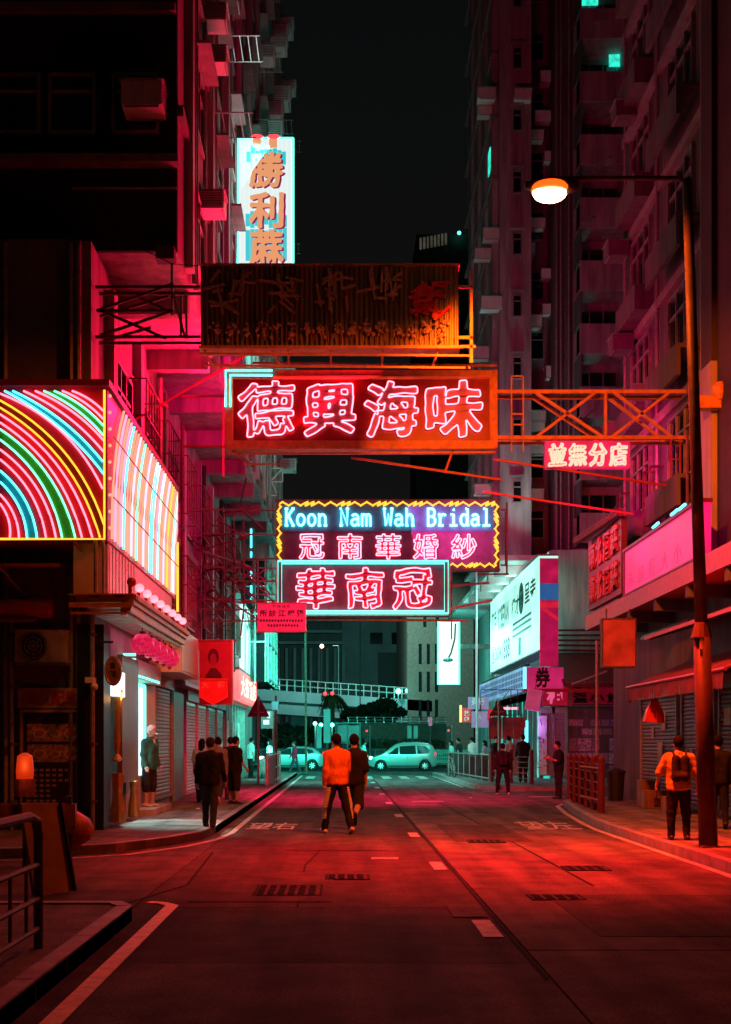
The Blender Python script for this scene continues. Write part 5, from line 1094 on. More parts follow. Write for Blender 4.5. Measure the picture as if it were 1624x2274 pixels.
for i, c in enumerate('溫小姐'): put(b, c, (gx(1272+i*38,Y), Y-.01, gz(1562,Y)), UX, UZ, gx(1305,Y)-gx(1272,Y), gz(1538,Y)-gz(1562,Y), bold=.05)
put(b, 'Miss', (gx(1304,Y), Y-.01, gz(1535,Y)), UX, UZ, .45, .2, bold=.02); b.prism(el(gx(1282,Y), gz(1529,Y), .2, .13, 14), 1, Y-.02, Y-.005); b.build('lettering', M['black'], t)
b = MB(); b.tube([(gx(a,Y), Y-.012, gz(c,Y)) for a, c in ((1268,1524),(1268,1560),(1272,1565),(1420,1565))], .02, 4); b.build('outline', M['black'], t)
# shuttered and postered front
for i, (a, c, lab) in enumerate(((1205,1226,'narrow graffiti covered roller shutter beside the side street corner'),(1232,1252,'purple lit roller shutter next to the graffiti shutter'))): shutter('y', 54.9, gx(a-6,54.9), gx(c+6,54.9), .25, 2.9, lab, 1, 'shutters on the far right corner')
t = thing('graffiti_panel', 'pale metal panel scrawled with graffiti between the corner shutters', 'panel', (9, 54.8, .3))
MB().box(gx(1196,54.8), gx(1214,54.8), 54.74, 54.8, .3, 2.8).build('panel', M['white'], t); b = MB(); strokes(b, (gx(1205,54.8), 54.72, 1.6), .35, 2.0, 16, .016, 44); b.build('scrawl', M['inkblue'], t)
pw = thing('poster_wall', 'dark wall pasted with rows of torn posters beyond the red railing', 'wall', (11.5, 55, .13))
MB().box(gx(1262,55), 15, 55.0, 55.18, .13, 3.2).build('wall_panel', M['concd'], pw)
M['post1'] = mat('poster_paper', (.5,.42,.5), .7, 0, .5, 9, col2=(.12,.06,.1)); M['post2'] = mat('printed_poster', (.35,.22,.4), .7, 0, .6, 16, col2=(.04,.02,.04)); M['post3'] = mat('faded_poster', (.3,.2,.22), .7, 0, .5, 12)
rs = random.Random(8)
for row, (py0, py1) in enumerate(((1598,1612),(1618,1632),(1640,1668),(1672,1696),(1700,1722))):
    px = 1262+rs.uniform(0,8)
    while px < 1440:
        w = rs.uniform(12, 34)
        if rs.random() < .72: MB().box(gx(px,55), gx(px+w-2,55), 54.97-.006*rs.random(), 54.999, gz(py1,55), gz(py0,55)).build('poster', M[rs.choice(['post1','post2','post3'])], pw)
        px += w
# small bright shops round the far right corner
fs = thing('corner_shop', 'cluttered teal lit shop behind the far right pavement', 'shop', (8.2, 60, .13))
MB().box(8.6, 8.89, 55.3, 70, .13, 3.6).build('shop_front', M['shopteal'], fs)
for y in (55.2,57,58.4,60,61.8,63.6,65.4,67.5,69.8): MB().box(8.45, 8.599, y, y+.35, .13, 3.7).build('pier', M['concd'], fs); MB().box(8.3, 8.9, 55.2, 70, 3.6, 3.9).build('lintel', M['steel'], fs)
MB().box(gx(1140,57), gx(1166,57), 56.9, 57, .2, 2.4).build('door', M['redpaint'], fs)
lamp('shop_light', 'AREA', (8.3, 62, 3.2), 160, (.15,1,.8), fs, (.8, 12), aim=(-.8,0,-.6))
t = thing('canopy_light', 'purple and pink lit tubes under the far right canopy', 'lamp', (7.8, 56, 2.5))
MB().bar((7.9, 55.2, 1.2), (7.9, 55.2, 2.6), .05, 6).build('cyan_tube', M['n_cyan'], t); MB().bar((gx(1165,55), 55, .9), (gx(1165,55), 55, 2.3), .05, 6).build('cyan_tube', M['n_cyan'], t); MB().bar((7.0, 58, 3.2), (7.9, 58, 3.2), .06, 6).build('pink_tube', M['n_pink2'], t)
lamp('tube_light', 'POINT', (8.0, 54.4, 2.4), 40, (.6,.2,1), t, radius=.3)
def small_sign(label, px0, px1, py0, py1, Y, m, txts, lm='whitec', frame='reddark'):
    t = thing('shop_sign', label, 'sign', (gx((px0+px1)/2,Y), Y, gz(py1,Y)), 'small shop signs at the far right corner')
    MB().box(gx(px0,Y), gx(px1,Y), Y, Y+.12, gz(py1,Y), gz(py0,Y)).build('board', M[m], t); b = MB()
    for s_, a, c, d, e in txts: put(b, s_, (gx(a,Y), Y-.008, gz(e,Y)), UX, UZ, gx(c,Y)-gx(a,Y), gz(d,Y)-gz(e,Y), bold=.03)
    b.build('lettering', M[lm], t); b = MB(); b.bar((gx((px0+px1)/2,Y), Y+.06, gz(py0,Y)), (gx((px0+px1)/2,Y), Y+.06, gz(py0,Y)+.3), .02, 4); b.build('hanger', M[frame], t); return t
M['s_red'] = lit_panel('red_small_sign', (1,.01,.05), .5, (.5,.02,.05), 2, .8); M['s_lav'] = lit_panel('lavender_small_sign', (.45,.3,.75), .35, (.5,.4,.6), 2, .7); M['s_pink'] = lit_panel('rose_small_sign', (1,.1,.3), .4, (.6,.3,.4), 2, .6)
M['s_yel'] = glow('yellow_edge_light', (1,.6,.1), 1.6)
t = small_sign('red money changer sign with white characters and a yellow lit edge', 1026, 1046, 1572, 1604, 62, 's_red', (('找',1031,1043,1578,1590),('(3',1031,1042,1592,1602))); MB().box(gx(1022,62), gx(1026,62), 62, 62.3, gz(1604,62), gz(1566,62)).build('edge_light', M['s_yel'], t)
small_sign('lavender sign with white block characters beside the red money changer sign', 1040, 1085, 1548, 1575, 60, 's_lav', (('通',1048,1060,1550,1567),('行',1064,1076,1550,1567)))
small_sign('pale violet notice board hanging under the lavender sign', 1048, 1086, 1580, 1616, 59, 's_lav', (('人',1062,1070,1584,1598),))
small_sign('small red sign with white digits right of the violet notice board', 1083, 1096, 1576, 1602, 57, 's_red', (('0',1086,1093,1590,1600),))
t = small_sign('tilted pink picture board hanging at the shop corner', 1166, 1198, 1530, 1578, 51.5, 's_pink', ()); t.rotation_euler.y = math.radians(9)
t = thing('notice_board', 'dull maroon notice board behind the right warning sign', 'notice board', (gx(1125,53), 53, 2.1)); Y = 53
b = MB(); [b.box(gx(a,Y), gx(c,Y), Y, Y+.08, gz(1641,Y), gz(1593,Y)) for a, c in ((1086,1115),(1116,1140),(1141,1166))]; b.build('board', mat('maroon_board', (.35,.1,.13), .6, 0, .4, 5), t); b = MB(); [b.bar((gx(a,Y),Y+.12,.13),(gx(a,Y),Y+.12,2.9),.03,5) for a in (1090,1160)]; b.build('post', M['rust'], t)
t = thing('wire_rack', 'black wire hanging rack over the far right pavement', 'rack', (gx(1110,51), 51, 3)); Y = 51
bars(t, [(A(1068,1532,Y),A(1160,1532,Y)),(A(1090,1588,Y),A(1165,1588,Y)),(A(1090,1588,Y),A(1130,1535,Y)),(A(1135,1532,Y),A(1135,1588,Y)),(A(1150,1532,Y),A(1150,1588,Y)),(A(1135,1550,Y),A(1152,1550,Y)),(A(1135,1568,Y),A(1152,1568,Y)),(A(1068,1532,Y),A(1068,1580,Y))], 'black', .02, 'rod')
# ================================================================== street lamp
t = thing('street_lamp', 'tall rusty street lamp with a glowing orange head on a long arm', 'street lamp', (5.33, 18.8, .13))
top = Vector((5.02, 18.8, 9.85)); base = Vector((5.33, 18.8, .13)); mid = base.lerp(top, .32)
M['lpost'] = mat('lamp_post_paint', (.10,.065,.045), .55, .2, .4, 4, .2, 40)
MB().bar(base, mid, .14, 12, .125).build('lower_pole', mat('shaded_post_paint', (.045,.03,.022), .6, .2, .4, 4, .2, 40), t, True); MB().bar(mid, top, .095, 12, .07).build('upper_pole', M['lpost'], t, True)  # lower pole darkened in colour to offset the lamp overhead
MB().bar(mid-Vector((0,0,.06)), mid+Vector((0,0,.16)), .16, 12, .1).build('collar', M['lpost'], t); MB().box(5.2, 5.46, 18.64, 18.96, .13, .16).build('base_plate', M['rust'], t)
MB().tube([top-Vector((0,0,.05)), top+Vector((-.15,0,.02)), (4.2,18.8,9.87), (3.3,18.8,9.86)], .035, 8).build('arm', M['lpost'], t)
hx = 3.02
b = MB(); pr = [(-.36,.05),(-.2,.085),(0,.12),(.2,.13),(.34,.1),(.42,.05)]
for i, (x, r) in enumerate(pr): pass
b.lathe((hx, 18.8, 9.76), [(r*1.0, x) for x, r in pr], 12, 'x'); b.build('lamp_head', M['lpost'], t, True)
b = MB(); b.ball((hx, 18.8, 9.66), .24, 14, 9, (1.05,.75,.6)); b.build('lit_bowl', glow('sodium_bowl', (1,.5,.2), 30), t, True)
b = MB(); b.lathe((hx, 18.8, 9.66), [(.20,.0),(.265,.02),(.275,.06),(.24,.1)], 18); b.build('halo_skirt', glow('amber_halo_glow', (1,.07,.004), 2.6), t, True)  # added glowing ring stands in for the orange halo round the bowl
SOD = (1,.115,.012)
lamp('sodium_spot', 'SPOT', (hx, 18.8, 9.45), 23000, (1,.012,.006), t, aim=(-.06,-.06,-1), spot=math.radians(72), blend=1, radius=.25)
lamp('sodium_lamp', 'SPOT', (hx, 18.8, 9.45), 1600, (1,.11,.005), t, aim=(0,0,-1), spot=math.radians(176), blend=.2, radius=.22); lamp('sodium_glow', 'SPOT', (hx, 19.1, 9.5), 6000, (1,.11,.004), t, aim=(.36,1,-.93), spot=math.radians(104), blend=.25, radius=.2)
MB().box(5.16, 5.2, 18.62, 18.66, 2.9, 3.0).build('sticker', M['yellowc'], t)
# orange lit camera bracket at the right edge
t = thing('wall_lamp', 'old cast bracket lamp fixed to the right pier at the frame edge', 'lamp bracket', (7.6, 26.5, 9))
Y = 26.4; b = MB(); b.box(gx(1553,Y), gx(1622,Y), Y, Y+.3, gz(905,Y), gz(878,Y)); b.build('arm', M['frame_or'], t); b = MB(); b.lathe(A(1600,865,Y), [(.06,-.2),(.14,-.1),(.16,.05),(.08,.15)], 10); b.build('housing', M['frame_or'], t)

# ================================================================== railings and street furniture
def rail(name, label, pts, h, m, posts, rails, r=.03, pr=.045, z=.13, group=None, cat='railing'):
    t = thing(name, label, cat, (pts[0][0], pts[0][1], z), group)
    P_ = [Vector((x, y, z)) for x, y in pts]
    for i in range(posts):
        f = i/(posts-1)*(len(P_)-1); k = min(int(f), len(P_)-2); p = P_[k].lerp(P_[k+1], f-k)
        b = MB(); b.bar(p, p+Vector((0,0,h)), pr, 8); b.ball(p+Vector((0,0,h)), pr*1.15, 8, 5); b.build('post', M[m], t)
    for zz in rails:
        b = MB(); b.tube([p+Vector((0,0,zz)) for p in P_], r, 5); b.build('rail', M[m], t)
    return t
M['redrail'] = mat('red_railing_paint', (.14,.015,.018), .45, .1, .35, 8)
t = rail('railing', 'red pedestrian railing with rounded posts at the right street corner', [(5.62,28),(5.85,31.3),(6.1,34.6)], 1.15, 'redrail', 6, (.2,.42,.64,.86,1.04), .02, .075)
b = MB()
for i in range(7): b.box(5.66+.025*i, 5.675+.025*i, 28.3+.33*i, 28.33+.33*i, .4, 1.1)
b.box(5.63, 5.65, 28.2, 30.6, .38, .42); b.box(5.63, 5.65, 28.2, 30.6, 1.08, 1.12); b.build('caution_panel', mat('orange_panel', (.4,.06,.02), .5), t)
t = thing('traffic_cone', 'small orange traffic cone behind the red railing', 'traffic cone', (6.4, 33.5, .13)); b = MB(); b.lathe((6.4,33.5,.13), [(.2,0),(.2,.04),(.13,.05),(.03,.7)], 10); b.build('cone', mat('orange_cone', (.85,.12,.02), .5), t); MB().lathe((6.4,33.5,.45), [(.089,0),(.06,.12)], 10).build('band', M['whitec'], t)
rail('railing', 'far railing with two red end posts and thin wires before the graffiti shutters', [(5.85,50.5),(6.95,47.4)], 1.2, 'redrail', 3, (.2,.4,.6,.8,1.0), .016, .08)
t = rail('railing', 'dark mesh railing along the far right kerb beside the bicycle', [(5.2,63),(5.8,51)], 1.1, 'steel', 8, (.12,1.05), .03, .03)
MB().box(5.27, 5.3, 51.6, 51.61, .2, .21).build('mesh_clip', M['steel'], t)
b = MB()
for i in range(90): f = i/89; b.bar((5.2+.6*f, 63-12*f, .16), (5.2+.6*f, 63-12*f, 1.16), .012, 4, cap=False)
b.build('mesh', M['black'], t)['kind'] = 'stuff'
t = rail('railing', 'railing hung with a maroon cloth panel at the far left kerb', [(-2.55,43.5),(-2.55,53)], 1.15, 'steel', 8, (.12,.6,1.1), .025, .035)
MB().box(-2.5, -2.48, 43.6, 48.2, .2, 1.15).build('cloth_panel', mat('maroon_cloth', (.22,.03,.06), .8, 0, .2, 20), t)
# near railing at the left edge
t = thing('railing', 'dark rounded tubular railing in the near left corner', 'railing', (-2.25, 9, .13))
x = -2.25
b = MB(); b.tube([(x,4,1.12),(x,9.3,1.12),(x,9.5,1.08),(x,9.57,.95),(x,9.57,.13)], .035, 8); b.build('top_tube', M['rust'], t)
for z in (.75,.5,.28): MB().bar((x,4,z),(x,9.57,z),.022,6).build('rail', M['rust'], t)
for i in range(11): MB().bar((x,9.2-i*.45,.28),(x,9.2-i*.45,.75),.014,5).build('baluster', M['rust'], t)
t = thing('leaning_board', 'large plain board leaning on the dark left pavement', 'board', (-3.1, 14, 0))
b = MB(); b.add([(-3.28,13.8,.02),(-2.96,14.25,.02),(-3.14,14.38,.98),(-3.46,13.93,1.0),(-3.32,13.83,.02),(-3.0,14.28,.02),(-3.18,14.41,.98),(-3.5,13.96,1.0)], [(0,1,2,3),(7,6,5,4),(0,4,5,1),(1,5,6,2),(2,6,7,3),(3,7,4,0)]); b.build('board', mat('ochre_board', (.4,.2,.07), .6, 0, .3, 4), t)
MB().bar((-2.94,14.24,.02), (-3.13,14.37,.98), .02, 5).build('edge_trim', M['black'], t)
t = thing('barrier', 'heap of dark road works barriers with an amber lamp by the side wall', 'barrier', (-4.2, 17, 0))
b = MB(); b.bar((-4.7,17,.0),(-4.7,17,1.0),.05,6); b.bar((-3.6,17,.0),(-3.6,17,.95),.05,6); b.build('post', M['black'], t); MB().box(-4.8,-3.5,16.95,17.05,.55,.85).build('plank', M['wood'], t)
b = MB(); b.ball((-3.75,17.2,.5), .35, 10, 6, (1.3,.8,.8)); b.build('sack', M['wood'], t, True)
b = MB(); b.lathe((-4.15,16.9,1.18), [(.11,0),(.12,.1),(.1,.3),(.03,.34)], 10); b.build('amber_lamp', glow('amber_lamp', (1,.04,.005), .5), t, True); MB().lathe((-4.15,16.9,.95), [(.14,0),(.14,.23)], 10).build('lamp_base', M['rust'], t)
MB().bar((-4.15,16.9,0),(-4.15,16.9,.95),.03,6).build('lamp_post', M['black'], t)
lamp('amber_light', 'POINT', (-4.1,16.65,1.4), 8, (1,.08,.01), t, radius=.1)
# triangular warning signs seen from behind
def tri(label, px, pyt, pyb, w, Y, pz):
    t = thing('warning_sign', label, 'road sign', (gx(px,Y), Y, .13)); x = gx(px,Y); zt, zb = gz(pyt,Y), gz(pyb,Y); w = w*Y/F
    MB().prism([(x-w/2,zb),(x+w/2,zb),(x+.04,zt),(x-.04,zt)], 1, Y, Y+.03).build('plate', mat('maroon_sign_back', (.10,.02,.05), .5, .2, .2, 4), t)
    MB().bar((x,Y-.05,.13),(x,Y-.05,zt+.02),.045,8).build('pole', M['steel'], t); b = MB(); b.box(x-w*.25,x+w*.25,Y-.02,Y-.003,zb+.15,zb+.19); b.build('clip', M['steel'], t)
tri('maroon back of a triangular road sign on the far left pavement', 574, 1548, 1592, 50, 48, 1); tri('maroon back of a triangular road sign on the far right pavement', 1108, 1557, 1590, 42, 51.5, 1)
t = thing('bus_stop_sign', 'framed teal notice on a red and teal pole at the far left kerb', 'sign', (gx(610,50), 50, .13)); Y = 50
MB().bar(A(613,1545,Y), (gx(613,Y),Y,.13), .05, 8).build('pole', M['redrail'], t); MB().bar(A(607,1560,Y,.1), (gx(607,Y),Y+.1,.13), .04, 8).build('pole', M['steel'], t)
MB().box(gx(580,Y), gx(606,Y), Y, Y+.06, gz(1618,Y), gz(1579,Y)).build('notice', lit_panel('teal_lit_notice', (.06,.7,.6), .6, (.3,.5,.5), 4, .4), t)
b = MB(); b.box(gx(585,Y),gx(598,Y),Y-.01,Y-.002,gz(1609,Y),gz(1599,Y)); b.box(gx(594,Y),gx(600,Y),Y-.01,Y-.002,gz(1595,Y),gz(1581,Y)); b.build('paper', M['shopwhite'], t)
MB().box(gx(604,Y), gx(619,Y), Y-.1, Y-.05, gz(1577,Y), gz(1558,Y)).build('blue_plate', mat('blue_plate', (.2,.35,.5), .5), t); MB().box(gx(578,Y), gx(612,Y), Y, Y+.05, gz(1578,Y)-0, gz(1575,Y)).build('bar', M['redrail'], t)
# teal post on the right
t = thing('street_post', 'slim teal lit post standing on the far right kerb before the billboard', 'post', (gx(1060,58), 58, .13)); MB().bar((gx(1060,58),58,.13), A(1058,1270,58), .07, 8, .05).build('pole', M['alum'], t); MB().bar((gx(1060,58),58,.13),(gx(1060,58),58,.6),.1,8).build('base', M['alum'], t)
lamp('post_light', 'AREA', (gx(1060,58)-.6, 56.5, 6), 20, (.1,1,.8), t, (.3, 5), aim=(.3,1,0))
t = thing('street_post', 'thin rusty post rising beside the clinic sign to the flyover', 'post', (gx(680,70), 70, 0)); MB().bar((gx(680,70),70,0), A(679,1400,70), .06, 8).build('pole', M['rust'], t); MB().bar((gx(680,70),70,0),(gx(680,70),70,.4),.09,8).build('base', M['rust'], t)

# ================================================================== cross street and beyond
t = thing('light_panel', 'tall white advertising light box with a teal edge beyond the neon signs', 'light box', (gx(996,76), 76, 4)); Y = 76
MB().box(gx(974,Y), gx(1019,Y), Y, Y+.5, gz(1519,Y), gz(1378,Y)).build('lit_face', lit_panel('white_light_box', (.85,1,.98), 1.3, scale=.5, lo=.85), t)
b = MB(); b.tube([A(1012,1385,Y,-.03),A(1010,1420,Y,-.03),A(1002,1450,Y,-.03),A(992,1470,Y,-.03)], .05, 4); b.ball(A(995,1466,Y,-.02), .2, 6, 4, (1.6,.2,.6)); b.build('printed_motif', M['inkgreen'], t)
b = MB(); b.tube([A(973,1520,Y,-.05),A(1020,1520,Y,-.05),A(1020,1377,Y,-.05),A(973,1377,Y,-.05)], .06, 5, True); b.build('edge_tube', M['n_teal'], t); MB().box(gx(1019,Y)+.02, 9.2, Y+.1, Y+.4, gz(1440,Y), gz(1430,Y)).build('bracket', M['steel'], t)
lamp('box_light', 'AREA', (gx(996,Y), Y-.2, 7), 500, (.3,1,.9), t, (1.2, 3.5), aim=(-.2,-1,-.4)); lamp('box_light', 'AREA', (gx(996,Y), Y+.8, 7), 300, (.1,1,.8), t, (1.2, 3.5), aim=(-.1,1,-.3))
def block(name, label, px0, px1, pyt, Y, d, m, rows=(), cat='building', wins=(), wm='glass', ww=1.6, wh=1.8):
    x0, x1, zt = gx(px0,Y), gx(px1,Y), gz(pyt,Y)
    t = thing(name, label, cat, ((x0+x1)/2, Y, 0)); MB().box(x0, x1, Y, Y+d, -.1, zt).build('wall', M[m], t)
    for px, py, w, h in wins: MB().box(gx(px,Y), gx(px+w,Y), Y-.08, Y-.01, gz(py+h,Y), gz(py,Y)).build('window', M[wm] if isinstance(wm, str) else wm, t)
    return t
M['brickd'] = mat('brown_brick', (.22,.13,.11), .85, 0, .3, 3, .2, 8); M['farconc'] = mat('far_grey_concrete', (.3,.31,.34), .85, 0, .3, .2)
t = block('brick_tower', 'brown brick block with slit windows beside the white light box', 905, 1052, 1240, 150, 30, 'brickd', wins=[(930+18*i, 1430+62*k, 6, 44) for i in range(3) for k in range(3)]+[(940+28*i, 1290+62*k, 6, 40) for i in range(3) for k in range(2)])
t = block('office_block', 'dark grey office block with a few square windows beyond the flyover', 690, 905, 1300, 215, 30, 'farconc', wins=[(822,1405,28,26),(870,1405,28,26),(830,1340,26,24),(770,1345,24,24)])
MB().box(gx(840,214), gx(905,214), 213, 214.9, gz(1545,214), gz(1450,214)).build('dark_recess', M['black'], t)
t = block('colonnade_building', 'dark long building with pale columns behind the flyover', 480, 760, 1330, 205, 30, 'concd')
for i in range(12): MB().box(gx(562+i*18,204), gx(568+i*18,204), 203.5, 204.9, 0, gz(1440,204)).build('column', M['farconc'], t)
for py in (1400, 1425, 1375): MB().box(gx(480,204), gx(760,204), 203.3, 204.9, gz(py+6,204), gz(py,204)).build('cornice', M['farconc'], t)
M['farlit'] = lit_panel('faint_lit_windows', (.7,.6,.45), .10, scale=.4, lo=.4)
t = block('far_tower', 'faint dark tower far beyond with one row of dim lit windows', 925, 1040, 520, 330, 30, 'concd', wins=[(932+8*i, 528-i*1.5, 5, 26) for i in range(8)], wm=M['farlit'])
MB().ball(A(1020,517,328), .5, 6, 4).build('beacon', M['n_teal'], t)
t = block('far_building', 'pale low block behind the office block', 820, 905, 1385, 240, 20, 'farconc')
# flyover
t = thing('flyover', 'concrete flyover with a pale parapet crossing behind the cars', 'flyover', (0, 150, 0)); Y = 150
def fly(px): return 1530+(px-565)*.068
b = MB(); x0, x1 = gx(380,Y), gx(960,Y)
b.add([(x0,Y,gz(fly(380)+0,Y)),(x1,Y,gz(fly(960),Y)),(x1,Y,gz(fly(960)+24,Y)),(x0,Y,gz(fly(380)+24,Y)),(x0,Y+9,gz(fly(380)+0,Y)),(x1,Y+9,gz(fly(960),Y)),(x1,Y+9,gz(fly(960)+24,Y)),(x0,Y+9,gz(fly(380)+24,Y))], [(0,3,2,1),(4,5,6,7),(0,1,5,4),(3,7,6,2),(0,4,7,3),(1,2,6,5)])
b.build('parapet', M['farconc'], t)
b = MB(); b.add([(x0,Y+.3,gz(fly(380)+24.3,Y)),(x1,Y+.3,gz(fly(960)+24.3,Y)),(x1,Y+.3,gz(fly(960)+52,Y)),(x0,Y+.3,gz(fly(380)+52,Y)),(x0,Y+9,gz(fly(380)+24.3,Y)),(x1,Y+9,gz(fly(960)+24.3,Y)),(x1,Y+9,gz(fly(960)+52,Y)),(x0,Y+9,gz(fly(380)+52,Y))], [(0,3,2,1),(4,5,6,7),(0,1,5,4),(3,7,6,2),(0,4,7,3),(1,2,6,5)])
b.build('deck_beam', M['farconc'], t)
for px in (470, 660, 850): MB().box(gx(px,Y)-.8, gx(px,Y)+.8, Y+3, Y+6, -.1, gz(fly(px)+52,Y)).build('pier', M['farconc'], t)
for dz in (-25, -12): MB().bar((x0,Y+.1,gz(fly(380)+dz,Y)), (x1,Y+.1,gz(fly(960)+dz,Y)), .07, 5).build('rail', M['alum'], t)
for i in range(22): px = 570+i*17; MB().bar((gx(px,Y),Y+.1,gz(fly(px),Y)), (gx(px,Y),Y+.1,gz(fly(px)-26,Y)), .07, 5).build('rail_post', M['alum'], t)
M['tealglow'] = glow('teal_lamp', (.15,1,.8), 6)
def globe(label, px, py, Y, r, m='tealglow', power=0, col=(.1,1,.75), hgt=None):
    t = thing('lamp_post', label, 'street lamp', (gx(px,Y), Y, 0)); p = A(px,py,Y)
    MB().ball(p, r, 10, 7).build('lamp_globe', M[m], t, True); MB().bar((p.x,Y,hgt if hgt is not None else 0), p-Vector((0,0,r)), .06, 6).build('pole', M['steel'], t)
    if power: lamp('globe_light', 'POINT', p-Vector((0,r+.3,0)), power, col, t, radius=r)
globe('teal glowing lamp at the left end of the flyover parapet', 603, 1524, 152, .35, power=200, hgt=gz(1535,152)); globe('teal glowing lamp at the right end of the flyover', 885, 1535, 149, .32, power=200, hgt=gz(1560,149)); globe('smaller teal lamp at the far right end of the flyover', 905, 1534, 151, .26, power=80, hgt=gz(1560,151))
for i, px in enumerate((700, 713, 725, 738)): globe(f'small teal globe lamp among the planters beyond the crossing, {ORD[i]} from the traffic island side', px, 1607+(i % 2)*3, 108, .17, power=40)
M['sodfar'] = glow('far_sodium_lamp', (1,.55,.4), 8)
globe('small white street lamp high over the flyover', 715, 1435, 180, .28, 'sodfar', 0)
t = thing('lamp_post', 'thin pale lamp column rising behind the flyover', 'street lamp', (gx(752,160), 160, 0)); MB().bar((gx(752,160),160,0), A(752,1434,160), .1, 6, .07).build('pole', M['alum'], t); MB().bar(A(752,1434,160), A(740,1434,160), .05, 5).build('arm', M['alum'], t)
for i, (px, py, Y) in enumerate(((722,1541,149.5),(738,1540,149.5))):
    t = thing('car_light', f'{("left","right")[i]} one of two red tail lights on the flyover', 'tail light', A(px,py,Y)); MB().ball(A(px,py,Y), .22, 8, 5).build('lens', M['n_red'], t); MB().box(gx(px,Y)-.3, gx(px,Y)+.3, Y+.1, Y+.6, gz(py,Y)-.4, gz(py,Y)+.2).build('housing', M['black'], t)
# retaining wall, planters, railings beyond the cross street
Y = 112
t = thing('retaining_wall', 'brown retaining wall with a railing behind the silver van', 'wall', (gx(900,Y), Y, 0)); MB().box(gx(790,Y), gx(992,Y), Y, Y+.5, 0, gz(1607,Y)).build('wall_face', M['brickd'], t)
for dz in (-14,-8,-2): MB().bar(A(772,1607+dz,Y,.2), A(992,1607+dz,Y,.2), .05, 5).build('rail', M['alum'], t)
for i in range(12): MB().bar(A(774+i*19.7,1608,Y,.2), A(774+i*19.7,1592,Y,.2), .05, 5).build('rail_post', M['alum'], t)
for px in (905, 919): MB().box(gx(px,Y), gx(px+9,Y), Y-.1, Y-.01, gz(1640,Y), gz(1612,Y)).build('notice_panel', lit_panel('teal_panel', (.05,.6,.45), .35, scale=1), t)
Y = 106
t = thing('planter', 'low dark planter of clipped bushes behind the cars', 'planter', (gx(820,Y), Y, 0)); MB().box(gx(560,Y), gx(1010,Y), Y, Y+1.2, 0, gz(1662,Y)).build('trough', M['concd'], t)
M['leafd'] = mat('dark_foliage', (.035,.06,.03), .6, 0, .4, 6)
def leaves(name, parent, centers, n, size, m, seed=1):
    rs = np.random.default_rng(seed); v = []; f = []
    for (c, r) in centers:
        for i in range(n):
            d = rs.normal(size=3); d /= np.linalg.norm(d); p = np.array(c)+d*np.array(r)*rs.uniform(.55, 1.05)
            a = rs.normal(size=3); a /= np.linalg.norm(a); b_ = np.cross(a, rs.normal(size=3)); b_ /= np.linalg.norm(b_); s_ = size*rs.uniform(.6, 1.4); k = len(v)
            v += [p-a*s_, p+b_*s_*.45, p+a*s_, p-b_*s_*.45]; f.append((k,k+1,k+2,k+3))
    mb = MB(); mb.v = [tuple(x) for x in v]; mb.f = f; return mb.build(name, m, parent, fix=False)
leaves('foliage', t, [((gx(790+i*11,Y)+0, Y+.6, gz(1655,Y)), (.7,.5,.55)) for i in range(18)], 60, .16, M['leafd'], 4)['kind'] = 'stuff'
def tree(label, px, py, rx, rz, Y, n, m, seed, nm='tree'):
    t = thing(nm, label, 'tree', (gx(px,Y), Y, 0)); rs = np.random.default_rng(seed); c0 = A(px,py,Y)
    b = MB(); b.tube([(c0.x,Y,0),(c0.x+.1,Y,c0.z*.5),(c0.x-.1,Y,c0.z)], .22, 7); b.build('trunk', M['wood'], t)
    b = MB()
    for i in range(7): a = rs.uniform(0, 6.28); b.bar((c0.x,Y,c0.z*.6), (c0.x+rx*.7*math.cos(a), Y+rx*.5*math.sin(a), c0.z+rs.uniform(-.3,.5)*rz), .08, 5, .03)
    b.build('limb', M['wood'], t)
    cs = [((c0.x+rs.normal()*rx*.5, Y+rs.normal()*rx*.4, c0.z+rs.normal()*rz*.45), (rx*.42,rx*.4,rz*.4)) for i in range(13)]
    leaves('crown', t, cs, n, .28, m, seed); return t
M['leafo'] = mat('olive_foliage', (.11,.09,.03), .6, 0, .4, 4); M['leafk'] = mat('deep_foliage', (.03,.035,.02), .6, 0, .4, 4)
tree('dark bushy tree left of the rusty post beyond the cars', 625, 1645, 3.0, 1.7, 122, 220, M['leafk'], 1); tree('black leafy tree in front of the flyover right of the palm', 805, 1590, 1.9, 1.5, 130, 200, M['leafk'], 2); tree('small dark tree under the flyover by the retaining wall', 850, 1580, 1.8, 1.3, 128, 160, M['leafk'], 3); tree('dark tree by the far left corner behind the light grey hatchback', 660, 1650, 2.2, 1.2, 118, 160, M['leafk'], 6)
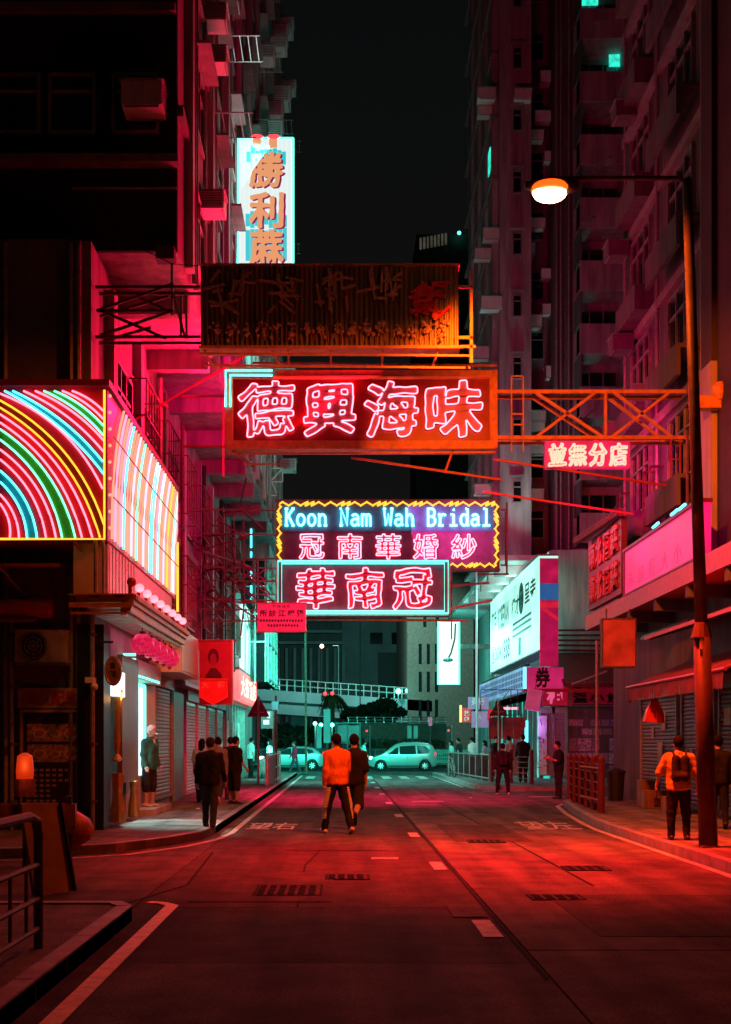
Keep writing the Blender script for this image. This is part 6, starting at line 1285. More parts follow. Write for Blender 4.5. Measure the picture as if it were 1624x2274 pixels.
# palm with drooping fronds
Y = 125; c0 = A(738,1545,Y); t = thing('palm_tree', 'olive palm with drooping fronds in front of the flyover', 'tree', (c0.x, Y, 0))
MB().tube([(c0.x,Y,0),(c0.x,Y,c0.z*.6),(c0.x,Y,c0.z)], .25, 8).build('trunk', M['wood'], t); rs = random.Random(5)
for i in range(30):
    a = rs.uniform(0, 2*PI); l = rs.uniform(1.3, 1.9); up = rs.uniform(.1, .9); b = MB(); pts = []
    for k in range(6): f = k/5; pts.append(Vector((c0.x+math.cos(a)*l*f, Y+math.sin(a)*l*f, c0.z+up*f-2.1*f*f)))
    for k in range(5):
        p, q_ = pts[k], pts[k+1]; s_ = Vector((-math.sin(a), math.cos(a), 0))
        for j in range(5):
            o = p.lerp(q_, j/5); L_ = .42*(1-.5*(k/5)); b.add([o, o+s_*L_+Vector((0,0,-.22)), o+s_*L_*.9+Vector((0,0,-.3))], [(0,1,2)]); b.add([o, o-s_*L_+Vector((0,0,-.22)), o-s_*L_*.9+Vector((0,0,-.3))], [(0,1,2)])
    b.tube(pts, .02, 3); b.build('frond', M['leafo'], t, fix=False)
# subway style glass shelter, pillars, traffic lights
Y = 104
t = thing('shelter', 'teal lit glass shelter beyond the crossing behind the two walkers', 'shelter', (gx(775,Y), Y, 0))
M['shglass'] = lit_panel('teal_lit_glass', (.03,.45,.38), .3, scale=2, lo=.3); MB().box(gx(750,Y), gx(798,Y), Y, Y+.08, gz(1647,Y), gz(1611,Y)).build('glass_panel', M['shglass'], t)
b = MB(); [b.bar(A(px,1685,Y), A(px,1606,Y), .07, 6) for px in (746,800,772)]; b.bar(A(744,1606,Y), A(802,1606,Y), .09, 6); b.bar(A(746,1650,Y), A(800,1650,Y), .06, 6); b.build('frame', mat('teal_frame', (.2,.55,.5), .5), t)
M['tealpost'] = mat('teal_painted_panel', (.12,.5,.42), .5)
for px0, px1, pyt, pyb, lab in ((719,734,1575,1650,'tall teal lit panel sign behind the orange sweatshirt walker'),(703,714,1612,1668,'shorter teal lit panel beside the globe lamps')):
    t = thing('panel_sign', lab, 'sign', (gx((px0+px1)/2,107), 107, 0)); MB().box(gx(px0,107), gx(px1,107), 107, 107.2, gz(pyb,107), gz(pyt,107)).build('panel', lit_panel('teal_sign_face', (.04,.62,.5), .5, scale=.6, lo=.6), t); MB().bar((gx((px0+px1)/2,107),107.1,0), (gx((px0+px1)/2,107),107.1,gz(pyb,107)), .08, 6).build('post', M['steel'], t)
def traffic(label, px, Y, pyt=1612):
    t = thing('traffic_light', label, 'traffic light', (gx(px,Y), Y, 0)); x = gx(px,Y); z1 = gz(pyt,Y)
    MB().bar((x,Y,0), (x,Y,z1), .06, 8).build('pole', M['alum'], t); MB().box(x-.42, x-.1, Y-.2, Y+.05, z1-1.3, z1-.1).build('housing', M['black'], t)
    MB().ball((x-.26,Y-.22,z1-.4), .13, 10, 6).build('red_lamp', M['n_red'], t)
    b = MB()
    for k in range(3): b.lathe((x-.26,Y-.22,z1-.4-k*.36), [(.14,-.02),(.15,-.1)], 8, 'y')
    b.build('visor', M['black'], t)
traffic('red traffic light beyond the crossing above the silver van', 822, 100); traffic('red traffic light by the far right corner', 1004, 90, 1610)
t = thing('sign_post', 'small pink sign on a thin post behind the van', 'road sign', (gx(956,103), 103, 0)); MB().bar((gx(956,103),103,0), A(956,1595,103), .05, 6).build('pole', M['steel'], t); MB().box(gx(952,103), gx(960,103), 102.9, 103, gz(1612,103), gz(1593,103)).build('plate', lit_panel('pink_plate', (.8,.2,.6), .5, scale=2), t)
t = thing('hoarding', 'teal perforated hoarding at the right of the van', 'hoarding', (gx(985,98), 98, 0)); Y = 98
MB().box(gx(962,Y), gx(1042,Y), Y, Y+.1, 0, gz(1665,Y)).build('panel', M['tealpost'], t); b = MB()
for i in range(9):
    for k in range(2): b.box(gx(966+i*4.5,Y), gx(968.5+i*4.5,Y), Y-.02, Y-.005, gz(1680+k*7,Y), gz(1677+k*7,Y))
b.build('perforation', M['black'], t)
globe('added unseen lamp behind the lowest neon sign lighting the flyover', 800, 1310, 138, .3)  # lamp and its spot added out of view to brighten the flyover
lamp('added_flyover_spot', 'SPOT', A(800,1310,138.6), 16000, (.3,1,.85), None, aim=(0,1,-.75), spot=math.radians(130), blend=.4, radius=.3)
t = rail('railing', 'thin teal railing on the far pavement beyond the cars', [(gx(560,99),99),(gx(1010,99),99)], 1.0, 'steel', 24, (.1,1.0), .03, .03)
lamp('crossing_light', 'AREA', (-6, 70, 9), 2200, (.04,1,.72), globe('tall teal street lamp hidden round the far left corner', 520, 1350, 70, .3) or None, (1,1), aim=(.4,.35,-1))

# ================================================================== cars
M['tyre'] = mat('tyre_rubber', (.015,.015,.015), .8); M['rim'] = mat('alloy_rim', (.6,.6,.6), .3, .8, .1); M['carpaint'] = mat('silver_car_paint', (.3,.4,.39), .22, .35, .05, 3, spec=.6); M['carpaint2'] = mat('pale_silver_paint', (.27,.35,.36), .25, .35, .05, 3, spec=.6)
M['plast'] = mat('black_plastic', (.02,.02,.02), .5); M['carglass'] = glass('car_glass', (.015,.03,.03), .05); M['tailred'] = glow('tail_lamp', (1,.02,.08), 1.0, (.5,.02,.03)); M['headl'] = glow('head_lamp', (.75,1,.95), 2.2, (.8,.8,.8))
def car(label, L_, H, Wd, roof, belt, wheels, R, paint, wins, loc, rz, nose):
    """roof: (x, z) silhouette over the length; belt: height where the sides start to lean in"""
    t = thing('parked_car' if False else 'car', label, 'car', (0,0,0)); xs = np.linspace(0, L_, 61); rx, rz_ = zip(*roof); top = np.interp(xs, rx, rz_)
    def bot(x):
        z = .2+.12*max(0, 1-min(x, L_-x)/.35)
        for w in wheels:
            d = abs(x-w)
            if d < R+.06: z = max(z, R+math.sqrt(max(0,(R+.06)**2-d*d)))
        return z
    def hw(x, z, tz):
        e = min(x, L_-x); f = Wd*(1-.16*max(0, 1-e/.5)**2)
        if z > belt: f *= 1-.19*((z-belt)/(H-belt))**1.2
        return f-(.04*max(0, 1-(z-.2)/.25) if z < .45 else 0)
    b = MB(); nz = 9; idx = {}
    for i, x in enumerate(xs):
        tz, bz = top[i], min(bot(x), top[i]-.05)
        for j in range(nz+1):
            z = bz+(tz-.05-bz)*j/nz
            for s_ in (-1, 1): idx[i,j,s_] = len(b.v); b.v.append((x, s_*hw(x,z,tz), z))
        for k in range(5):
            y = (-1+.5*k)*.93; idx[i,'t',k] = len(b.v); b.v.append((x, y*hw(x,tz-.05,tz)*.97, tz-(.03 if k in (0,4) else 0)))
    for i in range(60):
        for j in range(nz):
            for s_ in (-1, 1): b.f.append((idx[i,j,s_], idx[i+1,j,s_], idx[i+1,j+1,s_], idx[i,j+1,s_]))
        for k in range(4): b.f.append((idx[i,'t',k], idx[i+1,'t',k], idx[i+1,'t',k+1], idx[i,'t',k+1]))
        b.f.append((idx[i,nz,-1], idx[i+1,nz,-1], idx[i+1,'t',0], idx[i,'t',0])); b.f.append((idx[i,nz,1], idx[i+1,nz,1], idx[i+1,'t',4], idx[i,'t',4])); b.f.append((idx[i,0,-1], idx[i+1,0,-1], idx[i+1,0,1], idx[i,0,1]))
    for i in (0, 60):
        for j in range(nz): b.f.append((idx[i,j,-1], idx[i,j,1], idx[i,j+1,1], idx[i,j+1,-1]))
        b.f.append((idx[i,nz,-1], idx[i,nz,1], idx[i,'t',4], idx[i,'t',3], idx[i,'t',2], idx[i,'t',1], idx[i,'t',0]))
    b.build('body', paint, t, True)
    def side(poly, name, m, lift=.008, par=None):
        for s_ in (-1, 1):
            q_ = MB(); q_.add([(x, s_*(hw(x,z,0)+lift), z) for x, z in poly]+[(x, s_*(hw(x,z,0)-.03), z) for x, z in poly], [tuple(range(len(poly))), tuple(range(len(poly), 2*len(poly)))]+[(i, (i+1) % len(poly), len(poly)+(i+1) % len(poly), len(poly)+i) for i in range(len(poly))]); q_.build(name, m, par or t)
    for w in wins: side(w, 'side_window', M['carglass'])
    # seams, sill, handles
    for x in (wheels[0]+.55, wheels[0]+1.55): side([(x,.42),(x+.012,.42),(x+.012,belt),(x,belt)], 'door_seam', M['plast'], .003)
    side([(wheels[0]+R+.1,.26),(wheels[1]-R-.1,.26),(wheels[1]-R-.1,.33),(wheels[0]+R+.1,.33)], 'sill', M['plast'], .012); side([(wheels[0]+1.3,belt-.12),(wheels[0]+1.48,belt-.12),(wheels[0]+1.48,belt-.08),(wheels[0]+1.3,belt-.08)], 'door_handle', M['rim'], .03)
    a, c = nose; 
    q_ = MB(); x0_, x1_ = a; z0_, z1_ = np.interp(a, rx, rz_); w0, w1 = hw(x0_, z0_-.05, 0)*.88, hw(x1_, z1_-.05, 0)*.86
    q_.add([(x0_,-w0,z0_+.012),(x0_,w0,z0_+.012),(x1_-.04,w1,z1_+.005),(x1_-.04,-w1,z1_+.005)], [(0,1,2,3)]); q_.build('windscreen', M['carglass'], t)
    x0_, x1_ = c; z0_, z1_ = np.interp(c, rx, rz_); w0, w1 = hw(x0_, z0_-.05, 0)*.85, hw(x1_, z1_-.05, 0)*.88
    q_ = MB(); q_.add([(x0_+.03,-w0,z0_+.01),(x0_+.03,w0,z0_+.01),(x1_+.012,w1,z1_+.01),(x1_+.012,-w1,z1_+.01)], [(0,1,2,3)]); q_.build('rear_window', M['carglass'], t)
    for s_ in (-1, 1):
        q_ = MB(); q_.ball((.16, s_*(hw(.2,.75,0)-.12), .74), .15, 10, 6, (.9,.9,.8)); q_.build('headlight', M['headl'], t, True)
        q_ = MB(); q_.ball((L_-.07, s_*(hw(L_-.1,.95,0)-.06), .98), .11, 8, 6, (.7,.8,1.5)); q_.build('tail_light', M['tailred'], t, True)
        q_ = MB(); q_.ball((wheels[0]+.5, s_*(Wd+.09), belt+.1), .1, 8, 6, (.7,1,.8)); q_.build('mirror', paint, t, True)
        for w in wheels:
            y = s_*(Wd-.1); q_ = MB(); q_.lathe((w, y-s_*.1, R), [(R*.6,0),(R*.95,.0),(R,s_*.05),(R,s_*.15),(R*.94,s_*.2),(R*.62,s_*.2)], 24, 'y'); wh = q_.build('wheel', M['tyre'], t, True)
            q_ = MB(); q_.lathe((w, y+s_*.03, R), [(R*.66,0),(R*.66,s_*.055),(R*.58,s_*.06)], 20, 'y')
            for k in range(7): an = 2*PI*k/7; q_.bar((w, y+s_*.1, R), (w+math.cos(an)*R*.6, y+s_*.095, R+math.sin(an)*R*.6), .035, 4, .03)
            q_.ball((w, y+s_*.1, R), .06, 8, 5); q_.build('rim', M['rim'], wh); MB().lathe((w, y+s_*.035, R), [(R*.64,0),(R*.64,s_*.01)], 16, 'y').build('brake_disc', M['plast'], wh)
    MB().box(-.03, .05, -.5, .5, .3, .42).build('bumper', M['plast'], t); MB().box(-.035, -.005, -.26, .26, .44, .55).build('number_plate', M['whitec'], t); MB().box(L_-.02, L_+.03, -.26, .26, .6, .72).build('number_plate', M['whitec'], t)
    t.location = loc; t.rotation_euler.z = rz; return t
Yc = 76.5
W1 = [[(1.12,.98),(1.62,1.36),(1.75,1.4),(1.75,.98)],[(1.82,.98),(1.82,1.45),(2.75,1.5),(2.8,.98)],[(2.88,1.0),(2.84,1.5),(3.3,1.46),(3.62,1.25),(3.55,1.05)]]
car('silver two box van with a large sliding door waiting at the crossing', 3.99, 1.72, .83, [(0,.62),(.06,.78),(.45,.9),(.75,1.0),(1.55,1.56),(2.0,1.69),(2.8,1.72),(3.5,1.66),(3.8,1.5),(3.95,1.0),(3.99,.6)], .95, (.72,3.32), .3, M['carpaint'], W1, (gx(818,Yc), Yc, 0), 0, ((.8,1.6),(3.78,3.6)))
W2 = [[(1.1,.95),(1.65,1.27),(1.95,1.33),(2.0,.95)],[(2.06,.95),(2.02,1.34),(2.8,1.33),(2.9,.97)],[(2.98,1.0),(2.88,1.31),(3.25,1.22),(3.3,1.08)]]
car('pale silver hatchback seen from the side behind the man in the red jacket', 3.95, 1.47, .83, [(0,.58),(.08,.7),(.5,.84),(1.0,.93),(1.75,1.38),(2.2,1.46),(2.9,1.44),(3.4,1.32),(3.8,.98),(3.92,.8),(3.95,.55)], .92, (.72,3.2), .3, M['carpaint2'], W2, (gx(616,77.5)-1.1, 77.5, 0), 0, ((1.05,1.75),(3.8,3.4)))
def bicycle(label, loc, rz):
    t = thing('bicycle', label, 'bicycle', (0,0,0)); R = .33
    for x in (0, 1.02):
        b = MB(); b.tube([(x+R*math.cos(2*PI*i/20), 0, R+R*math.sin(2*PI*i/20)) for i in range(20)], .02, 5, True); w = b.build('wheel', M['tyre'], t)
        b = MB(); [b.bar((x,0,R),(x+R*math.cos(2*PI*i/10),0,R+R*math.sin(2*PI*i/10)),.005,3,cap=False) for i in range(10)]; b.build('spokes', M['alum'], w)
    b = MB(); fr_ = [((.95,0,.88),(.4,0,.82)),((.4,0,.82),(.45,0,.3)),((.45,0,.3),(.93,0,.75)),((0,0,R),(.45,0,.3)),((0,0,R),(.4,0,.75)),((.92,0,.95),(1.02,0,R))]; [b.bar(p,q_,.02,5) for p,q_ in fr_]; b.build('frame', M['steel'], t)
    b = MB(); b.bar((.93,0,.9),(.9,0,1.02),.015,5); b.bar((.9,-.27,1.02),(.9,.27,1.02),.015,5); b.build('handlebar', M['black'], t); b = MB(); b.ball((.37,0,.92),.12,8,5,(1.2,.7,.3)); b.build('saddle', M['black'], t); b = MB(); b.bar((.45,-.1,.2),(.45,.1,.4),.012,4); b.build('pedal', M['black'], t)
    t.location = loc; t.rotation_euler.z = rz
bicycle('bicycle leaning at the end of the dark mesh railing on the right', (4.98, 57.3, .13), math.radians(100))
t = thing('food_cart', 'low cart with a bright teal lamp among people at the far left kerb', 'cart', (-3.1, 55, .13)); MB().box(-3.5,-2.7,54.6,55.6,.4,.95).build('body', M['steel'], t); b = MB(); [b.lathe((x,54.7,.2),[(.16,-.03),(.16,.03)],10,'x') for x in (-3.4,-2.8)]; b.build('wheel', M['tyre'], t); MB().ball((-3.05,54.9,1.25),.16,8,6).build('lamp', M['tealglow'], t); MB().bar((-3.05,54.9,.95),(-3.05,54.9,1.12),.03,5).build('lamp_stem', M['steel'], t); lamp('cart_light','POINT',(-3.05,54.55,1.4),60,(.1,1,.8),t,radius=.15)
# ================================================================== people: continuous bodies from blended distance fields
def surfnet(fn, lo, hi, h):
    lo = np.array(lo); n = np.maximum(3, np.ceil((np.array(hi)-lo)/h).astype(int)+1); ax = [lo[i]+h*np.arange(n[i]) for i in range(3)]
    P_ = np.stack(np.meshgrid(*ax, indexing='ij'), -1); V = fn(P_.reshape(-1,3)).reshape(n); s = V < 0
    cs = [s[a:n[0]-1+a, b:n[1]-1+b, c:n[2]-1+c] for a in (0,1) for b in (0,1) for c in (0,1)]
    cnt = sum(c.astype(int) for c in cs); act = (cnt > 0) & (cnt < 8); idx = -np.ones(act.shape, int); cells = np.argwhere(act); idx[act] = np.arange(len(cells))
    acc = np.zeros((len(cells),3)); num = np.zeros(len(cells)); cor = [np.array((a,b,c)) for a in (0,1) for b in (0,1) for c in (0,1)]
    for i in range(8):
        for j in range(i+1, 8):
            if np.abs(cor[i]-cor[j]).sum() != 1: continue
            pa, pb = cells+cor[i], cells+cor[j]; va, vb = V[tuple(pa.T)], V[tuple(pb.T)]; m = (va < 0) != (vb < 0)
            t_ = np.where(m, va/np.where(m, va-vb, 1), 0)[:,None]; acc += np.where(m[:,None], pa+(pb-pa)*t_, 0); num += m
    v = lo+h*acc/num[:,None]; faces = []
    for d in range(3):
        u, w = (d+1) % 3, (d+2) % 3; sl0 = [slice(None)]*3; sl1 = [slice(None)]*3; sl0[d] = slice(0,-1); sl1[d] = slice(1,None)
        e = np.argwhere(s[tuple(sl0)] != s[tuple(sl1)]); e = e[(e[:,u] > 0) & (e[:,w] > 0) & (e[:,u] < n[u]-1) & (e[:,w] < n[w]-1)]
        if not len(e): continue
        du = np.zeros(3,int); du[u] = 1; dw = np.zeros(3,int); dw[w] = 1; q = np.stack([idx[tuple((e-a).T)] for a in (du+dw, dw, 0*du, du)], 1)
        fl = s[tuple(e.T)]; q[~fl] = q[~fl][:,::-1]; faces.append(q)
    return v, np.concatenate(faces)
def cap(P_, a, b, ra, rb, flat=1.0):
    a, b = np.array(a, float), np.array(b, float); d = b-a; q = P_-a
    t_ = np.clip(q@d/max(d@d, 1e-9), 0, 1); r = q-t_[:,None]*d
    if flat != 1: r = r/np.array([1, flat, 1])
    return np.sqrt((r*r).sum(1))-(ra+(rb-ra)*t_)
def sm(ds, k):
    D = ds[0]
    for x in ds[1:]: h = np.clip(.5+.5*(x-D)/k, 0, 1); D = x*(1-h)+D*h-k*h*(1-h)
    return D
def ell(P_, c, r): c, r = np.array(c), np.array(r); return (np.sqrt((((P_-c)/r)**2).sum(1))-1)*r.min()
def mesh_of(name, parts, m, parent, smooth=True):
    V = []; Fc = []
    for v, f in parts: b = sum(len(x) for x in V); V.append(v); Fc.append(f+b)
    me = bpy.data.meshes.new(name); V = np.concatenate(V); Fc = np.concatenate(Fc); me.from_pydata(V.tolist(), [], Fc.tolist()); me.materials.append(m); me.shade_smooth(); return link(name, me, parent)
def person(label, px, pyf, Y, face=0, hgt=1.72, z=None, h=.022, top='blackc', bottom='blkshirt', shoes='shoeb', hair='hairb', sleeve=1.0, leg=1.0, legs=((.0,.0),(.0,.0)), arms=((.0,.1,.12),(.0,.1,.12)),
           lean=0, turn=0, build=1.0, hem=.84, extras=(), long_hair=False, group=None, x=None, spread=.0, nod=0):
    """legs: (thigh swing, knee bend) radians, forward positive; arms: (swing, elbow bend, spread); face: heading in degrees, 0 looks away down the street"""
    t = thing('person', label, 'person', (0,0,0), group); s = hgt/1.72; W_ = build; rnd = np.random.default_rng(abs(hash(label)) % 9999 if False else len(label)*37+int(px))
    J = {}; hz = .92; pel = np.array([0,0,hz]); ch = np.array([0, math.sin(lean)*.45, hz+math.cos(lean)*.45]); nk = ch+np.array([0, .03+math.sin(lean)*.1, .12]); hd = nk+np.array([0,.02+.06*nod,.13])
    body = [(pel+[-.06*W_,0,.03], ch+[-.08*W_,0,-.08], .115*W_, .115*W_), (pel+[.06*W_,0,.03], ch+[.08*W_,0,-.08], .115*W_, .115*W_), (ch+[-.12*W_,0,0], ch+[.12*W_,0,0], .085, .085), (ch+[0,0,.02], nk, .075, .055), (nk, hd-[0,0,.04], .054, .052)]
    L_ = []; feet = []
    for sd, (sw, kb) in zip((-1,1), legs):
        hp = pel+[sd*.085*W_,0,-.04]; kn = hp+np.array([sd*(.015+spread), math.sin(sw)*.42, -math.cos(sw)*.42]); a2 = sw-kb; an = kn+np.array([sd*spread*.6, math.sin(a2)*.41, -math.cos(a2)*.41]); L_.append((hp,kn,an,a2))
    ground = min(an[2] for _,_,an,_ in L_)-.075
    A_ = []
    for sd, (sw, eb, sp) in zip((-1,1), arms):
        sh = ch+[sd*.185*W_,0,.02]; el_ = sh+np.array([sd*math.sin(sp)*.28, math.sin(sw)*.28*math.cos(sp), -math.cos(sw)*.28*math.cos(sp)]); a2 = sw+eb; wr = el_+np.array([sd*math.sin(sp)*.1-sd*.05*(eb > .9)*2, math.sin(a2)*.25, -math.cos(a2)*.25]); A_.append((sh,el_,wr,a2))
    def f_body(P_):
        ds = [cap(P_,a,b,r1,r2) for a,b,r1,r2 in body]
        for hp,kn,an,a2 in L_: ds += [cap(P_,hp,kn,.085*W_,.058), cap(P_,kn,an,.056,.036), cap(P_,kn+(an-kn)*.25+[0,-.02*math.cos(a2),0],kn+(an-kn)*.5,.05,.042), cap(P_, an, an+[0,.10,-.05], .035, .03)]
        for sh,el_,wr,a2 in A_: ds += [cap(P_,sh,el_,.052*W_,.042), cap(P_,el_,wr,.04,.028)]
        ds.append(sm([ell(P_,hd+[0,-.005,.03],[.076,.095,.105]), ell(P_,hd+[0,.035,-.045],[.055,.06,.065])], .03)); ds.append(cap(P_,hd+[0,.085,.005],hd+[0,.108,-.02],.010,.016))
        for sd in (-1,1): ds.append(ell(P_,hd+[sd*.078,-.005,0],[.014,.03,.036]))
        return sm(ds, .025)
    lo = np.array([-.62,-.62,ground-.03]); hi = np.array([.62,.62,hd[2]+.2]); parts = [surfnet(f_body, lo, hi, h)]
    # hands: palm, four unequal bent fingers and a thumb
    for sd, (sh,el_,wr,a2) in zip((-1,1), A_):
        d = np.array([0, math.sin(a2), -math.cos(a2)]); sx = np.array([0, math.cos(a2), math.sin(a2)]); pc = wr+d*.055
        def f_hand(P_):
            ds = [cap(P_, wr-d*.02, wr+d*.03, .028, .026), cap(P_, pc-sx*.02, pc+sx*.02, .022, .022)]
            for k, ln in enumerate((.062,.072,.068,.052)):
                b0 = pc+d*.03+sx*(-.03+.02*k)*-1; b1 = b0+d*ln*.55+np.array([-sd,0,0])*.008; b2 = b1+d*ln*.35+np.array([-sd,0,0])*.022; ds += [cap(P_,b0,b1,.0095,.009), cap(P_,b1,b2,.009,.0075)]
            th0 = wr+d*.025+sx*.025; th1 = th0+d*.035+sx*.025; th2 = th1+d*.03+np.array([-sd,0,0])*.012; ds += [cap(P_,th0,th1,.012,.011), cap(P_,th1,th2,.011,.009)]
            return sm(ds, .008)
        parts.append(surfnet(f_hand, np.minimum(wr, wr+d*.2)-.07, np.maximum(wr, wr+d*.2)+.07, .008 if h < .03 else .012))
    mesh_of('body', parts, M['skin'], t)
    dirs = [(rnd.normal(size=3)*[1,1,.55]*rnd.uniform(16, 34), rnd.uniform(0,6)) for _ in range(7)]
    wob = lambda P_, a: a*sum(np.sin(P_@d+p) for d, p in dirs)*.42
    def f_top(P_):
        ds = [cap(P_,a,b,r1+.022,r2+.022) for a,b,r1,r2 in body[:4]]
        D = sm(ds, .05)
        hemz = pel[2]+.02 if hem is None else hem; D = np.maximum(D, hemz-P_[:,2]); D = np.maximum(D, P_[:,2]-(nk[2]+.02))
        for sh,el_,wr,a2 in A_:
            if sleeve > .99: q = sm([cap(P_,sh,el_,.07*W_,.06), cap(P_,el_,wr-(wr-el_)*.03,.058,.045)], .02)
            else: e2 = sh+(el_-sh)*sleeve*1.2; q = cap(P_,sh,e2,.07*W_,.074)
            D = sm([D,q], .035)
        # loose skirt of the garment over the hips
        hip = np.maximum(cap(P_, pel+[-.05*W_,0,-.05], pel+[.05*W_,0,-.05], .142*W_, .142*W_, 1.0), hemz-P_[:,2]); D = sm([D, np.maximum(hip, P_[:,2]-(pel[2]+.1))], .05)
        return D+wob(P_, .006)
    mesh_of('shirt', [surfnet(f_top, lo, hi, h*.9)], M[top], t)
    def f_leg(P_):
        D = sm([cap(P_, pel+[-.05*W_,0,-.0], pel+[.05*W_,0,-.0], .128*W_, .128*W_)]+[x for hp,kn,an,a2 in L_ for x in ((cap(P_,hp,kn,.105*W_,.08), cap(P_,kn,an,.078,.06)) if leg > .9 else (cap(P_,hp,hp+(kn-hp)*min(1,leg*2),.11*W_,.095),)+((cap(P_,kn,kn+(an-kn)*(leg*2-1),.09,.085),) if leg > .5 else ()))], .03)
        return np.maximum(D, P_[:,2]-(pel[2]+.09))+wob(P_, .005)
    mesh_of('trousers' if leg > .9 else 'shorts', [surfnet(f_leg, lo, hi, h*.9)], M[bottom], t)
    for hp,kn,an,a2 in L_:
        f = np.array([0, math.cos(a2), math.sin(a2)]); dn = np.array([0, math.sin(a2), -math.cos(a2)])
        def f_sh(P_): 
            D = sm([cap(P_, an-f*.05+dn*.035, an+f*.07+dn*.045, .043, .04), cap(P_, an+f*.05+dn*.045, an+f*.15+dn*.05, .04, .034), cap(P_, an, an+dn*.03, .045, .045)], .02); return np.maximum(D, (P_-an)@dn-.075)
        mesh_of('shoe', [surfnet(f_sh, an-.22, an+.22, min(h, .018))], M[shoes], t)
    def f_hair(P_):
        D = ell(P_, hd+[0,-.012,.038], [.09,.108,.112]); D = np.maximum(D, -(hd[2]-.035+.9*np.maximum(P_[:,1]-hd[1]-.02,-.06)-P_[:,2])*-1 if False else (hd[2]-.03+np.clip((P_[:,1]-hd[1])*1.3, -.06, .12))-P_[:,2])
        if long_hair: D = np.minimum(D, np.maximum(cap(P_, hd+[0,-.05,.03], hd+[0,-.075,-.2], .095, .085), P_[:,1]-hd[1]-.02))
        return D+.006*np.sin(P_[:,0]*90)*np.sin(P_[:,2]*80+P_[:,1]*60)
    mesh_of('hair', [surfnet(f_hair, hd-.34, hd+.2, min(h, .016))], M[hair], t)
    b = MB(); [b.ball(hd+[sd*.031,.088,.018], .011, 6, 4) for sd in (-1,1)]; b.build('eyes', M['black'], t)
    info = dict(pel=pel, ch=ch, nk=nk, hd=hd, A=A_, L=L_, ground=ground, t=t)
    for ex in extras: ex(info)
    zz = 0 if z is None else z; xx = gx(px, Y) if x is None else x
    t.location = (xx, Y, zz-ground*s); t.scale = (s, s, s); t.rotation_euler.z = -math.radians(face)
    return t
def backpack(m='blkshirt'):
    def ex(I):
        ch, t = I['ch'], I['t']
        f = lambda P_: sm([cap(P_, ch+[-.08,-.17,-.32], ch+[-.08,-.16,.0], .075, .07), cap(P_, ch+[.08,-.17,-.32], ch+[.08,-.16,.0], .075, .07), cap(P_, ch+[-.05,-.23,-.3], ch+[.05,-.23,-.3], .06,.06)], .05)
        bp = mesh_of('backpack', [surfnet(f, ch+[-.3,-.4,-.55], ch+[.3,.1,.25], .02)], M[m], t)
        for sd in (-1,1):
            b = MB(); b.tube([ch+[sd*.1,-.15,.05], ch+[sd*.105,-.05,.125], ch+[sd*.12,.06,.09], ch+[sd*.13,.125,-.05], ch+[sd*.14,.08,-.25], ch+[sd*.12,-.13,-.3]], .022, 6); b.build('strap', M[m], bp)
        b = MB(); b.tube([ch+[-.03,-.15,.07], ch+[-.02,-.18,.1], ch+[.02,-.18,.1], ch+[.03,-.15,.07]], .01, 5); b.build('grab_handle', M[m], bp)
    return ex
def legprint(I):
    """white crossed marks printed down the outside and back of each trouser leg"""
    b = MB()
    for sd, (hp,kn,an,a2) in zip((-1,1), I['L']):
        for k in range(13):
            f = .25+k*.1; p = hp+(kn-hp)*f if f < 1 else kn+(an-kn)*(f-1); r = (.098 if f < 1 else .078)-.012*max(0,f-.9)
            if f > 1.55: break
            for s_ in (-1,1):
                for off in (.0, .035):
                    a0 = -PI/2+sd*(.45+off*8); q0 = p+[math.cos(a0)*r*1.08, math.sin(a0)*r*1.08, -.035*s_]; a1 = a0+sd*.7; q1 = p+[math.cos(a1)*r*1.08, math.sin(a1)*r*1.08, .035*s_]
                    b.bar(q0, q1, .0115, 4)
    b.build('leg_print', M['whitec'], I['t'])['kind'] = 'stuff'
def cigarette(I): 
    hd = I['hd']; b = MB(); b.bar(hd+[.02,.1,-.045], hd+[.03,.18,-.055], .006, 5); b.build('cigarette', M['whitec'], I['t'])
def undershirt(I):
    ch, pel, t = I['ch'], I['pel'], I['t']; b = MB(); b.add([ch+[-.045,.1,.11], ch+[.045,.1,.11], ch+[.05,.128,-.05], pel+[.05,.15,.0], pel+[-.05,.15,.0], ch+[-.05,.128,-.05]], [(0,1,2,5),(5,2,3,4)]); b.build('undershirt', M['whitec'], t)
def bag(m, w=.16, hh=.3, side=1):
    def ex(I):
        wr = I['A'][0 if side < 0 else 1][2]; b = MB(); p = wr+[0,0,-.12]; b.box(p[0]-.05, p[0]+.05, p[1]-w, p[1]+w, p[2]-hh-.08, p[2]-.08); b.build('carried_bag', M[m], I['t']); b = MB(); b.tube([p+[0,-w*.6,-.08], p+[0,0,.04], p+[0,w*.6,-.08]], .01, 4); b.build('bag_handle', M[m], I['t'])
    return ex
M['tanbag'] = mat('tan_shopping_bag', (.5,.28,.15), .7); M['patt'] = mat('patterned_shirt', (.4,.3,.32), .8, 0, .7, 40, col2=(.06,.04,.05))
def G(pyf, z=0): return F*(EYE-z)/(pyf-HY)
person('person walking away in a bright orange sweatshirt and black printed trousers', 749, 1850, 23.6, -22, 1.77, top='orange', bottom='blackc', shoes='shoe', legs=((.24,.06),(-.2,.2)), arms=((-.1,.25,.16),(.18,.25,.12)), hem=.86, extras=(legprint,), h=.018, spread=.045)
person('person in black with bare calves mid step beside the orange sweatshirt', 786, 1850, 24.3, 10, 1.77, top='blackc', bottom='blkshirt', leg=.52, sleeve=.8, legs=((.25,.1),(-.2,.95)), arms=((.1,.3,.1),(-.1,.3,.1)), hem=.8, h=.018)
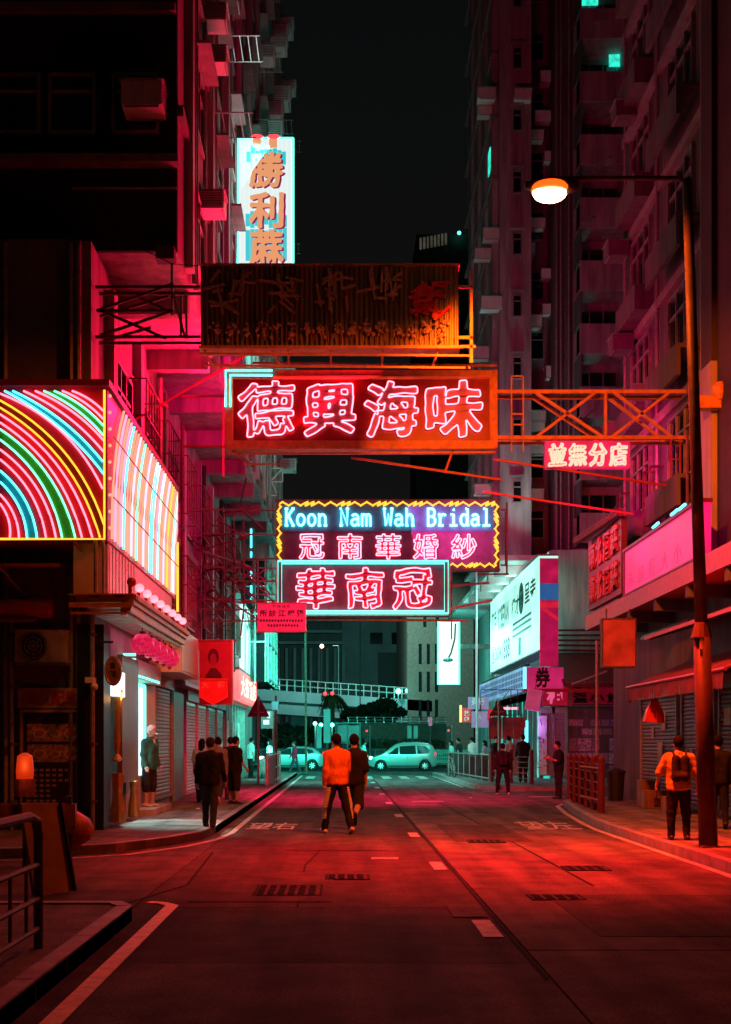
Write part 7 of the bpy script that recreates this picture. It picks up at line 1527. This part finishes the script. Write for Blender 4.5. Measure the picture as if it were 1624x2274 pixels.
person('person in a dark jacket and jeans walking away on the left pavement', 465, 1840, G(1838,.13), 12, 1.57, .13, top='blackc', bottom='navy', hair='hairbr', legs=((.3,.35),(-.08,.1)), arms=((-.15,.3,.16),(.2,.3,.16)), hem=.80, lean=.06, build=1.1, h=.018)
person('white haired person in a dark green jacket standing before the lit entrance', 326, 1790, 27.9, 115, 1.70, .27, top='greenc', bottom='blkshirt', shoes='shoe', hair='hairw', leg=.62, legs=((.02,.05),(-.02,.02)), arms=((-.05,.35,.16),(-.05,.35,.16)), hem=.78, lean=.03, build=1.08, extras=(cigarette, undershirt), h=.016, x=-4.16)
person('person in a pale shirt half hidden behind the dark jacket walker', 448, 1800, 33, 8, 1.57, .13, top='tealc', bottom='navy', hair='hairb', sleeve=.7, long_hair=True, extras=(), legs=((.1,.1),(-.1,.1)), h=.022)
person('person in a grey cardigan with white soles walking on the left pavement', 484, 1800, 31.5, 5, 1.62, .13, top='greyc', bottom='navy', shoes='shoe', legs=((.25,.1),(-.28,.5)), h=.022)
person('person in a loose black shirt and shorts standing on the left pavement', 521, 1782, 32.2, 50, 1.62, .13, top='blackc', bottom='blkshirt', leg=.6, sleeve=.8, legs=((.03,.05),(-.05,.02)), arms=((.2,1.1,.12),(.1,.6,.12)), hem=.7, build=1.12, spread=.03, h=.022)
person('companion in dark clothes just behind the black shirt on the left', 511, 1780, 34.5, 20, 1.62, .13, top='blkshirt', bottom='navy', h=.028)
person('person with a black backpack and yellow shirt walking by the lamp post', 1508, 1885, 20.2, 4, 1.57, .13, top='yellowc', bottom='blackc', sleeve=.85, legs=((.08,.05),(-.06,.08)), arms=((.18,.1,.42),(-.1,.25,.3)), hem=.84, build=1.08, extras=(backpack(), bag('blkshirt', .09, .16, -1)), h=.018, spread=.01)
person('person in black with a small backpack crossing at the far right corner', 1117, 1765, 41, -3, 1.58, 0, top='blkshirt', bottom='blackc', shoes='shoe', hair='hairb', legs=((.08,.05),(-.06,.05)), arms=((-.05,.3,.2),(-.05,.3,.2)), spread=.05, extras=(backpack(),), build=1.1, h=.024)
person('person in black standing with folded arms beyond the red railing', 1241, 1760, 38.2, -100, 1.64, 0, top='blackc', bottom='blkshirt', sleeve=.8, arms=((.3,1.7,.1),(.3,1.6,.1)), h=.026)
person('person in black seen from behind before the graffiti shutters', 1162, 1750, 49.5, 0, 1.78, .13, top='blackc', bottom='blkshirt', arms=((.1,.8,.15),(.1,.8,.15)), h=.028)
person('person in a patterned shirt beside the maroon notice board', 1130, 1745, 52.5, 10, 1.74, .13, top='patt', bottom='blkshirt', h=.03)
person('person in a dark vest over a teal shirt under the warning sign', 1101, 1745, 53, 160, 1.72, .13, top='blkshirt', bottom='navy', h=.03)
person('person in a hood by the dark mesh railing', 1078, 1735, 57, -60, 1.58, .13, top='patt', bottom='blkshirt', long_hair=True, h=.03)
person('person in a white shirt with a shoulder bag by the far right kerb', 1050, 1730, 60, -40, 1.72, .13, top='whitec', bottom='blackc', sleeve=.7, h=.03)
person('person in a dark dress carrying tan shopping bags at the far right crossing', 1020, 1725, 62, -70, 1.70, .13, top='blkshirt', bottom='blkshirt', leg=.6, sleeve=.5, extras=(bag('tanbag', .25, .3), bag('tanbag', .2, .28, -1)), legs=((.2,.1),(-.15,.3)), h=.03)
person('person in a pale blue top walking left at the far right crossing', 1003, 1722, 64, -80, 1.60, .13, top='tealc', bottom='navy', sleeve=.6, legs=((.3,.2),(-.3,.4)), long_hair=True, h=.03)
person('person in a red jacket striding across in front of the hatchback', 655, 1722, 68, -95, 1.72, 0, top='redc', bottom='navy', hair='hairbr', legs=((.4,.1),(-.35,.15)), arms=((-.2,.3,.1),(.3,.4,.1)), h=.028)
person('person in a pale shirt crossing between the two cars', 808, 1717, 70, 80, 1.72, 0, top='tealc', bottom='blkshirt', legs=((.1,.1),(-.4,.15)), arms=((.2,.6,.1),(.1,.5,.1)), h=.028)
person('person in a pale top by the food cart at the far left kerb', 601, 1735, 55, -60, 1.62, .13, top='tealc', bottom='tealc', long_hair=True, sleeve=.5, h=.03)
person('person with a white top standing behind the food cart', 557, 1740, 55.8, 60, 1.68, .13, top='whitec', bottom='blkshirt', sleeve=.6, h=.03)
person('shadowy person in black walking past the shutters at the far right edge', 1596, 1860, 22.8, 10, 1.6, .13, top='blkshirt', bottom='blackc', legs=((.2,.1),(-.2,.3)), h=.026)
# litter
for i, (px, py) in enumerate(((470,1795),(440,1800),(1045,1775))):
    Y = G(py, .13); t = thing('litter', f'small pale scrap of litter on the ground, {("on the left pavement by the shutters","beside the shutter foot","near the right crossing kerb")[i]}', 'litter', (gx(px,Y), Y, .145)); b = MB(); b.ball((gx(px,Y), Y, .17), .035, 6, 4, (1.5,1,.6)); b.build('scrap', M['whitec'], t)
